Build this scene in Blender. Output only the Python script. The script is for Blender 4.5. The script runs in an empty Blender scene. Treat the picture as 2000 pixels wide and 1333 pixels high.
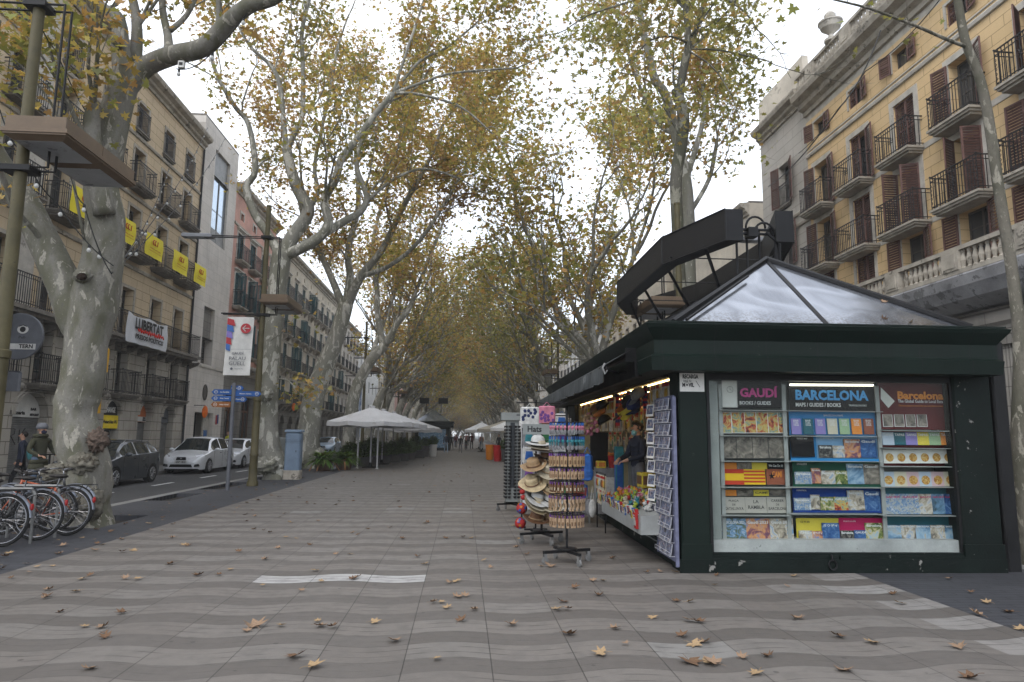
import bpy, math, random
import numpy as np
from math import radians, sin, cos, pi, sqrt, atan2
from mathutils import Vector, Matrix, Euler
random.seed(7); rng = np.random.default_rng(7)
sc = bpy.context.scene
COL = sc.collection
# ---------------- camera ----------------
CH = 1.62; TH = radians(7.88); PS = radians(4.05); RO = 0.010; FP = 1333.0
cd = bpy.data.cameras.new('camera'); cam = bpy.data.objects.new('camera', cd); COL.objects.link(cam)
cd.lens = 24.0; cd.sensor_width = 36.0; cd.clip_start = 0.1; cd.clip_end = 3000
cam.matrix_world = Matrix.Translation((0, 0, CH)) @ Matrix.Rotation(-PS, 4, 'Z') @ Matrix.Rotation(pi/2+TH, 4, 'X') @ Matrix.Rotation(RO, 4, 'Z')
sc.camera = cam
# ---------------- world: overcast ----------------
w = bpy.data.worlds.new('World'); sc.world = w; w.use_nodes = True
nt = w.node_tree; nt.nodes.clear()
SUN_EL = radians(48); SUN_AZ = radians(215)
sky = nt.nodes.new('ShaderNodeTexSky'); sky.sky_type = 'NISHITA'; sky.sun_disc = False
sky.sun_elevation = SUN_EL; sky.sun_rotation = SUN_AZ
b1 = nt.nodes.new('ShaderNodeBackground'); b1.inputs[1].default_value = 0.05
nt.links.new(sky.outputs[0], b1.inputs[0])
tc = nt.nodes.new('ShaderNodeTexCoord'); nz = nt.nodes.new('ShaderNodeTexNoise')
nz.inputs['Scale'].default_value = 2.2; nz.inputs['Detail'].default_value = 5
rp = nt.nodes.new('ShaderNodeValToRGB')
rp.color_ramp.elements[0].color = (0.70, 0.75, 0.83, 1); rp.color_ramp.elements[0].position = .35
rp.color_ramp.elements[1].color = (0.95, 0.96, 0.98, 1); rp.color_ramp.elements[1].position = .62
nt.links.new(tc.outputs['Generated'], nz.inputs['Vector']); nt.links.new(nz.outputs[0], rp.inputs[0])
b2 = nt.nodes.new('ShaderNodeBackground'); b2.inputs[1].default_value = 0.82
nt.links.new(rp.outputs[0], b2.inputs[0])
ad = nt.nodes.new('ShaderNodeAddShader'); wo = nt.nodes.new('ShaderNodeOutputWorld')
nt.links.new(b1.outputs[0], ad.inputs[0]); nt.links.new(b2.outputs[0], ad.inputs[1]); nt.links.new(ad.outputs[0], wo.inputs[0])
sl = bpy.data.lights.new('sun', 'SUN'); sl.energy = 0.6; sl.angle = radians(25); sl.color = (1, .96, .9)
so = bpy.data.objects.new('sun', sl); COL.objects.link(so)
so.rotation_euler = Euler((pi/2-SUN_EL, 0, pi-SUN_AZ), 'XYZ')
sc.view_settings.view_transform = 'Standard'; sc.view_settings.look = 'None'
sc.view_settings.exposure = 1.08; sc.view_settings.gamma = 1.0
sc.render.engine = 'CYCLES'
sc.cycles.max_bounces = 6; sc.cycles.diffuse_bounces = 4; sc.cycles.glossy_bounces = 3
sc.cycles.transmission_bounces = 4; sc.cycles.transparent_max_bounces = 8
# pixel -> world helpers (2000 px wide photograph), used to measure real positions
def ray(px, py):
    x = px-1000; y = -(py-666.5); x, y = x-RO*y, y+RO*x
    F = Vector((sin(PS)*cos(TH), cos(PS)*cos(TH), sin(TH))); R = Vector((cos(PS), -sin(PS), 0)); U = R.cross(F)
    return R*x+U*y+F*FP
def atY(px, py, Y):
    d = ray(px, py); t = Y/d.y; return Vector((d.x*t, Y, CH+d.z*t))
def atX(px, py, X):
    d = ray(px, py); t = X/d.x; return Vector((X, d.y*t, CH+d.z*t))
def gnd(px, py, z=0):
    d = ray(px, py); t = (z-CH)/d.z; return Vector((d.x*t, d.y*t, z))
# ---------------- materials ----------------
MATS = {}
class NT:
    def __init__(s, nt): s.nt = nt
    def n(s, t, **k):
        nd = s.nt.nodes.new(t)
        for a, b in k.items():
            if a.startswith('i_'):
                key = a[2:].replace('_', ' ')
                nd.inputs[int(key) if key.isdigit() else key].default_value = b
            else: setattr(nd, a, b)
        return nd
    def l(s, a, b): s.nt.links.new(a, b)
    def m(s, op, a, b=None, c=None, clamp=False):
        nd = s.nt.nodes.new('ShaderNodeMath'); nd.operation = op; nd.use_clamp = clamp
        for i, v in enumerate((a, b, c)):
            if v is None: continue
            if isinstance(v, (int, float)): nd.inputs[i].default_value = v
            else: s.l(v, nd.inputs[i])
        return nd.outputs[0]
    def mix(s, f, a, b, mode='MIX'):
        nd = s.nt.nodes.new('ShaderNodeMix'); nd.data_type = 'RGBA'; nd.blend_type = mode
        for i, v in ((0, f), (6, a), (7, b)):
            if isinstance(v, (int, float)): nd.inputs[i].default_value = v
            elif isinstance(v, tuple): nd.inputs[i].default_value = (*v[:3], 1)
            else: s.l(v, nd.inputs[i])
        return nd.outputs[2]
    def noise(s, vec, sc_, det=3, rough=.6, dist=0):
        nd = s.n('ShaderNodeTexNoise'); nd.inputs['Scale'].default_value = sc_; nd.inputs['Detail'].default_value = det
        nd.inputs['Roughness'].default_value = rough; nd.inputs['Distortion'].default_value = dist
        if vec is not None: s.l(vec, nd.inputs['Vector'])
        return nd.outputs[0]
    def ramp(s, f, stops):
        nd = s.n('ShaderNodeValToRGB'); cr = nd.color_ramp
        while len(cr.elements) < len(stops): cr.elements.new(.5)
        for e, (p, c) in zip(cr.elements, stops):
            e.position = p; e.color = (*c[:3], 1) if isinstance(c, tuple) else (c, c, c, 1)
        s.l(f, nd.inputs[0]); return nd.outputs[0]
def newmat(name):
    m = bpy.data.materials.new(name); m.use_nodes = True; t = m.node_tree; t.nodes.clear()
    N = NT(t); o = N.n('ShaderNodeOutputMaterial'); p = N.n('ShaderNodeBsdfPrincipled'); N.l(p.outputs[0], o.inputs[0])
    return m, N, p, o
def bump(N, p, h, strength=.3, dist=.01):
    b = N.n('ShaderNodeBump'); b.inputs['Strength'].default_value = strength; b.inputs['Distance'].default_value = dist
    N.l(h, b.inputs['Height']); N.l(b.outputs[0], p.inputs['Normal'])
def mat(name, col, rough=.65, var=.18, scale=3., metal=0., bmp=0., col2=None, spots=None, emit=0., coat=0., fine=40., spec=.28):
    if name in MATS: return MATS[name]
    m, N, p, o = newmat(name); MATS[name] = m
    tc = N.n('ShaderNodeTexCoord').outputs['Object']
    n1 = N.noise(tc, scale, 5); n2 = N.noise(tc, fine, 2)
    a = tuple(max(0, c*(1-var*1.3)) for c in col); b = tuple(min(1, c*(1+var)) for c in (col2 or col))
    c = N.mix(N.ramp(n1, [(.3, 0.), (.7, 1.)]), a, b)
    c = N.mix(N.m('MULTIPLY', N.ramp(n2, [(.35, 0.), (.75, 1.)]), var*.9), c, tuple(x*.55 for x in col))
    if spots:
        sp = N.ramp(N.noise(tc, spots[1], 4, .7), [(spots[2], 0.), (spots[2]+.03, 1.)])
        c = N.mix(sp, c, spots[0])
    N.l(c, p.inputs['Base Color'])
    N.l(N.m('MULTIPLY_ADD', n1, .25, rough-.12), p.inputs['Roughness'])
    p.inputs['Metallic'].default_value = metal; p.inputs['Coat Weight'].default_value = coat; p.inputs['Specular IOR Level'].default_value = spec
    if emit: p.inputs['Emission Color'].default_value = (*col, 1); p.inputs['Emission Strength'].default_value = emit
    if bmp: bump(N, p, n2, bmp, .01)
    return m
# ---------------- mesh builder ----------------
class MB:
    def __init__(s): s.v = []; s.f = []; s.m = []; s.M = Matrix.Identity(4); s.mi = 0
    def add(s, vs, fs):
        b = len(s.v)
        if s.M == Matrix.Identity(4): s.v += [tuple(v) for v in vs]
        else: s.v += [tuple(s.M @ Vector(v)) for v in vs]
        s.f += [tuple(b+i for i in f) for f in fs]; s.m += [s.mi]*len(fs)
        return s
    def box(s, x0, x1, y0, y1, z0, z1):
        return s.add([(x0,y0,z0),(x1,y0,z0),(x1,y1,z0),(x0,y1,z0),(x0,y0,z1),(x1,y0,z1),(x1,y1,z1),(x0,y1,z1)],
            [(0,3,2,1),(4,5,6,7),(0,1,5,4),(1,2,6,5),(2,3,7,6),(3,0,4,7)])
    def bbox(s, x0, x1, y0, y1, z0, z1, b=.01):   # box with chamfered vertical+top edges
        k = [(x0+b,y0),(x1-b,y0),(x1,y0+b),(x1,y1-b),(x1-b,y1),(x0+b,y1),(x0,y1-b),(x0,y0+b)]
        cx, cy = (x0+x1)/2, (y0+y1)/2
        k2 = [(x+(b if x < cx else -b), y+(b if y < cy else -b)) for x, y in k]
        vs = [(x,y,z0) for x,y in k]+[(x,y,z1-b) for x,y in k]+[(x,y,z1) for x,y in k2]
        fs = [tuple(range(7,-1,-1)), tuple(range(16,24))]
        for r in (0, 8):
            for i in range(8): fs.append((r+i, r+(i+1)%8, r+8+(i+1)%8, r+8+i))
        return s.add(vs, fs)
    def ring(s, c, ax, r, n, up=None):
        ax = Vector(ax).normalized(); u = Vector(up) if up else (Vector((1,0,0)) if abs(ax.z) > .7 else Vector((0,0,1)))
        u = (u-ax*u.dot(ax)).normalized(); w_ = ax.cross(u)
        ra, rb = (r if isinstance(r, tuple) else (r, r))
        return [Vector(c)+u*(ra*cos(2*pi*i/n))+w_*(rb*sin(2*pi*i/n)) for i in range(n)]
    def tube(s, pts, rad, n=8, caps=True):
        pts = [Vector(p) for p in pts]
        if not isinstance(rad, (list, tuple)): rad = [rad]*len(pts)
        vs = []; fs = []; pu = None
        for i, p in enumerate(pts):
            a = pts[max(0,i-1)]; b = pts[min(len(pts)-1,i+1)]; d = (b-a)
            if d.length < 1e-9: d = Vector((0,0,1))
            d.normalize()
            if pu is None: pu = Vector((1,0,0)) if abs(d.z) > .7 else Vector((0,0,1))
            pu = pu-d*pu.dot(d); pu.normalize()
            w_ = d.cross(pu)
            vs += [p+pu*(rad[i]*cos(2*pi*k/n))+w_*(rad[i]*sin(2*pi*k/n)) for k in range(n)]
        for i in range(len(pts)-1):
            for k in range(n): fs.append((i*n+k, i*n+(k+1)%n, (i+1)*n+(k+1)%n, (i+1)*n+k))
        if caps: fs.append(tuple(range(n-1,-1,-1))); fs.append(tuple((len(pts)-1)*n+k for k in range(n)))
        return s.add(vs, fs)
    def lathe(s, prof, c=(0,0,0), n=16, sx=1, sy=1):
        vs = []; fs = []
        for r, z in prof: vs += [(c[0]+r*sx*cos(2*pi*k/n), c[1]+r*sy*sin(2*pi*k/n), c[2]+z) for k in range(n)]
        for i in range(len(prof)-1):
            for k in range(n): fs.append((i*n+k, i*n+(k+1)%n, (i+1)*n+(k+1)%n, (i+1)*n+k))
        fs.append(tuple(range(n-1,-1,-1))); fs.append(tuple((len(prof)-1)*n+k for k in range(n)))
        return s.add(vs, fs)
    def ball(s, c, r, nu=12, nv=8):
        if not isinstance(r, (tuple, list)): r = (r, r, r)
        vs = [(c[0],c[1],c[2]-r[2])]
        for j in range(1, nv):
            a = -pi/2+pi*j/nv
            vs += [(c[0]+r[0]*cos(a)*cos(2*pi*i/nu), c[1]+r[1]*cos(a)*sin(2*pi*i/nu), c[2]+r[2]*sin(a)) for i in range(nu)]
        vs.append((c[0],c[1],c[2]+r[2])); fs = []
        for i in range(nu): fs.append((0, 1+(i+1)%nu, 1+i))
        for j in range(nv-2):
            for i in range(nu): fs.append((1+j*nu+i, 1+j*nu+(i+1)%nu, 1+(j+1)*nu+(i+1)%nu, 1+(j+1)*nu+i))
        t = len(vs)-1; b = 1+(nv-2)*nu
        for i in range(nu): fs.append((b+i, b+(i+1)%nu, t))
        return s.add(vs, fs)
    def prism(s, poly, y0, y1, plane='xz'):   # poly in the given plane, extruded along the third axis
        n = len(poly)
        def P(a, b, c): return {'xz': (a, c, b), 'xy': (a, b, c), 'yz': (c, a, b)}[plane]
        vs = [P(a, b, y0) for a, b in poly]+[P(a, b, y1) for a, b in poly]
        fs = [tuple(range(n)), tuple(range(2*n-1, n-1, -1))]+[(i, (i+1)%n, n+(i+1)%n, n+i)[::-1] for i in range(n)]
        return s.add(vs, fs)
    def text(s, body, size, pos, rot=(pi/2,0,0), align='CENTER', bold=0., width=None, ext=.001, height=None):
        cu = bpy.data.curves.new('t', 'FONT'); cu.body = body; cu.size = size; cu.align_x = align; cu.align_y = 'CENTER'
        cu.extrude = ext; cu.offset = bold; cu.resolution_u = 2
        o = bpy.data.objects.new('t', cu); COL.objects.link(o)
        me = o.to_mesh(); vs = [v.co.copy() for v in me.vertices]; fs = [tuple(p.vertices) for p in me.polygons]
        o.to_mesh_clear(); bpy.data.objects.remove(o); bpy.data.curves.remove(cu)
        if not vs: return s
        if width:
            x0 = min(v.x for v in vs); x1 = max(v.x for v in vs); k = width/max(1e-6, x1-x0)
            for v in vs: v.x *= k
        if height:
            z0 = min(v.y for v in vs); z1 = max(v.y for v in vs); k = height/max(1e-6, z1-z0)
            for v in vs: v.y *= k
        M = Matrix.Translation(pos) @ Euler(rot).to_matrix().to_4x4()
        return s.add([M @ v for v in vs], fs)
    def mesh(s, name, mats, smooth=False):
        me = bpy.data.meshes.new(name); me.from_pydata(s.v, [], s.f)
        if not isinstance(mats, (list, tuple)): mats = [mats]
        for m_ in mats: me.materials.append(m_)
        if len(mats) > 1: me.polygons.foreach_set('material_index', s.m)
        if smooth: me.polygons.foreach_set('use_smooth', [True]*len(me.polygons))
        me.update()
        if smooth == 'auto':
            try: me.set_sharp_from_angle(angle=radians(38))
            except Exception: pass
        return me
def fixn(me):
    import bmesh
    bm = bmesh.new(); bm.from_mesh(me); bmesh.ops.recalc_face_normals(bm, faces=bm.faces); bm.to_mesh(me); bm.free(); return me
def link(name, me, parent=None, loc=(0,0,0), rz=0., rot=None, scale=None):
    o = bpy.data.objects.new(name, me); COL.objects.link(o); o.parent = parent; o.location = loc
    o.rotation_euler = rot if rot else (0, 0, rz)
    if scale: o.scale = scale
    return o
def part(name, mb, mats, parent, smooth=False, loc=(0,0,0), rot=None, label=None):
    o = link(name, fixn(mb.mesh(name, mats, smooth)), parent, loc, rot=rot)
    if label: o['label'] = label
    return o
def tag(o, label=None, cat=None, group=None, kind=None):
    if label: o['label'] = label
    if cat: o['category'] = cat
    if group: o['group'] = group
    if kind: o['kind'] = kind
    return o
def thing(name, label, cat, loc=(0,0,0), rz=0., group=None, rot=None):
    o = bpy.data.objects.new(name, None); COL.objects.link(o); o.location = loc
    o.rotation_euler = rot if rot else (0,0,rz); o.empty_display_size = .2
    return tag(o, label, cat, group)
def one(name, mb, mats, label, cat, loc=(0,0,0), rz=0., group=None, smooth=False, rot=None):
    o = link(name, fixn(mb.mesh(name, mats, smooth)), None, loc, rz, rot); return tag(o, label, cat, group)
def dup(root, loc, rz=0., label=None, group=None, rot=None, scale=None):
    r = root.copy(); COL.objects.link(r); r.location = loc; r.rotation_euler = rot if rot else (0,0,rz)
    if scale: r.scale = scale
    if label: r['label'] = label
    if group: r['group'] = group
    for ch in list(root.children):
        c = ch.copy(); COL.objects.link(c); c.parent = r
        for g in list(ch.children):
            d = g.copy(); COL.objects.link(d); d.parent = c
    return r
def struct(name, mb, mats, smooth=False):
    return tag(part(name, mb, mats, None, smooth), kind='structure')
ORD = ['first','second','third','fourth','fifth','sixth','seventh','eighth','ninth','tenth','eleventh','twelfth','thirteenth','fourteenth','fifteenth','sixteenth','seventeenth','eighteenth','nineteenth','twentieth']
# ================= ground =================
TP = 0.627; PER = 0.672
def paving_mat():
    m, N, p, o = newmat('wave_paving')
    tc = N.n('ShaderNodeTexCoord').outputs['Object']; sp = N.n('ShaderNodeSeparateXYZ'); N.l(tc, sp.inputs[0])
    x, y = sp.outputs[0], sp.outputs[1]
    ph = N.m('MULTIPLY', N.m('ADD', x, .07), pi/TP)
    yy = N.m('SUBTRACT', y, N.m('MULTIPLY', N.m('COSINE', ph), .062))
    yb = N.m('DIVIDE', N.m('SUBTRACT', yy, 3.905), PER); fr = N.m('FRACT', yb)
    light = N.ramp(fr, [(.0, 1.), (.565, 1.), (.57, 0.), (.995, 0.)])
    tx = N.m('DIVIDE', N.m('SUBTRACT', x, .24), TP); fx = N.m('FRACT', tx)
    band = N.m('FLOOR', N.m('MULTIPLY', yb, 1)); half = N.m('GREATER_THAN', fr, .567)
    cv = N.n('ShaderNodeCombineXYZ'); N.l(N.m('FLOOR', tx), cv.inputs[0]); N.l(N.m('ADD', band, N.m('MULTIPLY', half, .5)), cv.inputs[1])
    wn = N.n('ShaderNodeTexWhiteNoise'); wn.noise_dimensions = '2D'; N.l(cv.outputs[0], wn.inputs['Vector']); r = wn.outputs['Value']
    lc = N.ramp(r, [(0, (.150,.133,.118)), (.5, (.170,.152,.135)), (.975, (.182,.167,.151)), (.985, (.22,.21,.195)), (1, (.23,.22,.205))])
    dc = N.ramp(r, [(0, (.104,.092,.081)), (.6, (.115,.102,.091)), (1, (.126,.113,.101))])
    c = N.mix(light, dc, lc)
    # pale replaced tiles
    def rng_(v, a, b): return N.m('MULTIPLY', N.m('GREATER_THAN', v, a), N.m('LESS_THAN', v, b))
    wt = N.m('MULTIPLY', rng_(x, .24-4*TP, .24-TP), rng_(yb, 6.0, 6.566))
    wt2 = N.m('MULTIPLY', rng_(x, 4.2, 6), N.m('LESS_THAN', fr, .566))
    wt3 = N.m('MULTIPLY', rng_(x, .24+5*TP, .24+7*TP), rng_(yb, 5.0, 5.566))
    N2 = N.m('MAXIMUM', N.m('MAXIMUM', N.m('MULTIPLY', wt, 1.), N.m('MULTIPLY', wt2, .28)), N.m('MULTIPLY', wt3, .22))
    c = N.mix(N2, c, (.48, .47, .455))
    wl_ = N.ramp(N.m('FRACT', N.m('MULTIPLY', fr, 8.8)), [(0, 1.), (.22, 1.), (.3, 0.), (.95, 0.)]); c = N.mix(N.m('MULTIPLY', wt, N.m('MULTIPLY', wl_, .75)), c, (.10,.095,.09))
    # long soft wear, grime
    n1 = N.noise(tc, .35, 5); n2 = N.noise(tc, 5, 5); n3 = N.noise(tc, 60, 2)
    c = N.mix(N.m('MULTIPLY', N.ramp(n1, [(.35, 0.), (.7, 1.)]), .28), c, (.075, .068, .060))
    c = N.mix(N.m('MULTIPLY', N.ramp(n2, [(.45, 0.), (.68, 1.)]), .38), c, (.09, .083, .075))
    c = N.mix(N.m('MULTIPLY', n3, .20), c, (.09, .085, .078))
    # incised grooves following the wave
    gm = N.m('MULTIPLY', fr, 5.3); gr = N.ramp(N.m('FRACT', gm), [(0, 1.), (.07, 1.), (.14, 0.), (.9, 0.)])
    gn = N.noise(tc, 1.7, 2); gk = N.m('MULTIPLY', gr, N.ramp(gn, [(.36, .15), (.55, 1.)]))
    mp = N.n('ShaderNodeMapping'); mp.inputs['Scale'].default_value = (2.5, 26, 1); N.l(tc, mp.inputs[0])
    gn2 = N.ramp(N.noise(mp.outputs[0], 1.0, 1), [(.38, 0.), (.52, 1.)])
    gk = N.m('MULTIPLY', N.m('MULTIPLY', gk, gn2), N.m('MULTIPLY_ADD', light, .55, .45))
    c = N.mix(N.m('MULTIPLY', gk, .8), c, (.04, .036, .032))
    # gum spots
    vo = N.n('ShaderNodeTexVoronoi'); vo.inputs['Scale'].default_value = 3.6; N.l(tc, vo.inputs['Vector'])
    spt = N.ramp(N.m('ADD', vo.outputs['Distance'], N.m('MULTIPLY', n3, .03)), [(0, 1.), (.085, 1.), (.10, 0.)])
    sc2 = N.n('ShaderNodeSeparateXYZ'); N.l(vo.outputs['Color'], sc2.inputs[0])
    spt = N.m('MULTIPLY', spt, N.m('GREATER_THAN', sc2.outputs[0], .3))
    c = N.mix(N.m('MULTIPLY', spt, .7), c, (.05, .045, .042))
    # joints
    j1 = N.m('LESS_THAN', N.m('ABSOLUTE', N.m('SUBTRACT', fx, .5)), .4935); j1 = N.m('SUBTRACT', 1., j1)
    be = N.m('LESS_THAN', N.m('ABSOLUTE', N.m('SUBTRACT', fr, .568)), .006)
    be = N.m('MAXIMUM', be, N.m('LESS_THAN', fr, .009))
    be = N.m('MULTIPLY', be, N.ramp(N.noise(tc, 2.3, 2), [(.4, .1), (.65, 1.)]))
    c = N.mix(N.m('MULTIPLY', j1, .75), c, (.022, .02, .018)); c = N.mix(N.m('MULTIPLY', be, .6), c, (.04, .036, .032))
    N.l(c, p.inputs['Base Color'])
    N.l(N.m('MULTIPLY_ADD', n2, .3, .42), p.inputs['Roughness']); p.inputs['Specular IOR Level'].default_value = .35
    h = N.m('SUBTRACT', N.m('MULTIPLY', n3, .3), N.m('ADD', N.m('MULTIPLY', gk, .6), j1))
    bump(N, p, h, .35, .006)
    return m
def bricks_mat(name, c1, c2, mortar, bw, bh, ms=.008, axes='xy', rough=.75, stain=.3, msz=.3, bmp=.4, off=.5, sc1=.5, coldark=.35):
    if name in MATS: return MATS[name]
    m, N, p, o = newmat(name); MATS[name] = m
    tc = N.n('ShaderNodeTexCoord').outputs['Object']; s = N.n('ShaderNodeSeparateXYZ'); N.l(tc, s.inputs[0])
    cv = N.n('ShaderNodeCombineXYZ'); i = {'x':0,'y':1,'z':2}
    N.l(s.outputs[i[axes[0]]], cv.inputs[0]); N.l(s.outputs[i[axes[1]]], cv.inputs[1])
    br = N.n('ShaderNodeTexBrick'); br.offset = off; N.l(cv.outputs[0], br.inputs['Vector'])
    br.inputs['Scale'].default_value = 1; br.inputs['Brick Width'].default_value = bw; br.inputs['Row Height'].default_value = bh
    br.inputs['Mortar Size'].default_value = ms; br.inputs['Mortar Smooth'].default_value = .1
    br.inputs['Color1'].default_value = (*c1, 1); br.inputs['Color2'].default_value = (*c2, 1); br.inputs['Mortar'].default_value = (*mortar, 1)
    n1 = N.noise(tc, sc1, 6, .65); n2 = N.noise(tc, 25, 3)
    mp = N.n('ShaderNodeMapping'); mp.inputs['Scale'].default_value = (3, 3, .25); N.l(tc, mp.inputs[0])
    n3 = N.noise(mp.outputs[0], 1.2, 5)
    c = N.mix(N.m('MULTIPLY', N.ramp(n1, [(.4, 0.), (.7, 1.)]), stain), br.outputs['Color'], tuple(k*coldark for k in c1))
    c = N.mix(N.m('MULTIPLY', N.ramp(n3, [(.5, 0.), (.75, 1.)]), stain*.8), c, tuple(k*coldark*.9 for k in c1))
    c = N.mix(N.m('MULTIPLY', n2, .16), c, tuple(k*.5 for k in c1))
    N.l(c, p.inputs['Base Color']); p.inputs['Roughness'].default_value = rough; p.inputs['Specular IOR Level'].default_value = .25
    bump(N, p, N.m('SUBTRACT', N.m('MULTIPLY', n2, .25), br.outputs['Fac']), bmp, .012)
    return m
M_pave = paving_mat()
M_sett = bricks_mat('dark_setts', (.050,.051,.057), (.062,.063,.070), (.024,.024,.026), .42, .105, .007, 'xy', .62, .35, coldark=.45)
M_asph = mat('asphalt', (.060,.059,.059), .8, .22, .6, spots=((.05,.05,.05), 1.3, .62), bmp=.3, fine=120)
M_kerb = bricks_mat('kerb_stone', (.20,.195,.185), (.235,.23,.22), (.06,.06,.055), 9, 1.0, .01, 'xy', .7, .3)
M_pvmt = bricks_mat('pavement_tiles', (.15,.145,.14), (.175,.17,.162), (.07,.068,.065), .4, .4, .006, 'xy', .75, .35, off=0)
M_white_paint = mat('road_paint', (.62,.62,.60), .6, .2, 3, spots=((.2,.2,.2), 6, .64))
M_soil = mat('soil', (.035,.028,.022), .95, .4, 6, bmp=.8, fine=60)
Y0, Y1 = -14, 420
XL, XR = -5.20, 4.80
RD = -.13  # road level
# soil bed below everything, reaching to the horizon
struct('ground', MB().box(-900, 900, -300, 1600, -1.2, -.30), M_asph)
b = MB(); b.box(XL, XR, Y0, Y1, -.28, 0); struct('promenade', b, M_pave)
def strip(name, x0, x1, mat_, holes=(), z=0., y0=Y0, y1=Y1):
    b = MB(); ys = sorted({y0, y1, *[h[2] for h in holes], *[h[3] for h in holes]})
    for a, c in zip(ys[:-1], ys[1:]):
        hs = [h for h in holes if h[2] <= a+1e-6 and h[3] >= c-1e-6]
        if not hs: b.box(x0, x1, a, c, -.28, z)
        else:
            h = hs[0]
            if h[0] > x0: b.box(x0, h[0], a, c, -.28, z)
            if h[1] < x1: b.box(h[1], x1, a, c, -.28, z)
    return struct(name, b, mat_)
wl = [(-7.56, -6.1, 12.35, 14.2), (-7.56, -6.9, 17.2, 19.2), (-7.56, -6.9, 20.6, 23.6), (-7.56,-6.1,24.9,26.3), (-7.56,-6.3,32.8,34.6)]
strip('stone_border', -7.6, XL, M_sett, wl)
strip('kerb', -7.86, -7.6, M_kerb); strip('kerb', 7.15, 7.4, M_kerb)
strip('stone_border', XR, 7.15, M_sett, [(6.72, 7.12, 6.6, 8.0)])
struct('road', MB().box(-12.6, -7.86, Y0, Y1, -.29, RD), M_asph)
struct('road', MB().box(7.4, 12.2, Y0, Y1, -.29, RD), M_asph)
strip('kerb', -12.82, -12.6, M_kerb); strip('kerb', 12.2, 12.42, M_kerb)
strip('pavement', -14.9, -12.82, M_pvmt); strip('pavement', 12.42, 15.6, M_pvmt)
b = MB()
for h in wl: b.box(h[0]+.005, h[1]-.005, h[2]+.005, h[3]-.005, -.285, -.10)
struct('tree_pit_soil', b, M_soil)
b = MB()
for k in range(24):
    y = 15.2+k*4.2
    b.box(-10.15, -10.03, y, y+1.6, RD-.01, RD+.004)
for k in range(8): b.box(-8.35, -8.25, 14.4+k*7.3, 15.4+k*7.3, RD-.01, RD+.004)
for y in (9, 14, 19, 25): b.box(9.7, 9.82, y, y+1.8, RD-.01, RD+.004)
b.box(7.9, 8.0, Y0, 120, RD-.01, RD+.004); b.box(11.6, 11.7, Y0, 120, RD-.01, RD+.004)
struct('road_markings', b, M_white_paint)
# ================= buildings =================
M_ashA = bricks_mat('cream_ashlar', (.58,.46,.305), (.61,.49,.335), (.25,.185,.115), 1.25, .40, .012, 'xz', .8, .22, bmp=.6)
M_stA = bricks_mat('grey_ashlar', (.41,.375,.325), (.44,.405,.35), (.13,.115,.095), 1.1, .42, .014, 'xz', .82, .42, bmp=.6)
M_stPale = bricks_mat('pale_ashlar', (.60,.56,.51), (.65,.605,.555), (.38,.35,.31), .95, .5, .007, 'xz', .8, .35, bmp=.3)
M_yel = bricks_mat('yellow_ashlar', (.66,.475,.255), (.69,.505,.285), (.34,.23,.115), .92, .335, .011, 'xz', .8, .18, bmp=.5, coldark=.55)
M_greyst = bricks_mat('stone_grey', (.46,.435,.395), (.49,.46,.42), (.22,.20,.17), 1.6, .45, .010, 'xz', .82, .3, bmp=.4)
M_dkst = bricks_mat('weathered_stone', (.22,.205,.185), (.25,.235,.21), (.09,.08,.07), 1.2, .5, .012, 'xz', .85, .5, bmp=.5)
M_pink = mat('pink_stucco', (.50,.285,.23), .85, .2, .8, spots=((.38,.22,.17), 1.5, .6))
M_cream = mat('cream_stucco', (.47,.415,.33), .85, .2, .7, spots=((.33,.29,.23), 1.2, .6))
M_cream2 = mat('pale_stucco', (.55,.50,.42), .85, .2, .7, spots=((.4,.36,.3), 1.2, .62))
M_whitew = mat('white_render', (.66,.66,.65), .8, .1, .7)
M_trim = mat('stone_trim', (.38,.345,.29), .82, .28, 2.2, spots=((.16,.145,.12), 2.5, .6), bmp=.3)
M_trimP = mat('pale_stone_trim', (.47,.44,.39), .82, .22, 2, spots=((.25,.235,.21), 2.5, .63), bmp=.3)
M_slab = mat('balcony_stone', (.20,.18,.155), .85, .35, 3, spots=((.10,.09,.08), 3, .58))
M_iron = mat('wrought_iron', (.022,.022,.024), .5, .3, 5)
M_teal = mat('teal_shutter_paint', (.022,.075,.082), .6, .25, 4)
M_brownsh = mat('brown_shutter_paint', (.135,.072,.060), .65, .3, 5)
M_wfr = mat('dark_window_wood', (.085,.075,.065), .55, .3, 6)
M_wfrW = mat('pale_window_wood', (.42,.41,.38), .5, .2, 6)
M_steel = mat('roller_steel', (.21,.21,.205), .5, .25, 3, metal=.4)
M_roof = mat('roof_tiles', (.25,.13,.08), .85, .3, 3)
M_dark = mat('room_shade_black', (.012,.011,.010), .9, .2, 3)
M_wood = mat('varnished_wood', (.11,.048,.022), .45, .35, 3)
def glassmat(name, col, rough=.06):
    m, N, p, o = newmat(name)
    tc = N.n('ShaderNodeTexCoord').outputs['Object']; n = N.noise(tc, .9, 3)
    N.l(N.mix(n, tuple(c*.6 for c in col), tuple(c*1.6 for c in col)), p.inputs['Base Color'])
    p.inputs['Roughness'].default_value = rough; p.inputs['Specular IOR Level'].default_value = .6
    bump(N, p, n, .12, .05); return m
M_pane = glassmat('window_glass', (.035,.04,.045)); M_bigglass = mat('curtain_glass', (.33,.40,.48), .12, .1, 2, metal=.9)
CACHE = {}
def cached(key, fn):
    if key not in CACHE: CACHE[key] = fn()
    return CACHE[key]
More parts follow.
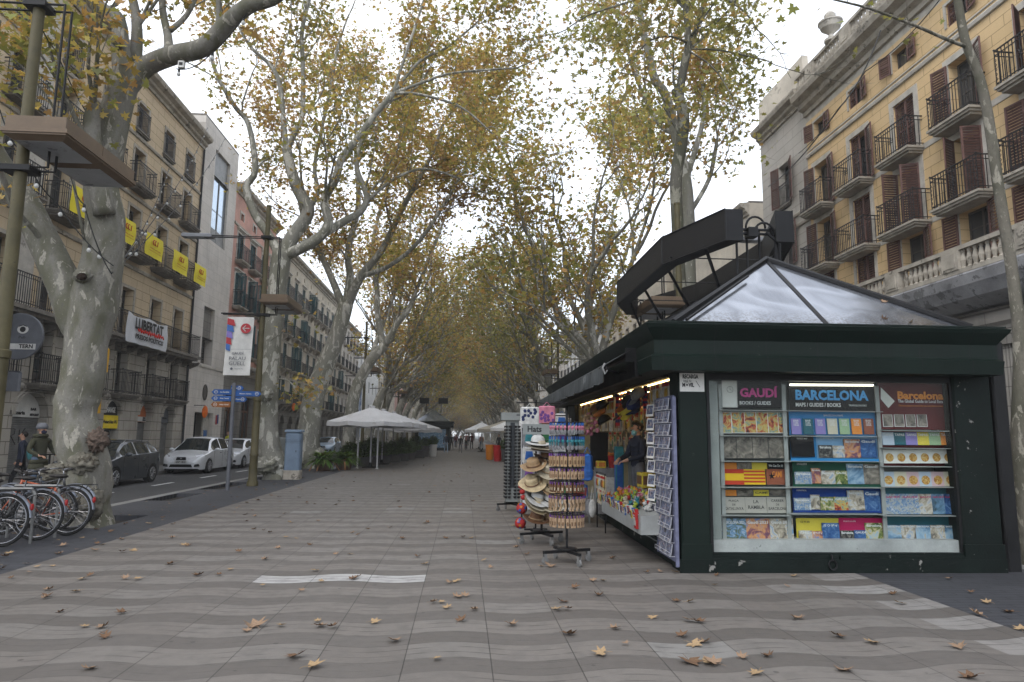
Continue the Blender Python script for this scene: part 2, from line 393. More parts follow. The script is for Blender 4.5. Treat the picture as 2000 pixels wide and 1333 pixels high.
def win_me(w, h, mt, bars=3):
    def f():
        b = MB(); t = .06
        b.box(-w/2, -w/2+t, 0, .07, 0, h); b.box(w/2-t, w/2, 0, .07, 0, h); b.box(-w/2+t, w/2-t, 0, .07, h-t, h); b.box(-w/2+t, w/2-t, 0, .07, 0, t)
        b.box(-.04, .04, -.012, .075, t, h-t)
        for s in (-1, 1):
            x0, x1 = (.04, w/2-t) if s > 0 else (-w/2+t, -.04)
            for k in range(1, bars+1):
                z = t+(h-2*t)*k/(bars+1); b.box(x0, x1, .012, .06, z-.015, z+.015)
            b.box(x0, x1, .005, .065, t, h*.22)
        return fixn(b.mesh('window', mt))
    return cached(('win', round(w,2), round(h,2), mt.name, bars), f)
def pane_me(w, h):
    return cached(('pane', round(w,2), round(h,2)), lambda: MB().box(-w/2+.055, w/2-.055, .035, .045, .055, h-.055).mesh('pane', M_pane))
def shut_me(w, h, mt):
    def f():
        b = MB(); t = .055
        b.box(0, t, -.02, .02, 0, h); b.box(w-t, w, -.02, .02, 0, h)
        for z in (0, h*.48, h-t): b.box(t, w-t, -.018, .018, z, z+t)
        n = int(h/.085)
        for k in range(n):
            z = t+(h-2*t)*(k+.5)/n
            b.add([(t,-.016,z-.03),(w-t,-.016,z-.03),(w-t,.016,z+.02),(t,.016,z+.02),(t,-.008,z-.036),(w-t,-.008,z-.036),(w-t,.022,z+.014),(t,.022,z+.014)],
                  [(0,1,2,3),(7,6,5,4),(0,4,5,1),(3,2,6,7)])
        return b.mesh('shutter', mt)
    return cached(('sh', round(w,2), round(h,2), mt.name), f)
def balc_me(w, p, t=.14, corb=True, mt=None):
    mt = mt or M_slab
    def f():
        b = MB(); b.box(-w/2, w/2, -p, .0, -t*.5, 0); b.box(-w/2+.05, w/2-.05, -p+.05, 0, -t, -t*.5)
        b.box(-w/2+.11, w/2-.11, -p+.12, 0, -t-.07, -t)
        if corb:
            for sx in (-w*.36, w*.36):
                b.prism([(-.0, -t-.07), (-p*.75, -t-.07), (-p*.55, -t-.2), (-p*.15, -t-.42), (0, -t-.45)], sx-.09, sx+.09, 'yz')
        return fixn(b.mesh('balcony', mt))
    return cached(('bal', round(w,2), round(p,2), t, corb, mt.name), f)
def rail_me(w, p, h=1.0, sp=.115, orn=False):
    def f():
        b = MB(); r = .009; q = p-.06; x0 = -w/2+.05; x1 = w/2-.05
        for z, k in ((h, .016), (.09, .012), (h-.13, .010)):
            b.box(x0, x1, -q-k, -q+k, z-k, z+k)
            b.box(x0-k, x0+k, -q, 0, z-k, z+k); b.box(x1-k, x1+k, -q, 0, z-k, z+k)
        n = max(2, int((x1-x0)/sp))
        for i in range(n+1):
            x = x0+(x1-x0)*i/n; b.box(x-r, x+r, -q-r, -q+r, 0, h)
        n = max(1, int(q/sp))
        for i in range(1, n):
            y = -q+q*i/n
            for x in (x0, x1): b.box(x-r, x+r, y-r, y+r, 0, h)
        if orn:
            for k in range(6):
                a = k*pi/3
                b.tube([(0,-q,h*.5),(.10*cos(a),-q-.01,h*.5+.10*sin(a)),(.14*cos(a+.5),-q-.01,h*.5+.14*sin(a+.5))], .011, 4)
            for xx in (x0, x1):
                for k in range(6):
                    z = .15+k*.13
                    b.tube([(xx,-q,z),(xx+.05*(-1 if xx>0 else 1),-q,z+.065),(xx,-q,z+.13)], .010, 4)
        for x in (x0, x1): b.ball((x, -q, h+.03), .03, 6, 4)
        return b.mesh('railing', M_iron)
    return cached(('rail', round(w,2), round(p,2), h, sp, orn), f)
def surr_me(w, h, t, mt, sill=True, hood=False):
    def f():
        b = MB(); e = .035
        b.box(-w/2-t, -w/2-.001, -e, .0, 0, h+t); b.box(w/2+.001, w/2+t, -e, .0, 0, h+t); b.box(-w/2-.001, w/2+.001, -e, .0, h+.001, h+t)
        if hood: b.box(-w/2-t-.08, w/2+t+.08, -.16, 0, h+t+.08, h+t+.18); b.box(-w/2-t, w/2+t, -.09, 0, h+t, h+t+.08)
        if sill: b.box(-w/2-t-.04, w/2+t+.04, -.1, 0, -.1, 0)
        return fixn(b.mesh('window_surround', mt))
    return cached(('su', round(w,2), round(h,2), t, mt.name, sill, hood), f)
def arch_me(w, h, rise, depth, mt):
    def f():
        b = MB(); n = 12; r = w/2; poly = [(-r, h-rise)]
        for i in range(n+1):
            a = pi-pi*i/n; poly.append((r*cos(a), h-rise+rise*sin(a)*.98))
        # spandrels as quads strips
        for y in (0, ):
            vs = []; fs = []
            pts = poly[1:]
            for x, z in pts: vs += [(x, 0, z), (x, 0, h+.001), (x, depth, z)]
            for i in range(len(pts)-1): fs += [(3*i, 3*i+3, 3*i+4, 3*i+1), (3*i, 3*i+2, 3*i+5, 3*i+3)]
            b.add(vs, fs)
        # moulded archivolt
        for rr, e in ((.10, .05), (.2, .03)):
            o1 = [((r+rr-.08)*cos(pi-pi*i/n), -e, h-rise+(rise+rr-.08)*sin(pi-pi*i/n)) for i in range(n+1)]
            b.tube(o1, .045, 5)
        return b.mesh('arch', mt)
    return cached(('arch', round(w,2), round(h,2), rise, mt.name), f)
class Bld:
    def __init__(s, name, label, side, Ya, Yb, H, X=None, depth=11., cat='building'):
        s.side = side; s.L = Yb-Ya; s.H = H; s.ya = Ya; s.yb = Yb
        X = X if X is not None else (-14.8 if side < 0 else 14.4)
        s.X = X
        s.root = thing(name, label, cat, (X, Ya if side < 0 else Yb, 0), pi/2 if side < 0 else -pi/2)
        s.op = []; s.depth = depth
    def u(s, Y): return Y-s.ya if s.side < 0 else s.yb-Y
    def win(s, Y, z0, w, h, dep=.25, frame=M_wfr, shut=None, smat=None, bal=None, surr=None, sur_t=.14, pane=True, hood=False, bars=3, balmat=None, orn=False, sill=False, dark=False, corb=True, raw=False):
        u = s.u(Y) if not raw else Y
        s.op.append((u-w/2, u+w/2, z0, z0+h, dep+.2))
        R = s.root; rnd = random.random()
        o = link('window', win_me(w, h, frame, bars), R, (u, dep, z0))
        if pane: link('pane', pane_me(w, h), o)
        if surr: link('window_surround', surr_me(w, h, sur_t, surr, sill, hood), R, (u, 0, z0))
        if shut:
            sw = w/2
            if shut == 'open':
                a = radians(random.uniform(2, 22)); a2 = radians(random.uniform(2, 22))
                link('shutter', shut_me(sw, h, smat), R, (u+w/2+.02, -.06, z0), rot=(0, 0, -a))
                link('shutter', shut_me(sw, h, smat), R, (u-w/2-.02, -.06, z0), rot=(0, 0, pi+a2))
            elif shut == 'ajar':
                link('shutter', shut_me(sw, h, smat), R, (u+w/2, -.02, z0), rot=(0, 0, pi+radians(random.uniform(40, 95))))
                link('shutter', shut_me(sw, h, smat), R, (u-w/2, -.02, z0), rot=(0, 0, -radians(random.uniform(40, 95))))
            elif shut == 'closed':
                link('shutter', shut_me(sw, h, smat), R, (u-w/2, .07, z0)); link('shutter', shut_me(sw, h, smat), R, (u, .07, z0))
            elif shut == 'half':
                link('shutter', shut_me(sw, h, smat), R, (u-w/2, .07, z0)); link('shutter', shut_me(sw, h, smat), R, (u+w/2+.02, -.05, z0), rot=(0,0,-.2))
        if bal:
            bw, bp = bal
            bo = link('balcony', balc_me(bw, bp, corb=corb, mt=balmat), R, (u, 0, z0-.02))
            link('railing', rail_me(bw, bp, orn=orn), bo)
        return o
    def hole(s, Y, z0, w, h, dep=.4):
        u = s.u(Y); s.op.append((u-w/2, u+w/2, z0, z0+h, dep)); return u
    def walls(s, bands, back=None):
        """bands: list of (z0, z1, material)"""
        mats = []; b = MB(); L = s.L
        us = sorted({0., L, *[o[0] for o in s.op], *[o[1] for o in s.op]}); us = [u for u in us if 0 <= u <= L]
        zs = sorted({0., s.H, *[z for bd in bands for z in bd[:2]], *[o[2] for o in s.op], *[o[3] for o in s.op]}); zs = [z for z in zs if z >= 0 and z <= s.H]
        def midx(z):
            for bd in bands:
                if bd[0] <= z < bd[1]:
                    if bd[2] not in mats: mats.append(bd[2])
                    return mats.index(bd[2])
            return 0
        for a, c in zip(us[:-1], us[1:]):
            if c-a < 1e-4: continue
            for z0, z1 in zip(zs[:-1], zs[1:]):
                if z1-z0 < 1e-4: continue
                um, zm = (a+c)/2, (z0+z1)/2
                if any(o[0] < um < o[1] and o[2] < zm < o[3] for o in s.op): continue
                b.mi = midx(zm); b.add([(a,0,z0),(c,0,z0),(c,0,z1),(a,0,z1)], [(0,1,2,3)])
        for o in s.op:
            b.mi = midx((o[2]+o[3])/2); u0, u1, z0, z1, d = o
            b.add([(u0,0,z0),(u0,d,z0),(u0,d,z1),(u0,0,z1)], [(0,1,2,3)]); b.add([(u1,0,z0),(u1,0,z1),(u1,d,z1),(u1,d,z0)], [(0,1,2,3)])
            b.add([(u0,0,z1),(u0,d,z1),(u1,d,z1),(u1,0,z1)], [(0,1,2,3)]); b.add([(u0,0,z0),(u1,0,z0),(u1,d,z0),(u0,d,z0)], [(0,1,2,3)])
        D = s.depth; H = s.H
        b.mi = midx(H-.1)
        b.add([(0,0,0),(0,D,0),(0,D,H),(0,0,H)], [(3,2,1,0)]); b.add([(L,0,0),(L,D,0),(L,D,H),(L,0,H)], [(0,1,2,3)])
        b.add([(0,D,0),(L,D,0),(L,D,H),(0,D,H)], [(3,2,1,0)])
        me = b.mesh('wall', mats); link('wall', me, s.root)
        bi = MB()   # near-black sheet, its colour standing for room shade behind the openings
        bi.box(.05, L-.05, 1.0, 1.1, .05, H-.1); link('room_shade_sheet', bi.mesh('room_shade_sheet', M_dark), s.root)
        br = MB().box(.0, L, .0, D, H-.001, H+.12); link('roof', br.mesh('roof', M_slab), s.root)
    def band(s, name, z, prof, mt, u0=0, u1=None):
        b = MB(); b.prism([(-y, z+zz) for y, zz in prof], u0, s.L if u1 is None else u1, 'yz')
        return part(name, b, mt, s.root)
CORN = [(0,0),(.08,0),(.1,.12),(.22,.2),(.24,.32),(.45,.42),(.5,.56),(.5,.64),(0,.68)]
STR = [(0,0),(.07,.02),(.09,.12),(.05,.18),(0,.2)]
# ---- A: cream ashlar block with yellow banners ----
A = Bld('apartment_building', 'cream stone apartment block with arched ground floor shops and yellow balcony banners', -1, 12.0, 37.7, 18.0)
ca = [13.9, 16.7, 19.5, 22.3, 25.0, 27.8, 30.6, 33.4, 36.0]
for i, y in enumerate(ca):
    A.win(y, 3.25, 1.0, 1.85, .3, surr=M_trim, bal=(1.75, .55), corb=False)
    A.win(y, 5.72, 1.05, 2.15, .35, surr=M_trim)
    A.win(y, 9.35, 1.05, 2.15, .3, surr=M_trim, bal=(1.9, .7), corb=False)
    A.win(y, 12.45, 1.0, 1.75, .3, surr=M_trim, bal=(1.75, .5), corb=False)
    A.win(y, 15.1, .95, 1.25, .25, surr=M_trim, bal=(1.3, .12), corb=False)
arch_y = [(13.9,1.5),(16.7,1.5),(19.5,1.5),(22.0,1.6),(24.7,1.9),(27.6,1.4),(30.2,1.35),(33.2,1.35),(35.7,1.4)]
for y, ww in arch_y:
    u = A.hole(y, 0, ww, 2.95, .45); link('arch', arch_me(ww, 2.95, ww*.42, .45, M_stA), A.root, (u, 0, 0))
A.walls([(0, 5.6, M_stA), (5.6, 99, M_ashA)])
A.band('cornice', 17.35, CORN, M_trim); A.band('string_course', 11.9, STR, M_trim); A.band('string_course', 14.65, STR, M_trim); A.band('string_course', 8.75, STR, M_trim)
A.band('string_course', 3.02, STR, M_stA)
b = MB(); b.box(A.u(12.3), A.u(37.5), -.75, 0, 5.48, 5.62); b.box(A.u(12.3)+.1, A.u(37.4), -.62, 0, 5.36, 5.48)
for k in range(26): b.prism([(0,5.36),(-.5,5.36),(-.4,5.2),(0,5.02)], 1+k-.08, 1+k+.08, 'yz')
lb = part('long_balcony', b, M_slab, A.root)
link('railing', rail_me(25.1, .72, 1.05), lb, ((A.u(12.3)+A.u(37.5))/2, 0, 5.62))
for yy, w_ in ((23.45, .95),): part('pilaster', MB().box(A.u(yy)-w_/2, A.u(yy)+w_/2, -.06, 0, 5.65, 17.4), M_trimP, A.root)
part('downpipe', MB().tube([(A.L-.12,-.08,0),(A.L-.12,-.08,17.3)], .06, 8), M_iron, A.root)
# shop fillings inside the arches
def roller(y, w_, top=2.3):
    b = MB(); u = A.u(y); n = int(top/.075)
    for k in range(n): b.prism([(.30, k*.075), (.285, k*.075+.03), (.29, k*.075+.068), (.31, k*.075+.075)], u-w_/2+.03, u+w_/2-.03, 'yz')
    b.box(u-w_/2+.02, u+w_/2-.02, .32, .36, 0, top); part('roller_shutter', b, M_steel, A.root)
M_signW = mat('sign_white', (.62,.61,.58), .5, .12, 3); M_signB = mat('sign_black', (.015,.015,.016), .5, .2, 3)
M_signY = mat('sign_yellow', (.80,.60,.02), .5, .08, 3); M_signO = mat('sign_orange', (.50,.13,.03), .55, .15, 3)
M_grey = mat('sign_grey', (.12,.125,.14), .5, .15, 3); M_spray = mat('spray_paint', (.02,.02,.02), .7, .1, 3)
def front(txts, y, z, out=.18, sizes=None, m=None, nm='lettering'):   # text on building A fascia, reading from the street
    b = MB()
    for t, du, dz, sz, wd in txts: b.text(t, sz, (A.u(y)+du, out, z+dz), (pi/2,0,0), bold=.006, width=wd)
    return b
for y, w_ in arch_y:
    if abs(y-30.2) > .1: roller(y, w_, 2.2 if w_ > 1.45 else 2.05)
for y, w_ in arch_y[:6]+arch_y[7:]:
    b = MB(); u = A.u(y); n = 10
    pts = [(u-w_/2+.03, 2.08)]+[(u+(w_/2-.03)*cos(pi-pi*i/n), 2.95-w_*.42+(w_*.42-.03)*sin(pi-pi*i/n)) for i in range(n+1)]+[(u+w_/2-.03, 2.08)]
    b.prism(pts, .24, .28, 'xz')
    part('shop_fascia', b, {33.2: M_signO, 24.7: M_signW, 35.7: M_grey}.get(y, M_signW), A.root)
for tx, du, zz, sz, wd in (('pizzeria',-.3,2.22,.17,.75),('BAR',.52,2.36,.12,.34),('RESTAURANT',.6,2.17,.1,.5)):
    part('lettering', MB().text(tx, sz, (A.u(24.7)+du, .233, zz), bold=.008, width=wd), M_signB, A.root)
part('name_board', MB().box(A.u(33.2)-.62, A.u(33.2)+.62, .2, .24, 2.1, 2.32), M_signW, A.root)
for tx, u_, yy, zz, sz, wd in (('BAR',A.u(33.2)+.4,.196,2.26,.12,.3),('KEBAB',A.u(33.2)+.4,.196,2.16,.1,.32),('KEBAB',A.u(35.7)+.2,.232,2.3,.12,.5)):
    part('lettering', MB().text(tx, sz, (u_, yy, zz), bold=.008, width=wd), M_signB, A.root)
u = A.u(30.2)
b = MB(); n = 10; pts = [(u-.64, 2.3)]+[(u+.64*cos(pi-pi*i/n), 2.38+.54*sin(pi-pi*i/n)) for i in range(n+1)]+[(u+.64, 2.3)]
b.prism(pts, .1, .14, 'xz'); part('shop_fascia', b, M_signB, A.root)
part('shop_fascia', MB().box(u-.66, u+.66, .06, .10, 1.75, 2.3), M_signY, A.root)
part('lettering', MB().text('CHANGE', .3, (u, .096, 2.52), bold=.012, width=.86), M_signW, A.root)
part('lettering', MB().text('WesternUnion WU', .2, (u, .056, 2.02), bold=.008, width=1.15), M_signB, A.root)
b = MB(); b.box(u-.6, u-.5, .3, .36, 0, 1.75); b.box(u-.05, u+.05, .3, .36, 0, 1.75); b.box(u+.5, u+.6, .3, .36, 0, 1.75); b.box(u-.6, u+.6, .3, .36, 1.68, 1.75)
part('shop_door', b, M_steel, A.root); part('pane', MB().box(u-.58, u+.58, .325, .335, 0, 1.7), M_pane, A.root)
part('poster', MB().box(u+.15, u+.45, .29, .30, 1.1, 1.45), M_signW, A.root)
b = MB()
g = [[(0,0),(0,.45),(.22,.42),(.2,.25),(.02,.2),(.3,-.1)], [(.45,-.05),(.46,.4)], [(.75,.45),(.5,.18),(.85,-.08)]]
for st in g: b.tube([(A.u(24.7)-.5+x, .282, 1.25+z) for x, z in st], .014, 5)
part('graffiti', b, M_spray, A.root)
for y_, u0 in ((33.4,-.5),(33.4,.0),(36.0,-.3),(36.0,.35),(33.4,.45)):
    b = MB(); b.lathe([(.09,0),(.12,.2),(.125,.22)], (A.u(y_)+u0, -.38, 3.24), 10); part('flower_pot', b, M_slab, A.root)
# ---- B: pale stone modern block ----
B_ = Bld('office_building', 'narrow pale stone modern building with a tall glazed bay and small round window', -1, 37.7, 43.4, 19.4)
o = B_.win(40.75, 12.7, 2.5, 3.9, .12, M_steel, pane=False, bars=1); link('pane', MB().box(-1.2, 1.2, .03, .04, .05, 3.85).mesh('pane', M_bigglass), o)
o = B_.win(40.3, 5.5, 1.7, 1.5, .45, M_wfr); B_.op.append((B_.u(40.3)-.85, B_.u(40.3)+.85, 7.0, 8.8, .3))
part('panel', MB().box(B_.u(40.3)-.85, B_.u(40.3)+.85, .2, .26, 7.0, 8.8), M_dkst, B_.root)
B_.op.append((B_.u(40.75)-1.25, B_.u(40.75)+1.25, 16.6, 18.2, .3)); part('panel', MB().box(B_.u(40.75)-1.25, B_.u(40.75)+1.25, .15, .25, 16.6, 18.2), M_steel, B_.root)
B_.hole(40.6, 0, 2.9, 2.75, 1.0)
B_.walls([(0, 99, M_stPale)])
b = MB(); b.M = Matrix.Translation((B_.u(40.4), 0, 3.9)) @ Matrix.Rotation(pi/2, 4, 'X'); b.lathe([(.46,-.02),(.46,.05),(.38,.06),(.38,.02)], n=24, sx=.72); part('round_window', b, M_wfr, B_.root)
part('string_course', MB().box(0, B_.L, -.05, 0, 5.3, 5.42), M_trimP, B_.root)
part('door_jamb', MB().box(B_.u(41.2), B_.u(42.05), .25, .35, 0, 2.75), M_trimP, B_.root)
part('door_notice', MB().box(B_.u(41.55)-.22, B_.u(41.55)+.22, .21, .25, 1.15, 1.75), mat('notice_blue', (.05,.14,.35), .5), B_.root)
part('wall_plaque', MB().box(B_.u(42.6)-.17, B_.u(42.6)-.02, -.04, 0, 2.1, 2.65), mat('plaque_red', (.35,.04,.04), .5), B_.root)
part('wall_plaque', MB().box(B_.u(42.6)+.08, B_.u(42.6)+.23, -.04, 0, 2.15, 2.7), mat('plaque_blue', (.05,.09,.22), .5), B_.root)
# ---- C: pink ----
Cb = Bld('apartment_building', 'pink stucco building with dark teal louvred shutters beside the pale stone block', -1, 43.4, 53.0, 17.6)
for y in (44.9, 47.6, 50.3, 52.0)[:3]+(52.2,):
    w_ = 1.25
    for z, h in ((6.7, 2.15), (9.7, 2.15), (12.7, 1.85)):
        Cb.win(y-.1, z, w_ if y < 52 else .9, h, .2, shut='ajar' if z < 12 else 'closed', smat=M_teal, bal=(1.8, .5) if y < 52 else None, surr=M_trimP, hood=(z > 9), corb=False, balmat=M_trim)
    Cb.win(y-.1, 15.5, .6, .45, .15, surr=M_trimP, bars=0)
for y, w_ in ((45.2, 2.6), (48.3, 2.6), (51.3, 2.6)): Cb.hole(y, .1, w_, 3.9, .6)
Cb.walls([(0, 5.6, M_dkst), (5.6, 99, M_pink)]); Cb.band('cornice', 17.0, CORN, M_trim); Cb.band('string_course', 5.4, CORN, M_trim); Cb.band('string_course', 14.9, STR, M_trim)
for y in (45.2, 48.3, 51.3):
    b = MB(); u = Cb.u(y)
    for x in (-1.25, -.4, .4, 1.25): b.box(u+x-.07, u+x+.07, .3, .42, .1, 4)
    for z in (.1, .8, 3.0): b.box(u-1.3, u+1.3, .32, .4, z, z+.14)
    part('shopfront', b, M_wood, Cb.root); part('pane', MB().box(u-1.3, u+1.3, .36, .37, .2, 4), M_pane, Cb.root)
# ---- D: long cream with teal shutters ----
Dd = Bld('apartment_building', 'long cream building with rows of dark teal shutters behind the second plane tree', -1, 53.0, 84.0, 16.8)
for k in range(11):
    y = 54.5+k*2.8
    for z, h in ((4.0, 2.1), (6.9, 2.1), (9.75, 2.05), (12.8, 1.9)):
        Dd.win(y, z, 1.15, h, .18, shut='closed' if (k+int(z)) % 4 else 'ajar', smat=M_teal, bal=(1.7, .45), surr=M_trimP, hood=(z > 12), corb=True, balmat=M_trim, pane=False)
    Dd.hole(y, .1, 1.5, 3.0, .5)
    Dd.hole(y, 15.4, .35, .35, .3)
for k in range(11): link('arch', arch_me(1.5, 3.1, .7, .5, M_dkst), Dd.root, (Dd.u(54.5+k*2.8), 0, 0))
Dd.walls([(0, 3.6, M_dkst), (3.6, 99, M_cream)]); Dd.band('cornice', 16.1, CORN, M_trim); Dd.band('string_course', 3.5, CORN, M_dkst); Dd.band('string_course', 9.1, STR, M_trim)
# ---- generic street-front buildings, nearer ones richer ----
def gen(side, Ya, Yb, H, label, wallm, basem, shm, cols, floors, fh, far=False, trim=M_trim, z00=3.9, X=None, name='apartment_building', bal=True):
    G_ = Bld(name, label, side, Ya, Yb, H, X)
    for c in range(cols):
        y = Ya+(Yb-Ya)*(c+.5)/cols
        for f in range(floors):
            z = z00+f*fh
            if z+fh*.75 > H-.6: continue
            G_.win(y, z, 1.1, fh*.66, .2, shut=None if (far or not shm) else random.choice(['closed', 'open', 'ajar']), smat=shm, bal=(1.6, .45) if bal and (not far or f % 2 == 0) else None, surr=trim if not far else None, pane=not far, corb=False, balmat=trim, bars=3 if not far else 1)
        G_.hole(y, .1, (Yb-Ya)/cols*.6, 2.9, .5)
    G_.walls([(0, z00-.5, basem), (z00-.5, 99, wallm)]); G_.band('cornice', H-.65, CORN, trim); G_.band('string_course', z00-.6, STR, trim)
    return G_
gen(-1, 84.0, 97.0, 15.6, 'cream stone building with narrow paired balconies past the long shuttered one', M_stPale, M_dkst, None, 5, 4, 2.9)
Fw = Bld('museum_building', 'plain white rendered building with a tall blue and white mural panel', -1, 97.0, 120.0, 14.5)
for k in range(5):
    for z in (4.5, 8.0, 11.2): Fw.win(100+k*4.4, z, 1.3, 1.7, .2, pane=False)
Fw.walls([(0, 99, M_whitew)])
M_mblue = mat('mural_blue', (.06,.13,.30), .6, .2, 1); M_mpale = mat('mural_pale', (.50,.56,.68), .6, .15, .6)
mr = part('mural', MB().box(Fw.u(97.3), Fw.u(99.0), -.35, -.25, 1.2, 11), M_mpale, Fw.root)
b = MB()
for k in range(9): b.ball((Fw.u(98.1)+random.uniform(-.45,.45), -.36, 6.2+random.uniform(-1.0,1.2)), (.3,.03,.35), 8, 6)
b.prism([(Fw.u(98.1)-.25,5.2),(Fw.u(98.1)+.25,5.2),(Fw.u(98.1)+.35,3.4),(Fw.u(98.1)-.35,3.4)], -.37, -.355, 'xz'); part('painted_figure', b, M_mblue, Fw.root)
gen(-1, 120, 150, 16, 'distant pale stucco building beyond the white mural building', M_cream2, M_dkst, None, 8, 4, 2.9, far=True)
gen(-1, 150, 185, 17.5, 'distant pinkish building on the left seen between the trunks', M_pink, M_dkst, None, 8, 4, 3.1, far=True)
gen(-1, 185, 290, 17, 'farthest cream building on the left side of the street', M_cream, M_dkst, None, 14, 4, 3.0, far=True)
# ---- right side: yellow building ----
Yb = Bld('apartment_building', 'yellow ochre ashlar building with brown shutters, stone balustrades and rooftop urn', 1, 4.0, 26.7, 16.2)
cy = [25.65, 23.05, 20.4, 17.75, 15.1, 12.5, 9.9, 7.3]
sh1 = ['open','half','closed','open','ajar','open','open','closed']; sh2 = ['open','closed','ajar','ajar','open','ajar','open','open']; sh3 = ['closed','closed','open','open','open','closed','open','open']
for i, y in enumerate(cy):
    wb = 1.35 if i else 1.5
    Yb.win(y, 6.25, 1.15, 1.95, .28, shut=sh3[i], smat=M_brownsh, surr=M_trimP)
    Yb.win(y, 8.4, 1.1, 2.0, .28, shut=sh2[i], smat=M_brownsh, surr=M_trimP, sur_t=.2, bal=(1.95, .62), orn=True, corb=False, balmat=M_trim)
    Yb.win(y, 10.85, 1.05, 1.95, .28, shut=sh1[i], smat=M_brownsh, surr=M_trimP, sur_t=.2, bal=(1.75, .6), orn=True, corb=False, balmat=M_trim)
    Yb.win(y, 13.95, .85, .72, .2, shut='half' if i % 2 else 'open', smat=M_brownsh, surr=M_trimP, sur_t=.09, bars=0)
gcol = [24.3, 21.8, 19.3, 16.8, 14.3, 11.8, 9.3, 6.8]
for y in gcol: Yb.hole(y-1.25, 0, 1.65, 4.1, .9)
Yb.walls([(0, 6.0, M_dkst), (6.0, 14.95, M_yel), (14.95, 99, M_trimP)])
Yb.band('cornice', 15.2, [(0,0),(.1,.02),(.12,.2),(.3,.3),(.34,.5),(.6,.62),(.66,.82),(.66,.9),(0,.95)], M_trim)
Yb.band('string_course', 13.35, STR, M_trimP); Yb.band('string_course', 13.62, [(0,0),(.04,.01),(.04,.05),(0,.06)], M_trimP)
Yb.band('string_course', 10.72, [(0,0),(.02,0),(.02,.18),(0,.18)], M_trimP); Yb.band('string_course', 8.28, [(0,0),(.02,0),(.02,.16),(0,.16)], M_trimP)
Yb.band('entablature', 4.35, [(0,0),(.38,.02),(.4,.25),(.48,.35),(.48,.62),(.6,.7),(0,.72)], M_dkst)
M_lead = mat('weathered_canopy', (.30,.30,.31), .5, .3, 1.2, spots=((.15,.15,.155), 2, .55), metal=.2)
Yb.band('canopy', 5.15, [(0,0),(.35,.05),(.75,.3),(.95,.62),(1.0,.9),(.98,.95),(0,.97)], M_lead)
def balust(B, z, yo, u0, u1, name='balustrade', h=.78, step=.22, mt=M_trim, ped=2.6):
    b = MB(); b.box(u0, u1, yo-.13, yo+.13, z, z+.12); b.box(u0, u1, yo-.12, yo+.12, z+h-.12, z+h)
    prof = [(.05,0),(.085,.03),(.05,.07),(.075,.18),(.09,.24),(.06,.36),(.04,.45),(.06,.5),(.05,.54)]
    k = (h-.24)/.54; n = int((u1-u0)/step)
    for i in range(n):
        u = u0+(i+.5)*step
        if abs((u/ped) % 1-.5) < .13: continue
        b.lathe([(r, zz*k) for r, zz in prof], (u, yo, z+.12), 7)
    j = .5*ped
    while j < u1:
        if j > u0: b.box(j-.32, j+.32, yo-.16, yo+.16, z+.121, z+h-.121); b.box(j-.22, j+.22, yo-.18, yo+.18, z+.2, z+h-.2)
        j += ped
    return part(name, b, mt, B.root)
balust(Yb, 6.12, -.82, .1, Yb.L-.1); balust(Yb, 16.15, -.3, 0, Yb.L-.1, h=.85)
b = MB(); uu = Yb.u(23.9)
b.lathe([(.26,0),(.26,.1),(.12,.16),(.09,.3),(.16,.38),(.36,.55),(.42,.72),(.46,.76),(.46,.82),(.2,.84),(.12,.9),(.2,1.0),(.22,1.12),(.12,1.25),(.03,1.3)], (uu, -.3, 17.0), 16)
part('urn', b, M_trimP, Yb.root)
b = MB()
for y in gcol:
    u = Yb.u(y); b.box(u-.5, u+.5, -.42, 0, 0, .3); n = 28
    b.box(u-.42, u+.42, -.40, 0, .3, .42); b.box(u-.45, u+.45, -.42, 0, 4.1, 4.34)
    vs = []
    for z in (.42, 4.1):
        for k in range(n+1):
            x = -.38+.76*k/n; vs.append((u+x, -.34+(.03 if k % 4 in (1, 2, 3) else 0), z))
    b.add(vs, [(k, k+1, n+2+k, n+1+k) for k in range(n)]); b.add([(u-.38,-.34,.42),(u-.38,0,.42),(u-.38,0,4.1),(u-.38,-.34,4.1)], [(0,1,2,3)]); b.add([(u+.38,-.34,.42),(u+.38,0,.42),(u+.38,0,4.1),(u+.38,-.34,4.1)], [(3,2,1,0)])
part('fluted_pilasters', b, M_dkst, Yb.root)
M_amber = mat('amber_shopfront', (.55,.22,.03), .5, .3, 1.5)
for y in gcol:
    u = Yb.u(y-1.25); part('shopfront', MB().box(u-.82, u+.82, .5, .56, 0, 1.5), M_amber if y > 12 else M_wood, Yb.root)
    part('pane', MB().box(u-.82, u+.82, .52, .54, 1.5, 4.1), M_pane, Yb.root)
# ---- grey neighbour ----
Gr = Bld('apartment_building', 'grey stone building with beige parapet and one brown shuttered window beside the yellow one', 1, 26.7, 31.1, 16.6)
for z, h in ((12.1, 1.9), (9.2, 1.9), (6.4, 1.9)): Gr.win(28.75, z, 1.0, h, .25, shut='open', smat=M_brownsh, bal=(1.1, .12), surr=M_trimP, corb=False)
Gr.hole(28.9, 0, 2.2, 3.4, .6)
Gr.walls([(0, 5.4, M_dkst), (5.4, 99, M_greyst)]); Gr.band('cornice', 15.9, CORN, M_trim); Gr.band('string_course', 11.2, STR, M_trim); Gr.band('string_course', 10.7, STR, M_trim)
part('parapet', MB().box(0, Gr.L, -.02, .25, 16.7, 18.1), M_cream2, Gr.root)
gen(1, 34.5, 47, 14.2, 'pale rendered building with plain cornice behind the twin plane stems', M_cream2, M_greyst, None, 5, 4, 2.75, X=15.2)
gen(1, 47, 68, 14.4, 'cream building with small upper windows seen above the kiosk awning', M_cream, M_greyst, None, 8, 4, 2.7)
gen(1, 68, 95, 15.5, 'whitewashed building in the middle distance on the right', M_whitew, M_greyst, None, 9, 4, 2.9)
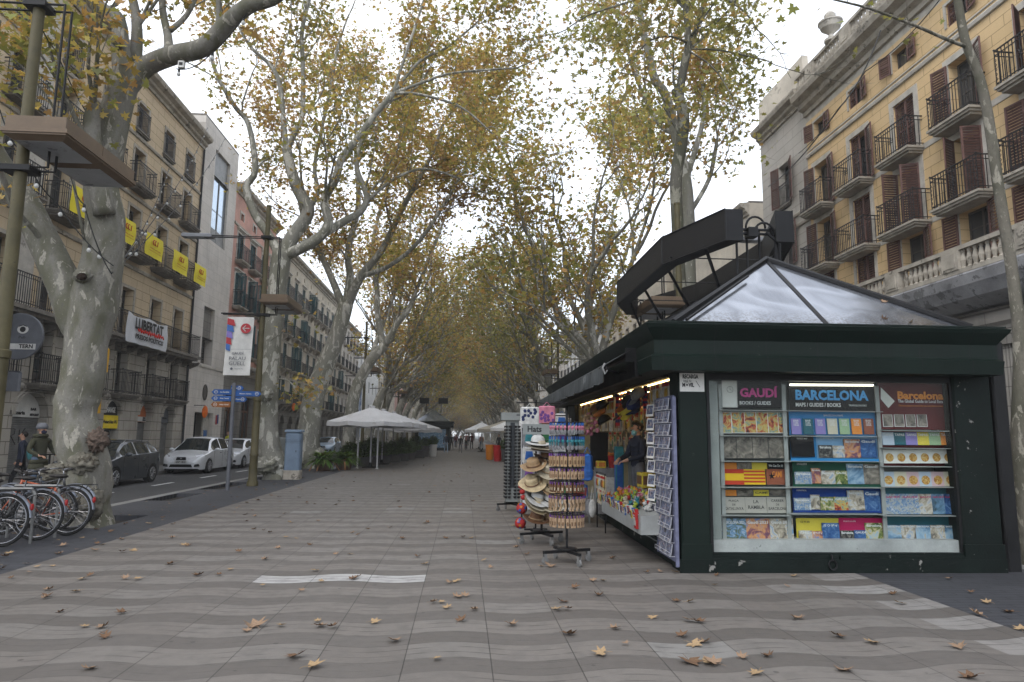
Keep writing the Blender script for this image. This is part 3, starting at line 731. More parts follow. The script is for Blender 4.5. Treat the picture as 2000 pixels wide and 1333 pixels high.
gen(1, 95, 130, 16.5, 'distant stone building on the right beyond the whitewashed one', M_stPale, M_dkst, None, 10, 4, 3.0, far=True)
gen(1, 130, 180, 16, 'far cream building on the right side of the street', M_cream2, M_dkst, None, 12, 4, 3.0, far=True)
gen(1, 180, 290, 17, 'farthest building on the right side of the street', M_cream, M_dkst, None, 14, 4, 3.0, far=True)
# ================= trees =================
def bark_mat(name, base, pale, olive, sc_=2.4, thr=.56):
    m, N, p, o = newmat(name)
    tc = N.n('ShaderNodeTexCoord').outputs['Object']
    mp = N.n('ShaderNodeMapping'); mp.inputs['Scale'].default_value = (1.3, 1.3, .55); N.l(tc, mp.inputs[0]); v = mp.outputs[0]
    a = N.noise(v, sc_, 4, .55, .6); b_ = N.noise(v, sc_*.55, 3, .5, .4); c_ = N.noise(tc, 26, 4, .7); d = N.noise(v, sc_*3.2, 3, .6, .3)
    c = N.mix(N.ramp(b_, [(.40, 0.), (.62, 1.)]), base, olive)
    c = N.mix(N.ramp(a, [(thr, 0.), (thr+.02, 1.)]), c, pale)
    c = N.mix(N.m('MULTIPLY', N.ramp(d, [(thr+.06, 0.), (thr+.08, 1.)]), .8), c, pale)
    c = N.mix(N.m('MULTIPLY', N.ramp(d, [(.36, 1.), (.39, 0.)]), .5), c, tuple(k*.5 for k in base))
    c = N.mix(N.m('MULTIPLY', N.ramp(c_, [(.4, 0.), (.75, 1.)]), .5), c, tuple(k*.5 for k in base))
    N.l(c, p.inputs['Base Color']); p.inputs['Roughness'].default_value = .85
    h = N.m('ADD', N.m('MULTIPLY', c_, .5), N.m('ADD', N.m('MULTIPLY', a, .6), N.m('MULTIPLY', d, .4)))
    bump(N, p, h, .7, .03); return m
M_bark = bark_mat('plane_bark', (.23,.222,.192), (.44,.425,.37), (.165,.162,.12))
M_barkN = bark_mat('near_plane_bark', (.185,.175,.150), (.32,.30,.25), (.105,.102,.065), 4.6, .60)
M_barkT = bark_mat('sapling_bark', (.135,.122,.095), (.27,.25,.20), (.075,.072,.048), 5, .58)
M_barkD = bark_mat('dark_plane_bark', (.105,.098,.078), (.24,.23,.18), (.065,.068,.040))
M_burl = mat('burl_bark', (.13,.095,.075), .95, .5, 9, bmp=1.0, fine=30)
M_burl2 = mat('grey_burl_bark', (.15,.138,.11), .95, .4, 7, spots=((.07,.06,.045), 5, .55), bmp=1.0, fine=25)
M_hollow = mat('hollow_wood', (.02,.012,.008), .95, .4, 6)
def leaf_mat(name, stops, tr=.55, nscale=.35):
    m, N, p, o = newmat(name); N.nt.nodes.remove(p)
    g = N.n('ShaderNodeNewGeometry'); tc = N.n('ShaderNodeTexCoord').outputs['Object']
    n1 = N.noise(tc, nscale, 3, .6); f = N.m('ADD', N.m('MULTIPLY', g.outputs['Random Per Island'], .55), N.m('MULTIPLY_ADD', n1, 1.5, -.5))
    c = N.ramp(f, stops)
    r2 = N.n('ShaderNodeTexWhiteNoise'); r2.noise_dimensions = '1D'; N.l(N.m('MULTIPLY', g.outputs['Random Per Island'], 91.7), r2.inputs['W'])
    hsv = N.n('ShaderNodeHueSaturation'); N.l(c, hsv.inputs['Color']); N.l(N.m('MULTIPLY_ADD', r2.outputs['Value'], .95, .45), hsv.inputs['Value'])
    d = N.n('ShaderNodeBsdfDiffuse'); t = N.n('ShaderNodeBsdfTranslucent'); gl = N.n('ShaderNodeBsdfGlossy'); gl.inputs['Roughness'].default_value = .45
    gl.inputs['Color'].default_value = (.6,.6,.6,1)
    N.l(hsv.outputs[0], d.inputs[0]); N.l(N.mix(.25, hsv.outputs[0], (.45,.34,.05)), t.inputs[0])
    mx = N.n('ShaderNodeMixShader'); mx.inputs[0].default_value = tr; N.l(d.outputs[0], mx.inputs[1]); N.l(t.outputs[0], mx.inputs[2])
    mx2 = N.n('ShaderNodeMixShader'); mx2.inputs[0].default_value = .05; N.l(mx.outputs[0], mx2.inputs[1]); N.l(gl.outputs[0], mx2.inputs[2])
    N.l(mx2.outputs[0], o.inputs[0]); return m
G1 = (.12,.165,.045); G2 = (.27,.29,.075); YB = (.52,.40,.10); OR = (.50,.28,.09); BR = (.33,.19,.10)
M_leafA = leaf_mat('autumn_leaves', [(0, G1), (.34, G2), (.54, YB), (.72, OR), (.95, BR)])
M_leafG = leaf_mat('green_autumn_leaves', [(0, (.14,.17,.06)), (.4, G2), (.7, (.38,.34,.13)), (.95, OR)])
M_leafB = leaf_mat('russet_leaves', [(0, G1), (.25, G2), (.42, YB), (.62, OR), (.92, BR)])
def star(lobes=5):
    pts = []
    prof = [(-90, .12), (-62, .34), (-38, .40), (-15, .92*.62), (12, .30), (32, .62), (55, .30), (90, .66), (125, .30), (148, .62), (168, .30), (195, .92*.62), (218, .40), (242, .34)]
    for a, r in prof: pts.append((r*cos(radians(a)), r*sin(radians(a))+.12))
    return np.array(pts)
STAR = star(); 
HEX = np.array([(0,-.5),(.38,-.1),(.5,.25),(.1,.28),(0,.62),(-.25,.3),(-.5,.2),(-.3,-.25)])
def leaves_mesh(name, centers, size, mt, tmpl=STAR, jit=.3, droop=.5):
    n = len(centers); k = len(tmpl)
    c = np.asarray(centers, dtype=np.float64)
    s = size*(1+jit*rng.standard_normal(n)).clip(.45, 1.7)
    nrm = rng.standard_normal((n, 3)); nrm[:, 2] = np.abs(nrm[:, 2])*1.2+droop; nrm /= np.linalg.norm(nrm, axis=1)[:, None]
    t = rng.standard_normal((n, 3)); t -= nrm*np.sum(t*nrm, axis=1)[:, None]; t /= np.linalg.norm(t, axis=1)[:, None]; b = np.cross(nrm, t)
    co = c[:, None, :]+s[:, None, None]*(tmpl[None, :, 0:1]*t[:, None, :]+tmpl[None, :, 1:2]*b[:, None, :])
    fold = np.abs(tmpl[:, 0])*.45
    co += s[:, None, None]*(fold[None, :, None]*nrm[:, None, :])*rng.uniform(-.6, 1., (n, 1, 1))
    me = bpy.data.meshes.new(name); me.vertices.add(n*k); me.vertices.foreach_set('co', co.reshape(-1).astype(np.float32))
    me.loops.add(n*k); me.loops.foreach_set('vertex_index', np.arange(n*k, dtype=np.int32))
    me.polygons.add(n); me.polygons.foreach_set('loop_start', np.arange(0, n*k, k, dtype=np.int32))
    me.update(calc_edges=True); me.validate(); me.materials.append(mt); return me
def smooth_path(pts, rads, sub=4):
    P = [Vector(p) for p in pts]; out = []; ro = []
    for i in range(len(P)-1):
        p0 = P[max(0, i-1)]; p1 = P[i]; p2 = P[i+1]; p3 = P[min(len(P)-1, i+2)]
        for j in range(sub):
            t = j/sub
            out.append(.5*((2*p1)+(p2-p0)*t+(2*p0-5*p1+4*p2-p3)*t*t+(3*p1-p0-3*p2+p3)*t**3)); ro.append(rads[i]*(1-t)+rads[i+1]*t)
    out.append(P[-1]); ro.append(rads[-1]); return out, ro
class Tree:
    def __init__(s, seed): s.r = random.Random(seed); s.b = MB(); s.tips = []; s.low = 0
    def branch(s, p, d, r, L, depth, spread=.55, up=.25, leafy=1):
        R = s.r; n = 5 if L > 1.5 else 3; pts = [Vector(p)]; d = Vector(d).normalized(); rads = [r]
        r1 = r*R.uniform(.5, .62)
        for i in range(n):
            w = Vector((R.gauss(0, 1), R.gauss(0, 1), R.gauss(0, .6)))*.16
            d = (d+w+Vector((0, 0, up*.35))).normalized(); pts.append(pts[-1]+d*(L/n)); rads.append(r+(r1-r)*(i+1)/n)
        s.b.tube(pts, rads, 8 if r > .09 else (6 if r > .035 else 4), caps=False)
        if leafy and depth <= 1:
            for i in range(1, len(pts)): s.tips.append((pts[i], .42 if depth else .36))
        if depth == 0: s.tips.append((pts[-1], .5)); return
        k = R.choice([2, 3]) if depth > 1 else 3
        a0 = R.uniform(0, 2*pi); dd = (pts[-1]-pts[-2]).normalized(); u = dd.orthogonal().normalized(); v = dd.cross(u)
        for i in range(k):
            a = a0+2*pi*i/k+R.uniform(-.4, .4); sp = spread*R.uniform(.6, 1.25)
            nd = (dd+(u*cos(a)+v*sin(a))*sp+Vector((0, 0, up*.6))).normalized()
            s.branch(pts[-1], nd, r1*R.uniform(.7, .95), L*R.uniform(.62, .88), depth-1, spread, up)
        if depth >= 1:   # lateral shoots
            for i in range(1, n):
                if R.random() < .5:
                    a = R.uniform(0, 2*pi); dd = (pts[i+1]-pts[i]).normalized(); u = dd.orthogonal().normalized(); v = dd.cross(u)
                    s.branch(pts[i], (dd*.5+(u*cos(a)+v*sin(a))*.9+Vector((0,0,.2))), rads[i]*.35, L*R.uniform(.35, .6), max(0, depth-2), spread, up)
    def limb(s, pts, rads, grow=None, shoots=0, sub=4, n=10, shoot_from=.35, L=1.8):
        P, Rr = smooth_path(pts, rads, sub); s.b.tube(P, Rr, n, caps=True)
        R = s.r
        for k in range(shoots):
            i = int(len(P)*R.uniform(shoot_from, .98)); i = min(i, len(P)-2); a = R.uniform(0, 2*pi)
            dd = (P[i+1]-P[i]).normalized(); u = dd.orthogonal().normalized(); v = dd.cross(u)
            s.branch(P[i], dd*.6+(u*cos(a)+v*sin(a))*.8+Vector((0,0,.3)), min(Rr[i]*.4, .06), L*R.uniform(.6, 1.3), 1)
        if grow: s.branch(P[-1], (P[-1]-P[-2]), Rr[-1]*.9, grow[0], grow[1])
        return P, Rr
    def leaves(s, n, size, mt, tmpl=STAR, name='crown', o=None, lim=(-9, 9)):
        T = s.tips if o is None else [t for t in s.tips if lim[0] < (o.x+t[0].x)/(o.y+t[0].y) < lim[1]]
        w = np.array([s.r.uniform(.3, 1.7)**1.5 for _ in T]); w /= w.sum()
        idx = rng.choice(len(T), n, p=w); base = np.array([tuple(T[i][0]) for i in idx]); sg = np.array([T[i][1] for i in idx])
        c = base+rng.standard_normal((n, 3))*sg[:, None]*np.array([1, 1, .75]); return leaves_mesh(name, c, size, mt, tmpl)
def roughen(me, amp, freq, zmax=99, seed=0):
    from mathutils import noise as mn
    me.update()
    for v in me.vertices:
        if v.co.z < zmax:
            n_ = mn.noise(v.co*freq+Vector((seed, 0, 0)))+.5*mn.noise(v.co*freq*2.3)
            v.co += v.normal*amp*n_*(1 if v.co.z < 2.5 else .5)
def tree_obj(T, label, cat, loc, leafmesh, bark, group=None, extra=None):
    root = thing('plane_tree', label, cat, loc, 0, group)
    me = T.b.mesh('trunk', bark, True)
    return root, link('trunk', me, root), link('crown', leafmesh, root)
GL = 'plane trees along the left edge of the promenade'; GR = 'plane trees along the right edge of the promenade'
def W(o, Y, *ps):  # pixel points at depth Y (optionally per-point depth offset) relative to origin o
    out = []
    for p in ps: out.append(atY(p[0], p[1], Y+(p[2] if len(p) > 2 else 0))-o)
    return out
# --- T1, big near trunk ---
o = Vector((-6.85, 13.2, -.1)); T = Tree(11)
T.limb([(0.05,0,-.1),(0,0,.35),(-.05,0,1.0)]+W(o, 13.2, (150,800),(162,740),(170,650),(176,590),(190,520),(200,440)), [.55,.45,.42,.375,.36,.36,.36,.30,.15], n=28, sub=6)
T.limb(W(o, 13.2, (172,690,.1),(150,620,.05),(128,560),(85,470),(45,390),(-10,310),(-60,200),(-90,60)), [.2,.34,.31,.27,.25,.23,.2,.16], (2.6, 3), 3, n=18)
T.limb(W(o, 13.2, (178,700,.1),(186,610,.05),(200,520),(206,430),(198,360),(215,270),(232,200),(250,140)), [.2,.38,.36,.34,.30,.29,.27,.26], n=22, sub=6)
T.limb(W(o, 13.2, (236,210),(256,160),(290,128),(340,108,-.3),(400,92,-.6),(448,42,-.9),(490,10,-1.1),(545,-10,-1.3),(600,-90,-1.5)), [.12,.21,.19,.18,.17,.15,.14,.12,.1], (2.6, 3), 4, n=16)
T.limb(W(o, 13.2, (448,42,-.9),(485,0,-.8),(500,-60,-.6)), [.12,.09,.07], (2.4, 3), 0)
T.limb(W(o, 13.2, (245,160),(236,100),(232,40),(205,20),(175,-10),(160,-60)), [.22,.17,.13,.12,.11,.1], (2.4, 3), 2, n=14)
T.limb(W(o, 13.2, (262,130,.3),(268,70,.4),(262,10,.5),(240,-60,.6)), [.14,.11,.09,.08], (2.4, 3), 3)
T.limb(W(o, 13.2, (330,110,-.3),(328,70,.3),(318,20,.6),(316,-50,1)), [.10,.08,.07,.06], (2.2, 3), 3)
T.limb(W(o, 13.2, (333,60,.3),(365,30,.5),(390,-20,.8)), [.06,.05,.04], (2, 2), 2)
T.limb(W(o, 13.2, (205,420,-.3),(185,330,-.5),(180,240,-.5),(185,205,-.5)), [.2,.16,.14,.12], None, 3, n=12)
T.limb(W(o, 13.2, (165,470,-.4),(120,250,-.9),(70,160,-1.2),(20,110,-1.4)), [.03,.022,.016,.01], (1., 1), 4, L=.9)
R_, tr, cr = tree_obj(T, 'big burly plane tree in front, behind the bicycles, with hollow knot and forked trunk', 'tree', o, T.leaves(9500, .15, M_leafA), M_barkN, GL)
roughen(tr.data, .10, 1.7, 2.2, 3); roughen(tr.data, .035, 3.2, 6, 9)
from mathutils import noise as mnz
def burl(c, r, parent, mt=M_burl, name='burl', seed=0, f=3.0, amp=.28):
    b = MB(); b.ball((0,0,0), 1, 40, 26); vs = []
    for v in b.v:
        v = Vector(v); k = 1+amp*mnz.noise(v*f+Vector((seed,0,0)))+amp*.7*mnz.noise(v*f*3+Vector((seed,5,0))); vs.append((v.x*r[0]*k, v.y*r[1]*k, v.z*r[2]*k))
    b.v = vs; return part(name, b, mt, parent, True, c)
burl(atY(192,860,12.9)-o, (.155,.16,.19), R_, seed=1, f=4.5, amp=.5)
burl(atY(112,925,12.85)-o, (.24,.2,.17), R_, M_burl2, seed=2); burl(atY(160,905,12.9)-o, (.26,.2,.20), R_, M_burl2, seed=3)
burl(atY(180,985,12.8)-o, (.18,.2,.28), R_, M_burl2, seed=5); burl(atY(130,985,12.85)-o, (.36,.25,.3), R_, M_burl2, seed=6)
burl(atY(163,540,12.85)-o, (.17,.14,.13), R_, M_barkN, 'knot', 7, amp=.2); burl(atY(160,541,12.69)-o, (.085,.05,.07), R_, M_hollow, 'knot_hole', 8, amp=.2)
burl(atY(232,85,12.95)-o, (.11,.1,.09), R_, M_barkN, 'knot', 9, amp=.2)
# --- T2 ---
o = Vector((-6.7, 25.6, -.1)); T = Tree(21)
T.limb([(.05,0,-.1),(0,0,.5)]+W(o, 25.6, (522,850),(528,700),(540,580),(552,490)), [.56,.45,.38,.35,.34,.36], n=22, sub=5)
T.limb(W(o, 25.6, (550,505),(572,462),(602,416),(590,385),(578,362),(566,322),(560,290)), [.30,.26,.24,.23,.22,.20,.18], None, 1, n=14)
T.limb(W(o, 25.6, (560,295),(555,250),(547,168),(530,130),(492,95),(470,60)), [.11,.10,.09,.08,.06,.05], (2.6, 3), 4)
T.limb(W(o, 25.6, (561,295),(575,262),(590,227),(592,140),(590,63),(607,-10)), [.12,.11,.10,.09,.08,.07], (2.8, 3), 5)
T.limb(W(o, 25.6, (555,500),(600,480,-.3),(628,460,-.4),(642,434,-.5),(634,392,-.5),(656,350,-.6),(667,311,-.7),(700,268,-.8),(730,227,-.9),(768,183,-1.0)), [.22,.19,.18,.17,.16,.15,.14,.12,.11,.10], None, 5, n=12)
for q in ([(793,105),(828,0),(840,-60)], [(820,120),(870,95),(926,50)], [(830,160),(887,143),(1010,133)], [(820,185),(900,210),(960,260)]):
    T.limb(W(o, 24.6, (768,183), *q), [.065,.055,.045,.035], (2.2, 3), 4)
T.limb(W(o, 25.6, (560,500),(604,474,.2),(670,434,.5),(705,413,.7),(716,381,.9),(697,329,1),(705,280,1.2),(730,238,1.4)), [.2,.17,.15,.13,.12,.10,.09,.08], (2.4, 3), 6, n=12)
T.limb(W(o, 25.6, (715,395,.8),(770,350,1.2),(830,330,1.8),(900,350,2)), [.07,.06,.05,.04], (2.2, 3), 4)
T.limb(W(o, 25.6, (548,500),(520,452,.4),(498,420,.5),(481,367,.6),(499,332,.6),(486,245,.8),(460,210,.8),(430,160,.9),(415,122,1)), [.19,.16,.15,.14,.12,.1,.09,.08,.07], (2.4, 3), 6, n=12)
T.limb(W(o, 25.6, (560,470,.4),(585,430,.9),(620,380,1.6),(615,320,2),(640,200,2.6),(660,90,3)), [.12,.10,.09,.08,.07,.06], (2.6, 3), 6)
# leafy sprig low on the trunk
T.limb(W(o, 25.6, (545,740,-.4),(565,745,-.7),(585,770,-.9)), [.03,.02,.012], (.5, 0), 1, L=.5)
T.limb(W(o, 25.6, (530,665,-.4),(550,650,-.7),(560,640,-.8)), [.02,.015,.01], (.4, 0), 0)
R_, tr, cr = tree_obj(T, 'tall plane tree with twisting branches behind the banner lamp post', 'tree', o, T.leaves(19000, .155, M_leafA, o=o, lim=(-.42, .11)), M_bark, GL)
roughen(tr.data, .10, 1.6, 2.0, 5); burl(atY(520,770,25.2)-o, (.26,.22,.26), R_, M_bark, seed=12); burl(atY(523,910,25.3)-o, (.5,.42,.3), R_, M_bark, seed=13, amp=.35)
# --- T3 ---
o = Vector((-6.95, 33.6, -.1)); T = Tree(31)
T.limb([(.0,0,-.1),(0,0,.5)]+W(o, 33.6, (603,886),(607,805),(624,744),(656,663),(676,594)), [.66,.60,.58,.52,.46,.40,.36], n=20, sub=5)
T.limb(W(o, 33.6, (672,605),(652,554),(628,500),(605,460),(590,420)), [.22,.17,.14,.12,.10], (3, 3), 4)
T.limb(W(o, 33.6, (676,598),(684,541),(680,490),(700,400),(695,310)), [.24,.19,.16,.13,.1], (3, 3), 5)
T.limb(W(o, 33.6, (678,598),(705,540,-.5),(745,490,-1),(790,400,-1.5),(835,320,-2)), [.26,.2,.16,.13,.1], (3, 3), 6)
T.limb(W(o, 33.6, (705,540,-.5),(760,520,-1.5),(820,470,-2.5),(880,380,-3)), [.14,.11,.09,.07], (2.6, 3), 5)
R_, tr, cr = tree_obj(T, 'thick plane tree leaning right behind the leafy planter', 'tree', o, T.leaves(17000, .165, M_leafB), M_bark, GL)
roughen(tr.data, .08, 1.6, 2.5, 7)
# --- T4 ---
o = Vector((-6.95, 43.0, -.1)); T = Tree(41)
T.limb([(.0,0,-.1),(0,0,.6)]+W(o, 43, (686,805),(696,759),(722,708),(752,675)), [.5,.42,.40,.36,.33,.30], n=16, sub=5)
T.limb(W(o, 43, (752,675),(778,629),(798,606),(813,568),(860,450)), [.22,.19,.16,.13,.1], (3.2, 3), 5)
T.limb(W(o, 43, (750,678),(738,620),(736,560),(728,480),(745,400)), [.22,.19,.16,.13,.1], (3.2, 3), 5)
T.limb(W(o, 43, (722,708),(745,640,2),(775,560,3),(800,460,4)), [.18,.15,.12,.1], (3, 3), 5)
tree_obj(T, 'smooth plane tree curving to the right above the white parasols', 'tree', o, T.leaves(13000, .18, M_leafB, HEX), M_bark, GL)
# --- R1 dark stem & R1b pale stem behind kiosk ---
o = Vector((6.75, 19.6, -.1)); T = Tree(51)
T.limb([(0,0,-.1),(0,0,2)]+W(o, 19.6, (1328,560),(1323,437),(1320,350),(1331,280),(1334,224),(1320,175)), [.24,.2,.19,.18,.18,.19,.18,.15], None, 2, n=14, shoot_from=.6, L=1.2)
T.limb(W(o, 19.6, (1333,230),(1328,180),(1338,120),(1344,90),(1340,20),(1336,-40)), [.14,.13,.13,.12,.10,.09], (2.2, 3), 4)
T.limb(W(o, 19.6, (1344,92),(1356,70),(1368,30),(1384,-20)), [.09,.08,.08,.07], (2.2, 3), 5)
T.limb(W(o, 19.6, (1350,96),(1400,98,-.6),(1450,108,-1),(1495,118,-1.4)), [.035,.03,.024,.02], (1.6, 2), 6, L=1.0)
T.limb(W(o, 19.6, (1345,100),(1390,130,-.6),(1425,180,-1),(1440,220,-1.2)), [.03,.025,.018,.014], (1.2, 1), 4, L=.9)
T.limb(W(o, 19.6, (1342,84),(1310,72,-.8),(1270,80,-1),(1230,120,-1.2)), [.04,.03,.024,.02], (1.6, 2), 5, L=1.2)
T.limb(W(o, 19.6, (1340,10),(1290,-10,-.5),(1210,10,-1),(1150,30,-1.4)), [.05,.04,.03,.025], (1.6, 2), 6, L=1.2)
T.limb(W(o, 19.6, (1384,-20),(1420,0,-.4),(1455,25,-.8),(1480,60,-1.0)), [.05,.04,.03,.025], (1.0, 1), 5, L=.9)
tree_obj(T, 'slender dark plane tree rising behind the black ring sign, sparse crown', 'tree', o, T.leaves(6200, .145, M_leafG, o=o, lim=(.125, .455)), M_barkD, GR)
o = Vector((8.1, 23.5, -.1)); T = Tree(52)
T.limb([(0,0,-.1),(0,0,2)]+W(o, 23.5, (1347,560),(1345,427),(1339,350),(1317,252),(1299,185),(1278,154),(1267,105),(1252,40),(1247,-30)), [.28,.25,.23,.22,.20,.18,.17,.16,.14,.12,.11], (2.6, 3), 3, n=14, shoot_from=.55)
T.limb(W(o, 23.5, (1340,350),(1362,280,.6),(1375,220,1),(1372,170,1.5)), [.12,.1,.08,.06], (2, 3), 4)
T.limb(W(o, 23.5, (1318,260),(1290,245,.8),(1262,200,1.5),(1230,120,2)), [.12,.1,.08,.06], (2, 3), 4)
T.limb(W(o, 23.5, (1345,420),(1385,350,.8),(1400,280,1.2)), [.09,.08,.06], (1.8, 3), 4)
tree_obj(T, 'pale mottled plane tree beside the slender dark one behind the kiosk', 'tree', o, T.leaves(7000, .15, M_leafB, o=o, lim=(.12, .43)), M_bark, GR)
# --- thin near tree at right ---
o = Vector((7.9, 9.3, -.2)); T = Tree(61)
T.limb([(0,0,-.1),(-.02,0,1.4)]+W(o, 9.3, (1992,700),(1985,600),(1972,500),(1952,380),(1930,230),(1912,150),(1885,80),(1868,-10),(1850,-90)), [.12,.10,.088,.082,.078,.076,.072,.068,.064,.058,.05], (1.6, 2), 0, n=12)
T.limb(W(o, 9.3, (1888,92),(1850,78,-.1),(1790,52,-.2),(1700,18,-.4),(1620,-2,-.5)), [.03,.026,.022,.018,.012], (.8, 1), 2, L=.5)
tree_obj(T, 'thin spotted plane sapling stem at the right edge beside the kiosk', 'tree', o, T.leaves(110, .11, M_leafG), M_barkT, GR)
# --- R2 ---
o = Vector((6.95, 39, -.1)); T = Tree(71)
T.limb([(0,0,-.1),(0,0,2)]+W(o, 39, (1144,717),(1138,686),(1134,660)), [.42,.36,.34,.33,.32], n=16)
T.limb(W(o, 39, (1136,665),(1118,652),(1095,634),(1086,605),(1075,560),(1040,480),(1010,400)), [.25,.22,.2,.18,.15,.12,.09], (3, 3), 5)
T.limb(W(o, 39, (1136,665),(1150,634),(1154,590),(1168,540),(1190,450)), [.22,.18,.15,.13,.1], (3, 3), 5)
T.limb(W(o, 39, (1140,660),(1160,632,1),(1172,612,2),(1215,520,3),(1240,430,3)), [.18,.15,.13,.11,.09], (3, 3), 4)
tree_obj(T, 'forked plane tree rising just beyond the kiosk awning', 'tree', o, T.leaves(14000, .17, M_leafA, HEX), M_bark, GR)
# --- procedural rows ---
def proc(seed, lean, n=6400, size=.19, leaf=M_leafA, H=5.0, bark=M_bark):
    T = Tree(seed); R = T.r; b0 = R.uniform(.33, .42)
    d = Vector((lean*R.uniform(.3, .6), R.uniform(-.1, .1), 1)); tp = [Vector((0,0,-.1)), Vector((0,0,.6)), Vector((lean*.15,0,2.0)), Vector((lean*.4+d.x*.5, d.y, H*.75)), Vector((lean*.7+d.x, d.y*2, H))]
    T.limb(tp, [b0*1.35, b0, b0*.9, b0*.82, b0*.8], n=14)
    k = 4; a0 = R.uniform(0, 6)
    for i in range(k):
        a = a0+2*pi*i/k+R.uniform(-.3, .3); sp = R.uniform(.28, .62)
        T.branch(tp[-1], Vector((cos(a)*sp+lean*.32, sin(a)*sp, 1)), b0*R.uniform(.42, .55), R.uniform(4.0, 5.2), 3, .5, .22)
    for i in range(3):
        T.branch(tp[-2]+(tp[-1]-tp[-2])*R.uniform(.3,.9), Vector((lean*R.uniform(.9,1.5), R.uniform(-1,1), .8)), b0*.28, R.uniform(3.0, 4.0), 2, .55, .2)
    return T.b.mesh('trunk', bark, True), T.leaves(n, size, leaf, HEX)
protoL = proc(120, .3, leaf=M_leafB, H=1.6, n=16000)
protos = [proc(101, 1, leaf=M_leafA), proc(102, 1, leaf=M_leafB), proc(103, 1, leaf=M_leafA), proc(104, 1, leaf=M_leafG, n=5800)]
near_left = ['slim upright plane tree next after the curving one on the left', 'plane tree between the parasols and the far kiosk']
def place_tree(x, y, k, side, label):
    tm, lm = protos[k % len(protos)]
    r = thing('plane_tree', label, 'tree', (x, y, 0), 0, GL if side < 0 else GR)
    r.rotation_euler = (0, 0, (0 if side < 0 else pi)+random.uniform(-.5, .5)); s_ = random.uniform(.95, 1.14)*(1.0 if (side > 0 and y < 32) else 1); r.scale = (s_*random.uniform(.95,1.1), s_, s_)
    link('trunk', tm, r); link('crown', lm, r)
yl = [52.0, 60.5, 69, 78, 87, 96, 105, 115, 125, 136, 148, 161, 175, 190, 206, 224]
for i, y in enumerate(yl): place_tree(-6.95+random.uniform(-.4,.4), y, i, -1, f'{ORD[i+4]} plane tree of the left row, counted from the camera')
yr = [30.5, 48.5, 57, 66, 75, 84, 93, 103, 113, 124, 136, 148, 161, 175, 190, 206, 224]
for i, y in enumerate(yr): place_tree(6.95+random.uniform(-.4,.4), y, i+2, 1, f'{ORD[i+3]} plane tree of the right row, counted from the camera')
# trees closing the far vista
far_l = ['far low tree closing the vista, dead centre','far low tree closing the vista just left of centre','far low tree closing the vista just right of centre','far low tree left of the vanishing point','far low tree right of the vanishing point','outer left low tree at the end of the avenue','outer right low tree at the end of the avenue','low tree behind the left gap of the far row','low tree behind the right gap of the far row']
for i, (x, y) in enumerate([(0, 238), (-4, 240), (4, 240), (-8.5, 243), (8.5, 243), (-13, 246), (13, 246), (-2, 256), (2.4, 257)]):
    tm, lm = protoL
    r = thing('plane_tree', far_l[i], 'tree', (x, y, 0), i*1.7, 'trees at the far end')
    r.scale = (1.2, 1.2, .95); link('trunk', tm, r); link('crown', lm, r)
# ================= kiosk =================
KR = radians(-1.1); KO = Vector((2.68, 8.35, 0)); KM = Matrix.Translation(KO) @ Matrix.Rotation(KR, 4, 'Z'); KI = KM.inverted()
def kw(x, y, z): return KM @ Vector((x, y, z))
def kpY(px, py, yl):   # photograph ray with the kiosk plane local y = yl -> local point
    o = KI @ Vector((0, 0, CH)); d = KI.to_3x3() @ ray(px, py); return o+d*((yl-o.y)/d.y)
def kpX(px, py, xl):
    o = KI @ Vector((0, 0, CH)); d = KI.to_3x3() @ ray(px, py); return o+d*((xl-o.x)/d.x)
M_kg = mat('dark_green_paint', (.0045,.0105,.0080), .5, .3, 1.3, spots=((.055,.06,.055), 9, .69), bmp=.12, spec=.16)
M_kgw = mat('worn_green_paint', (.005,.0095,.0080), .55, .35, 1.6, spots=((.20,.195,.18), 4.5, .635), bmp=.3, spec=.14)
M_kblk = mat('black_steel', (.010,.010,.011), .45, .3, 3, spec=.2)
M_perf = bricks_mat('perforated_steel', (.026,.023,.021), (.030,.027,.024), (.006,.006,.006), .035, .022, .006, 'yz', .6, .1, bmp=.8)
M_shelf = mat('white_shelf', (.27,.28,.275), .5, .15, 3); M_greyp = mat('grey_panel', (.20,.215,.21), .6, .15, 2)
def roofmat():
    m, N, p, o = newmat('zinc_painted_reflections'); tc = N.n('ShaderNodeTexCoord').outputs['Object']
    mp = N.n('ShaderNodeMapping'); mp.inputs['Rotation'].default_value = (0, 0, .5); mp.inputs['Scale'].default_value = (6, .5, 1); N.l(tc, mp.inputs[0])
    s_ = N.noise(mp.outputs[0], 2, 4, .6, .5); g = N.noise(tc, 30, 3); sp = N.n('ShaderNodeSeparateXYZ'); N.l(tc, sp.inputs[0])
    dirt = N.m('MULTIPLY', N.ramp(sp.outputs[2], [(0, 1.), (1, 0.)]), 1.)
    mr = N.n('ShaderNodeMapRange'); mr.inputs['From Min'].default_value = 3.02; mr.inputs['From Max'].default_value = 3.30; mr.inputs['To Min'].default_value = 1.; mr.inputs['To Max'].default_value = 0.; N.l(sp.outputs[2], mr.inputs[0])
    f = N.m('MULTIPLY', mr.outputs[0], N.ramp(g, [(.42, 0.), (.6, 1.)]))
    refl_patches = N.ramp(N.noise(tc, .75, 2, .5, .4), [(.44, 0.), (.50, .9), (.58, .25), (.64, 1.)]); c = N.mix(s_, (.12,.13,.15), (.26,.275,.31)); c = N.mix(N.m('MULTIPLY', refl_patches, .7), c, (.40,.42,.46)); c = N.mix(f, c, (.10,.09,.08))  # large pale and dark patches paint reflections into the zinc colour
    N.l(c, p.inputs['Base Color']); p.inputs['Metallic'].default_value = .75
    N.l(N.m('MULTIPLY_ADD', s_, .16, .08), p.inputs['Roughness']); bump(N, p, N.noise(tc, 1.2, 2), .12, .05); return m
M_zinc = roofmat()
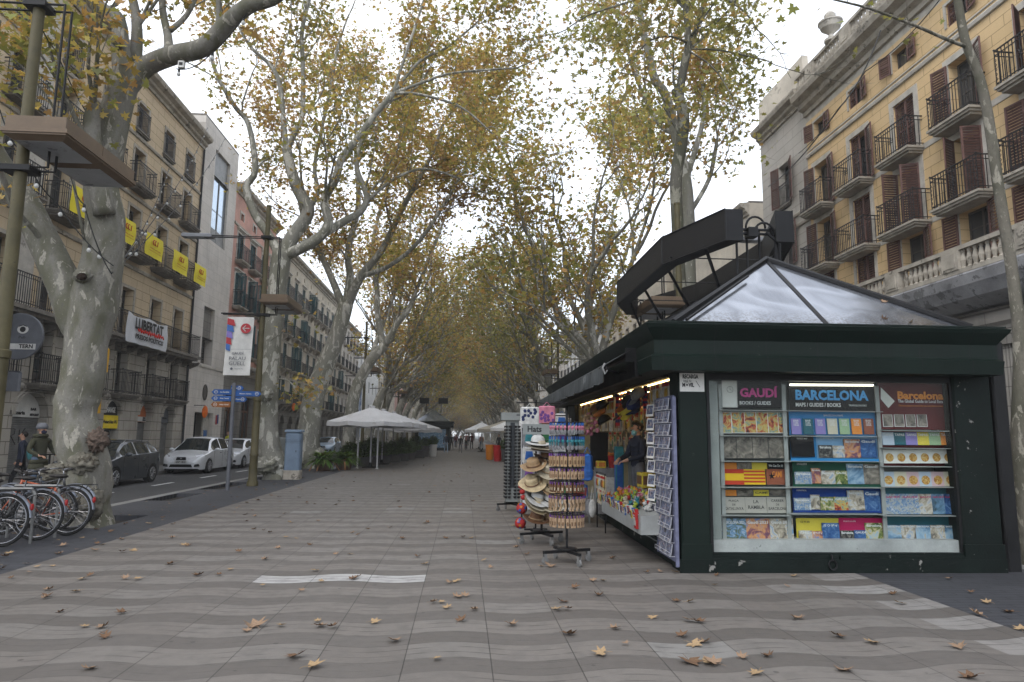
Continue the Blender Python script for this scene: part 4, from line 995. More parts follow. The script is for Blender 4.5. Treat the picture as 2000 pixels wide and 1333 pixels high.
def led(name, col, st):
    m, N, p, o = newmat(name); N.nt.nodes.remove(p); e = N.n('ShaderNodeEmission'); e.inputs[0].default_value = (*col, 1); e.inputs[1].default_value = st; N.l(e.outputs[0], o.inputs[0]); return m
M_led = led('warm_led', (1, .66, .24), 9.0); M_ledw = led('cool_tube', (1, .93, .75), 3.0)
def clear(name, tint=(1,1,1), refl=.08, rough=.03):
    m, N, p, o = newmat(name); N.nt.nodes.remove(p)
    t = N.n('ShaderNodeBsdfTransparent'); t.inputs[0].default_value = (*tint, 1); g = N.n('ShaderNodeBsdfGlossy'); g.inputs['Roughness'].default_value = rough
    lw = N.n('ShaderNodeLayerWeight'); lw.inputs[0].default_value = .35; mx = N.n('ShaderNodeMixShader')
    N.l(N.m('MULTIPLY_ADD', lw.outputs['Fresnel'], refl*2.2, refl*.15, clamp=True), mx.inputs[0]); N.l(t.outputs[0], mx.inputs[1]); N.l(g.outputs[0], mx.inputs[2]); N.l(mx.outputs[0], o.inputs[0]); return m
M_clear = clear('clear_glass', (.95,.97,.96), .03); M_film = clear('plastic_film', (.9,.9,.9), .3, .15)
KL = 10.9; KW = 4.05
K = thing('kiosk', 'dark green street kiosk with zinc hip roof, book window and open souvenir counter', 'kiosk', KO, KR)
b = MB(); b.box(.02, KW-.02, .03, KL, -.28, .17); b.box(-.03, KW+.02, -.01, .03, -.28, .16); part('plinth', b, M_kgw, K)
part('floor', MB().box(.03, KW-.03, .05, KL-.02, .171, .19), M_greyp, K)
def pil(x0, x1, y0, y1, m_=M_kg):
    b = MB(); b.bbox(x0, x1, y0, y1, -.1, 2.46, .02); b.box(x0-.008, x1+.008, y0-.008, y1, .0, .34); part('corner_pillar', b, m_, K)
pil(0, .36, 0, .42); pil(3.55, KW, 0, .5, M_kgw); pil(0, .12, KL-.35, KL); pil(KW-.3, KW, KL-.4, KL)
part('side_post', MB().bbox(.02, .12, 9.2, 9.32, .19, 2.46, .01), M_kblk, K)
part('drain_post', MB().bbox(4.13, 4.32, .06, .25, -.12, 2.9, .02), M_kblk, K)
b = MB(); b.box(.36, 3.55, .02, .06, .0, .235); b.box(.36, 1.93, .0, .02, .01, .2); b.box(1.96, 3.55, .0, .02, .01, .2); part('kick_panel', b, M_kgw, K)
b = MB(); b.box(.36, 3.55, .04, .1, 2.34, 2.46); b.box(.36, .40, .03, .08, .235, 2.34); b.box(3.52, 3.55, .03, .08, .235, 2.34); part('window_frame', b, M_kblk, K)
b = MB(); b.tube([(1.84,-.02,.22),(1.84,-.03,.16)], .012, 6); b.tube([(1.84+.05*cos(a*pi/6), -.035, .10+.055*sin(a*pi/6)) for a in range(13)], .011, 5); part('padlock_ring', b, M_kblk, K)
part('window_sill', MB().box(.40, 3.52, .07, .5, .235, .38), mat('sill_white', (.36,.36,.36), .6, .2, 3, spots=((.12,.12,.12), 5, .66)), K)
part('display_back', MB().box(.37, 3.54, .5, .53, .38, 2.4), M_greyp, K)
part('side_panel', MB().box(.40, .53, .10, .14, .381, 2.33), M_greyp, K)
part('display_glass', MB().box(.40, 3.52, .045, .052, .236, 2.34), M_clear, K)
part('display_tube_light', MB().tube([(1.5, .16, 2.30), (2.6, .16, 2.31)], .012, 8), M_ledw, K)
# fascia swept round the roof edge
prof = [(0,2.42),(.33,2.42),(.35,2.585),(.30,2.62),(.30,2.79),(.40,2.93),(.42,2.975),(.38,2.99),(.2,2.995)]
x0, x1, y0, y1 = -.08, 3.64, .0, KL+.1
b = MB(); vs = []
for r, z in prof: vs += [(x0-r, y0-r, z), (x1+r, y0-r, z), (x1+r, y1+r, z), (x0-r, y1+r, z)]
b.add(vs, [(4*i+k, 4*i+(k+1)%4, 4*i+4+(k+1)%4, 4*i+4+k) for i in range(len(prof)-1) for k in range(4)])
b.box(-.11, 3.67, .01, KL+.09, 2.47, 2.50)
fa = part('fascia', b, M_kg, K)
for k in range(7):
    x = x0-.2+(x1-x0+.4)*k/6.4; b = MB()
    b.add([(x-.004, y0-prof[i][0]-.003, prof[i][1]) for i in range(1, 7)]+[(x+.004, y0-prof[i][0]-.003, prof[i][1]) for i in range(1, 7)], [(i, i+1, i+7, i+6) for i in range(5)])
    part('seam', b, M_kblk, fa)
# roof
bx0, bx1, by0, by1, bz = -.08, 3.78, -.12, KL+.05, 3.02; A1 = Vector((1.86, 1.52, 4.30)); A2 = Vector((1.86, KL-1.6, 4.30))
c4 = [Vector((bx0,by0,bz)), Vector((bx1,by0,bz)), Vector((bx1,by1,bz)), Vector((bx0,by1,bz))]
b = MB(); b.add([*c4, A1, A2], [(0,1,4), (1,2,5,4), (2,3,5), (3,0,4,5)]); part('roof', b, M_zinc, K)
b = MB(); b.box(x0-.38, x1+.38, y0-.38, y1+.38, 2.996, 3.015); part('gutter_tray', b, M_kg, K)
b = MB()
for a, c in ((c4[0],A1),(c4[1],A1),(c4[2],A2),(c4[3],A2),(A1,A2)):
    up = Vector((0,0,.02)); b.tube([a+up, c+up], .045, 6); 
    d = (Vector(((bx0+bx1)/2, 2.0, 3.4))-a); d.z = 0; d.normalize()
    b.tube([a+up*2.4, c+up*2.4], .022, 6)
for f in (0, ): pass
mid = (c4[0]+c4[1])/2+Vector((.06,0,0)); b.add([mid+Vector((-.03,-.004,.006)), mid+Vector((.03,-.004,.006)), A1+Vector((.03,-.01,.008)), A1+Vector((-.03,-.01,.008))], [(0,1,2,3)])
for k in range(1, 7):
    yy = by0+(by1-by0)*k/7
    for xx, sx in ((bx0, 1), (bx1, -1)): b.tube([(xx, yy, bz+.01), (A1.x, min(max(yy, A1.y), A2.y), 4.31)], .018, 4)
b.tube([(-.02+.1, by0-.02, bz+.05), (A1.x-.55, A1.y-.62, 3.9)], .02, 6)
part('roof_ribs', b, M_kblk, K)
b = MB(); b.box(.04, KW-.3, .44, KL-.02, 2.505, 2.52); part('ceiling', b, mat('ceiling_panel', (.30,.26,.18), .7), K)
# interior walls
part('back_wall', MB().box(1.42, 1.48, 1.0, 9.3, .19, 2.5), M_greyp, K)
part('end_wall', MB().box(.15, 1.42, 9.3, 9.36, .19, 2.5), mat('end_panel', (.33,.29,.18), .7), K)
part('near_partition', MB().box(.4, 3.6, .54, .58, .19, 2.5), M_greyp, K)
part('right_wall', MB().box(KW-.08, KW-.03, .5, KL-.3, .17, 2.5), M_kg, K)
part('rear_wall', MB().box(.1, KW-.1, KL-.1, KL-.05, .17, 2.5), M_kg, K)
part('lower_side_panel', MB().box(.02, .06, 9.35, KL-.3, .17, 2.46), M_kg, K)
b = MB()
for z in (1.05, 1.42, 1.78): b.box(1.12, 1.42, 1.3, 9.2, z, z+.02)
for y in (3.3, 5.6, 7.5): b.box(1.15, 1.42, y, y+.04, .19, 2.4)
for z in (1.05, 1.4, 1.75): b.box(.4, 1.1, 9.0, 9.29, z, z+.02)
for x in (.5, ): b.tube([(1.0, 4.6, .19), (1.0, 4.6, 2.5)], .04, 8)
part('shelving', b, M_shelf, K)
for p0, p1 in (((.16,.5,2.41),(.16,4.4,2.41)),((.16,5.0,2.41),(.16,9.0,2.41)),((.75,1.0,2.47),(.75,9.0,2.47))): part('light_strip', MB().tube([p0, p1], .010, 6), M_led, K)
b = MB(); b.box(.06, .2, .42, 9.3, 2.42, 2.48); b.box(-.1, .0, .45, 9.3, 2.405, 2.43); part('header_rail', b, M_kblk, K)
# counter: tiered display that drops out of the side
b = MB(); b.box(-.36, -.33, .62, 3.35, .36, .60); b.box(-.33, .25, .62, 3.35, .36, .39); b.box(-.36, .25, .60, .62, .36, .60); b.box(-.36,.25,3.35,3.37,.36,.6)
b.add([(-.33,.62,.56),(-.33,3.35,.56),(1.05,3.35,.98),(1.05,.62,.98),(-.33,.62,.54),(-.33,3.35,.54),(1.05,3.35,.94),(1.05,.62,.94)], [(0,1,2,3),(7,6,5,4),(0,3,7,4),(1,5,6,2),(2,6,7,3)])
b.box(.25, 1.05, .62, .64, .19, .9); b.box(.25, 1.05, 3.33, 3.35, .19, .9); part('counter', b, M_shelf, K)
part('counter_base', MB().box(.1, .5, .64, 3.33, .19, .36), M_kblk, K)
# awning
b = MB(); b.tube([(-.50, .5, 2.70), (-.50, 9.2, 2.70)], .05, 8); b.box(-.56, -.42, .45, .5, 2.60, 2.78); b.box(-.56, -.42, 9.2, 9.25, 2.60, 2.78)
b.box(-.86, -.82, .4, 9.2, 2.50, 2.54); b.box(-.45, -.36, .4, 9.3, 2.40, 2.60)
for y in (.6, 4.6, 8.9): b.tube([(-.3, y, 2.50), (-.52, y+.5, 2.5), (-.84, y, 2.52)], .018, 6)
aw = part('awning_roller', b, M_kblk, K)
vs = []; n = 90
for i in range(n+1):
    y = .35+8.9*i/n; wv = .012*sin(i*1.9)+.008*sin(i*.7)
    vs += [(-.50, y, 2.755), (-.84, y, 2.55), (-.875+wv, y, 2.51), (-.88+wv*1.6, y, 2.31+.008*sin(i*1.3))]
b = MB(); b.add(vs, [(4*i+k, 4*i+k+1, 4*i+5+k, 4*i+4+k) for i in range(n) for k in range(3)])
M_awn = mat('dark_awning_fabric', (.045,.050,.052), .8, .3, 2, spots=((.09,.095,.095), 1.5, .6))
part('awning_fabric', b, M_awn, K, True)
b = MB(); b.tube([(-.86,.34,2.56),(-.89,.33,2.5),(-.86,.33,2.42),(-.83,.33,2.47)], .014, 6); part('awning_hook', b, M_steel, K)
# flyer on the pillar
fl = thing('flyer', 'white printed paper notice about mobile top-up taped to the green kiosk pillar', 'flyer', kw(.17, -.006, 2.30), KR)
part('paper', MB().box(-.155, .155, -.004, 0, -.115, .115), M_signW, fl)
b = MB(); b.text('RECARGA', .07, (-.02,-.006,.07), bold=.003, width=.2); b.text('aquí tu', .05, (-.06,-.006,.02), width=.1); b.text('MÓVIL', .07, (-.05,-.006,-.035), bold=.003, width=.15); b.tube([(.05,-.005,.02),(.1,-.005,-.06)], .003, 4)
part('lettering', b, M_signB, fl)
# stickers / scratches on the paint
# ---- ring sign on the roof (two polygonal wings) ----
S = thing('roof_sign_ring', 'black perforated steel ring sign in two angular wings standing over the kiosk roof', 'sign', (4.9, 14.2, 0), 0)
def wing(s):
    out = [(-.58,-3.45), (-1.15,-1.7), (-1.13,2.2), (-.52,3.7)]; th = .30
    P = [Vector((x*s*-1 if s > 0 else x, y, 0)) for x, y in out]; P = [Vector((abs(x)*(1 if s > 0 else -1), y, 0)) for x, y in out]
    Q = []
    for i, p in enumerate(P):
        a = P[max(0,i-1)]; c = P[min(3,i+1)]; d = (c-a).normalized(); n_ = Vector((d.y, -d.x, 0)); 
        if n_.x*p.x > 0: n_ = -n_
        if i in (0, 3): n_ = Vector((-1 if s > 0 else 1, 0, 0))
        Q.append(p+n_*th)
    b = MB(); z0, z1 = 4.88, 5.42; vs = []
    for p, q in zip(P, Q): vs += [(p.x,p.y,z0),(p.x,p.y,z1),(q.x,q.y,z1),(q.x,q.y,z0)]
    fs = [(4*i+k, 4*i+4+k, 4*i+4+(k+1)%4, 4*i+(k+1)%4) for i in range(3) for k in range(4)]+[(0,1,2,3),(15,14,13,12)]
    b.mi = 0; b.add(vs, fs); 
    o = part('wing', b, [M_perf], S)
    e = MB()
    for z in (z0, z1):
        for i in range(3): e.tube([P[i]+Vector((0,0,z)), P[i+1]+Vector((0,0,z))], .016, 5)
    for p in P: e.tube([p+Vector((0,0,z0)), p+Vector((0,0,z1))], .014, 5)
    for i in (0, 3): e.add([(P[i].x, P[i].y+(-.004 if i == 0 else .004), z0), (P[i].x, P[i].y+(-.004 if i == 0 else .004), z1), (Q[i].x, Q[i].y+(-.004 if i == 0 else .004), z1), (Q[i].x, Q[i].y+(-.004 if i == 0 else .004), z0)], [(0,1,2,3)])
    part('edge_trim', e, M_kblk, o)
wing(-1); wing(1)
b = MB(); r = .03
for s in (-1, 1):
    for y in (-2.9, -1.2, .6, 2.4):
        xo = -.9 if abs(y) < 2 else -.75; b.tube([(s*abs(xo), y, 4.95), (-.30, y+.5, 4.25)], r, 8)
for x in (-.30, -.12, .10, .42): b.tube([(x, -3.2, 4.1), (x, -3.2, 5.15)], .022, 6)
for z in (5.12, 5.05): b.tube([(-.35,-3.3,z),(.35,-3.3,z)], .025, 6)
for k in (0, .12):
    b.tube([(.0+k+.17*cos(pi*i/10), -3.3-k*.5, 5.15-k+.2*sin(pi*i/10)) for i in range(11)], .02, 6)
b.tube([(.25,-3.3,5.15),(.32,-3.35,4.9),(.30,-3.35,4.2)], .03, 6); b.tube([(.13,-3.4,5.05),(.36,-3.4,4.85),(.38,-3.35,4.2)], .025, 6)
b.box(-.16, .0, -3.4, -3.2, 4.98, 5.14)
for z in (4.95, ):
    for y in (-2.0, 0, 2.0): b.tube([(-1.1,y,z),(1.1,y,z)], .012, 5)
part('support_frame', b, M_kblk, S); b = MB()
for x in (-.2, .25): b.tube([(x, 3.5, 4.1), (x, 3.5, 5.2)], .025, 6)
for k in range(3): b.tube([(-.4+.25*k+.14*cos(pi*i/8), 3.6, 5.1+.16*sin(pi*i/8)) for i in range(9)], .018, 6)
b.tube([(-.5,3.6,5.1),(.5,3.6,5.1)], .02, 6)
part('support_frame', b, M_kblk, S)
# ---- books and boards behind the front glass ----
def cover(name, stops, scale=9, dist=1.5):
    m, N, p, o = newmat(name); tc = N.n('ShaderNodeTexCoord').outputs['Object']
    oi = N.n('ShaderNodeObjectInfo'); va = N.n('ShaderNodeVectorMath'); va.operation = 'ADD'; N.l(tc, va.inputs[0])
    cv = N.n('ShaderNodeCombineXYZ'); N.l(N.m('MULTIPLY', oi.outputs['Random'], 37), cv.inputs[0]); N.l(N.m('MULTIPLY', oi.outputs['Random'], 17), cv.inputs[1]); N.l(cv.outputs[0], va.inputs[1])
    n = N.noise(va.outputs[0], scale, 3, .65, dist); c = N.ramp(n, stops); N.l(c, p.inputs['Base Color']); p.inputs['Roughness'].default_value = .5; p.inputs['Specular IOR Level'].default_value = .15; return m
C_sky = cover('photo_cover_blue', [(.3, (.03,.05,.06)), (.45, (.10,.19,.30)), (.6, (.25,.35,.45)), (.75, (.35,.28,.18))], 6, .6)
C_ret = cover('retro_poster', [(.3, (.02,.02,.02)), (.42, (.35,.05,.03)), (.52, (.45,.35,.10)), (.62, (.10,.20,.22)), (.75, (.5,.45,.35))], 10, .8)
C_vin = cover('vintage_print', [(.3, (.05,.045,.04)), (.5, (.16,.14,.12)), (.7, (.30,.26,.22))], 9, .8)
C_food = cover('dish_photo', [(.35, (.25,.10,.02)), (.5, (.45,.25,.06)), (.65, (.5,.4,.2))], 30)
C_mos = cover('mosaic_cover', [(.3, (.08,.10,.12)), (.45, (.35,.36,.36)), (.55, (.06,.15,.30)), (.7, (.5,.5,.5))], 18, .8)
C_blu = cover('blue_cover', [(.3, (.01,.03,.10)), (.5, (.03,.09,.24)), (.7, (.12,.20,.34))], 10)
C_dk = cover('dark_cover', [(.3, (.01,.01,.012)), (.5, (.05,.05,.05)), (.7, (.22,.20,.17))], 16)
C_land = cover('landscape_cover', [(.3, (.05,.08,.03)), (.45, (.10,.12,.08)), (.55, (.10,.20,.34)), (.7, (.40,.42,.46))], 11)
C_sun = cover('sunset_cover', [(.3, (.03,.03,.08)), (.45, (.20,.08,.10)), (.55, (.50,.24,.10)), (.7, (.12,.18,.34))], 8, .6)
C_city = cover('city_cover', [(.35, (.10,.09,.08)), (.48, (.33,.28,.22)), (.56, (.45,.42,.38)), (.68, (.15,.24,.38))], 9, .8)
C_park = cover('park_cover', [(.35, (.03,.06,.02)), (.48, (.14,.17,.05)), (.56, (.45,.38,.22)), (.68, (.22,.34,.46))], 9, .8)
C_card = cover('postcard_photo', [(.34, (.02,.02,.03)), (.45, (.10,.09,.11)), (.54, (.09,.14,.24)), (.62, (.30,.20,.15)), (.72, (.42,.42,.45))], 20, .6)
def flat(n, c): return mat(n, c, .6, .06, 3, spec=.12)
P_blk = flat('poster_black', (.010,.010,.012)); P_mag = flat('letter_magenta', (.50,.06,.24)); P_lbl = flat('letter_blue', (.08,.30,.62)); P_wht = flat('letter_white', (.62,.62,.62))
P_red = flat('poster_maroon', (.085,.012,.014)); P_or = flat('letter_orange', (.62,.22,.04)); P_cy = flat('board_cyan', (.03,.20,.46)); P_ltb = flat('board_light_blue', (.20,.38,.60))
P_grn = flat('board_green', (.012,.070,.045)); P_blu = flat('board_blue', (.010,.040,.20)); P_yel = flat('board_yellow', (.58,.47,.06)); P_mgb = flat('board_magenta', (.42,.015,.09)); P_stn = flat('plaque_stone', (.33,.31,.28))
P_dkt = flat('letter_dark', (.04,.04,.04)); P_teal = flat('board_teal', (.02,.10,.13)); P_spR = flat('flag_red', (.40,.04,.02)); P_spY = flat('flag_yellow', (.60,.38,.02)); P_wood = flat('stained_wood', (.22,.07,.04))
P_pink = flat('pastel_pink', (.50,.36,.38)); P_pal = flat('pastel_blue', (.38,.44,.52)); P_cream = flat('pastel_cream', (.5,.46,.36)); P_pgr = flat('pastel_green', (.28,.40,.24)); P_pur = flat('pastel_purple', (.22,.18,.42))
def C(cx, cy, yl): return kpY(1300+cx*.35, 700+cy*.35, yl)
def board(name, cx0, cx1, cy0, cy1, m_, yl=.20, th=.006, par=K):
    a = C(cx0, cy1, yl); c = C(cx1, cy0, yl); b = MB(); b.box(a.x, c.x, yl, yl+th, a.z, c.z); return part(name, b, m_, par), a, c
def wtxt(body, cx0, cx1, cy0, cy1, m_, yl, par=K, bold=.002):
    a = C(cx0, cy1, yl); c = C(cx1, cy0, yl); b = MB(); b.text(body, .1, ((a.x+c.x)/2, yl, (a.z+c.z)/2), bold=bold, width=c.x-a.x, height=c.z-a.z, ext=.0006); return part('lettering', b, m_, par)
for cx in (292, 646, 1166, 1588):
    a = C(cx, 140, .17); part('display_upright', MB().box(a.x, a.x+.05, .17, .19, .38, 2.3), M_shelf, K)
b = MB()
for (cx0, cx1, cys) in ((300, 690, (288, 430, 572, 718, 875)), (690, 1200, (292, 432, 572, 718, 866)), (1200, 1640, (402, 500, 602, 716, 876))):
    for cy in cys:
        a = C(cx0, cy, .15); c = C(cx1, cy, .15); b.box(a.x, c.x, .10, .30, a.z-.008, a.z)
part('shelf_rails', b, M_shelf, K)
board('header_poster', 400, 642, 120, 276, P_blk); board('header_poster', 318, 398, 120, 274, M_signW); board('header_poster', 692, 1162, 130, 290, P_blk); board('header_poster', 1198, 1588, 130, 396, P_red)
wtxt('GAUDÍ', 413, 622, 165, 226, P_mag, .195, bold=.004); wtxt('BOOKS / GUIDES', 413, 586, 242, 260, P_wht, .195)
wtxt('BARCELONA', 722, 1126, 184, 236, P_lbl, .195, bold=.004); wtxt('MAPS / GUIDES / BOOKS', 726, 976, 252, 271, P_wht, .195); wtxt('TRIANGLE BOOKS', 1022, 1120, 260, 269, P_wht, .195, bold=0)
wtxt('Barcelona', 1293, 1545, 190, 231, P_or, .195, bold=.004); wtxt('The Global Guide to Local Eats', 1297, 1546, 234, 249, P_wht, .195, bold=.001); wtxt('The best places to eat in the city, one bite at a time', 1300, 1546, 262, 270, P_or, .195, bold=0)
a = C(359, 175, .195); b = MB(); b.tube([(a.x+.04*cos(t*pi/9), .195, a.z+.04*sin(t*pi/9)) for t in range(19)], .002, 4); b.tube([(a.x,.195,a.z+.028),(a.x,.195,a.z),(a.x+.018,.195,a.z-.01)], .002, 4); part('clock_mark', b, P_dkt, K)
b = MB(); p4 = [C(1200,162,.19), C(1200,228,.19), C(1243,278,.19), C(1278,240,.19)]; b.add([(q.x,.19,q.z) for q in p4], [(0,1,2,3)]); part('map_tag', b, M_signW, K)
board('shelf_board', 692, 1166, 302, 428, P_cy, .24); board('shelf_board', 845, 1188, 434, 570, P_ltb, .24); board('shelf_board', 700, 845, 434, 570, P_cy, .24)
board('shelf_board', 712, 1198, 574, 716, P_grn, .24); board('shelf_board', 712, 1202, 722, 864, P_blu, .24); board('shelf_board', 733, 969, 893, 1032, P_yel, .24); board('shelf_board', 970, 1213, 892, 1030, P_mgb, .24)
board('shelf_board', 1205, 1602, 406, 497, P_red, .24); board('shelf_board', 1210, 1612, 510, 600, P_red, .26); board('shelf_board', 1225, 1640, 725, 872, P_teal, .27); board('shelf_board', 1235, 1650, 880, 1030, P_teal, .27)
board('shelf_lip', 700, 1190, 562, 572, P_cy, .14); board('shelf_lip', 712, 1200, 708, 716, P_grn, .14); board('shelf_lip', 715, 1202, 852, 860, P_blu, .14)
wtxt('BARCELONA MAPS', 882, 988, 316, 325, P_wht, .235, bold=0); wtxt('ENGLISH', 733, 786, 586, 596, P_wht, .235, bold=0); wtxt('ESPAÑOL', 731, 786, 733, 743, P_wht, .235, bold=0); wtxt('PORTUGUÊS', 993, 1060, 906, 915, P_wht, .235, bold=0); wtxt('日本語', 752, 802, 908, 919, P_dkt, .235, bold=0); wtxt('CATALÀ', 860, 938, 444, 454, P_wht, .235, bold=0)
def book(cx0, cx1, cy0, cy1, cov, title, tm, label, yl=.20, ty=None, name='book', th=.012, group=None, t2=None, disc=None, cat='book', tf=(.08,.92), border=False):
    a = C(cx0, cy1, yl); c = C(cx1, cy0, yl); w_, h = c.x-a.x, c.z-a.z
    b = MB(); mats = [cov, tm or P_wht]
    if border: b.mi = 1; b.box(-w_/2, w_/2, .001, th, 0, h); b.mi = 0; b.box(-w_/2+.006, w_/2-.006, 0, .001, .006, h-.006)
    else: b.box(-w_/2, w_/2, 0, th, 0, h)
    if title:
        t0, t1 = ty or (.78, .90); b.mi = 1; b.text(title, .1, (0, -.001, h*(t0+t1)/2), bold=.002, width=w_*(tf[1]-tf[0]), height=h*(t1-t0), ext=.0006)
    if t2:
        for (s_, z0, z1, k) in t2: b.mi = 1; b.text(s_, .1, (0, -.001, h*(z0+z1)/2), bold=.001, width=w_*k, height=h*(z1-z0), ext=.0006)
    if disc:
        b.mi = len(mats); mats.append(disc); r = min(w_, h)*.34
        b.add([(r*cos(t*pi/8), -.002, h*.42+r*sin(t*pi/8)) for t in range(16)], [tuple(range(16))])
    o = one(name, b, mats, label, cat, kw((a.x+c.x)/2, yl, a.z), KR, group); o.rotation_euler = (radians(-4), 0, KR); return o
for i, (x0_, x1_) in enumerate([(282,368),(371,442),(444,506),(509,571),(574,628),(631,672)]):
    book(x0_, x1_, 300, 418, C_ret, None, None, f'{ORD[i]} colourful tin motoring poster from the left in the top row of the window', name='tin_poster', cat='poster', group='tin posters in the kiosk window', border=True)
for i, (x0_, x1_) in enumerate([(310,396),(399,485),(488,573),(577,661)]):
    book(x0_, x1_, 440, 560, C_vin, None, P_dkt, f'{ORD[i]} brown vintage print from the left in the second row of the window', name='vintage_print', cat='poster', group='vintage prints in the kiosk window', border=True)
for i, (x0_, x1_, m_) in enumerate([(310,396,P_or),(398,480,C_vin),(483,565,P_yel),(568,662,P_blk)]):
    book(x0_, x1_, 583, 618, m_, 'We Can Do It!' if i == 3 else None, P_wht, ['small orange tin sign above the Spanish flag plate','small brown tin sign above the striped flag plate','small yellow tin sign above the striped flag plate','small black tin sign reading We Can Do It'][i], yl=.24, ty=(.3,.7), name='tin_sign', cat='sign', group='tin signs in the kiosk window')
book(315, 438, 620, 705, P_spR, None, None, 'red and yellow Spanish flag plate on the third window shelf', name='flag_plate', cat='souvenir', group='flag plates in the kiosk window')
o = bpy.data.objects['flag_plate']; w_ = o.dimensions.x; h_ = o.dimensions.z
part('yellow_stripe', MB().box(-w_/2+.003, w_/2-.003, -.002, 0, h_*.27, h_*.73), P_spY, o)
o2 = book(440, 556, 620, 705, P_spY, None, None, 'yellow Catalan flag plate with red stripes on the third window shelf', name='flag_plate', cat='souvenir', group='flag plates in the kiosk window')
b = MB()
for k in range(4): b.box(-w_/2+.006, w_/2-.01, -.002, 0, h_*(.14+.22*k), h_*(.14+.22*k)+h_*.11)
part('red_stripes', b, P_spR, o2)
o3 = book(566, 681, 620, 705, P_wood, 'CAMI', P_or, 'dark red wooden plate with a black star on the third window shelf', ty=(.45,.85), tf=(.5,.95), name='flag_plate', cat='souvenir', group='flag plates in the kiosk window')
b = MB(); b.add([((.045 if k % 2 == 0 else .018)*cos(pi/2+k*pi/5)-.07, -.002, (.045 if k % 2 == 0 else .018)*sin(pi/2+k*pi/5)+h_*.55) for k in range(10)], [tuple(range(10))]); part('star', b, P_blk, o3)
for i, (x0_, x1_, m_, tt) in enumerate([(318,395,P_or,None),(400,488,C_vin,None),(492,575,P_yel,'CAMÍ'),(580,670,C_vin,None)]):
    book(x0_, x1_, 735, 768, m_, tt, P_dkt, ['small orange tin sign above the first stone plaque','small brown tin sign above the La Rambla plaque','small yellow tin sign above the La Rambla plaque','small grey tin sign above the right stone plaque'][i], yl=.24, ty=(.3,.7), name='tin_sign', cat='sign', group='tin signs in the kiosk window')
for i, (x0_, x1_, ls) in enumerate([(321,442,[('PLAÇA',.68,.84,.45),('DE',.46,.58,.15),('CATALUNYA',.18,.36,.85)]),(447,563,[('LA',.6,.8,.25),('RAMBLA',.24,.46,.75)]),(569,683,[('CARRER',.68,.84,.6),('DE',.46,.58,.15),('BARCELONA',.18,.36,.88)])]):
    book(x0_, x1_, 775, 864, P_stn, None, P_dkt, ['stone street-name plaque reading Plaça de Catalunya','stone street-name plaque reading La Rambla','stone street-name plaque reading Carrer de Barcelona'][i], t2=ls, name='street_plaque', cat='plaque', group='street plaques in the kiosk window', border=False)
for i, (x0_, x1_, cv_, tt) in enumerate([(318,452,C_land,'BARCELONA 2021'),(455,585,C_sun,'Gaudí 2021'),(588,712,C_city,'Gaudí 2021')]):
    book(x0_, x1_, 895, 1035, cv_, tt, P_wht, ['wall calendar with a harbour view at the bottom left of the window','wall calendar with a spired church at dusk on the bottom shelf','wall calendar with a grey stone facade on the bottom shelf'][i], yl=.17, name='calendar', cat='calendar', group='calendars in the kiosk window')
mc = [P_pur, P_teal, P_pur, P_cream, P_pgr, P_or, P_wood]
for i in range(7):
    x0_ = 705+i*67.5; book(x0_, x0_+50, 337, 424, mc[i], None, P_wht, f'{ORD[i]} folded city map from the left on the cyan maps board', t2=[('BAR',.80,.92,.55),('CEL',.66,.78,.55),('ONA',.52,.64,.55)], name='city_map', cat='map', group='city maps in the kiosk window')
book(704, 828, 436, 550, P_blk, 'POCKET MAP', P_wht, 'black pocket map pack left of the light blue board', ty=(.84,.92), tf=(.5,.95), name='city_map', cat='map', group='city maps in the kiosk window')
def row(cs, shelf, grp='guidebooks in the kiosk window'):
    for i, (x0_, x1_, y0_, y1_, cv_, tt) in enumerate(cs):
        book(x0_, x1_, y0_, y1_, cv_, tt, P_wht, f'{ORD[i]} guidebook from the left on the {shelf}', name='guidebook', group=grp, ty=(.80,.93) if y1_-y0_ > 80 else (.72,.92))
row([(858,930,485,555,C_dk,'Barcelona'),(937,1000,488,555,C_city,'GAUDÍ'),(1002,1086,452,555,C_sun,'Barcelona'),(1092,1176,452,555,C_blu,'Gaudí')], 'light blue board')
row([(724,815,634,702,C_mos,'Barcelona'),(818,865,614,698,C_sun,'Barcelona'),(872,945,628,702,C_city,'Barcelona'),(949,1015,628,702,C_park,'GAUDÍ'),(1018,1103,590,702,C_sky,'Barcelona'),(1110,1192,590,702,C_vin,'Gaudí')], 'green board')
row([(720,810,780,848,C_mos,'Barcelona'),(813,860,762,844,C_city,'Barcelona'),(868,940,774,848,C_park,'Barcelona'),(945,1018,774,848,C_ret,'GAUDÍ'),(1021,1107,738,848,C_city,'Barcelona'),(1114,1198,742,862,C_blu,'Gaudí')], 'dark blue board')
row([(748,820,962,1034,C_city,'バルセロナ'),(822,882,965,1034,C_sun,'ガウディ'),(880,970,920,1034,C_blu,'ガウディ')], 'yellow board')
row([(980,1052,962,1032,C_dk,'Barcelona'),(1058,1124,960,1032,C_blu,'GAUDÍ'),(1122,1212,920,1032,C_park,'Barcelona')], 'magenta board')
tc_ = [P_pal, P_teal, P_pur, P_yel, P_pgr, P_or]
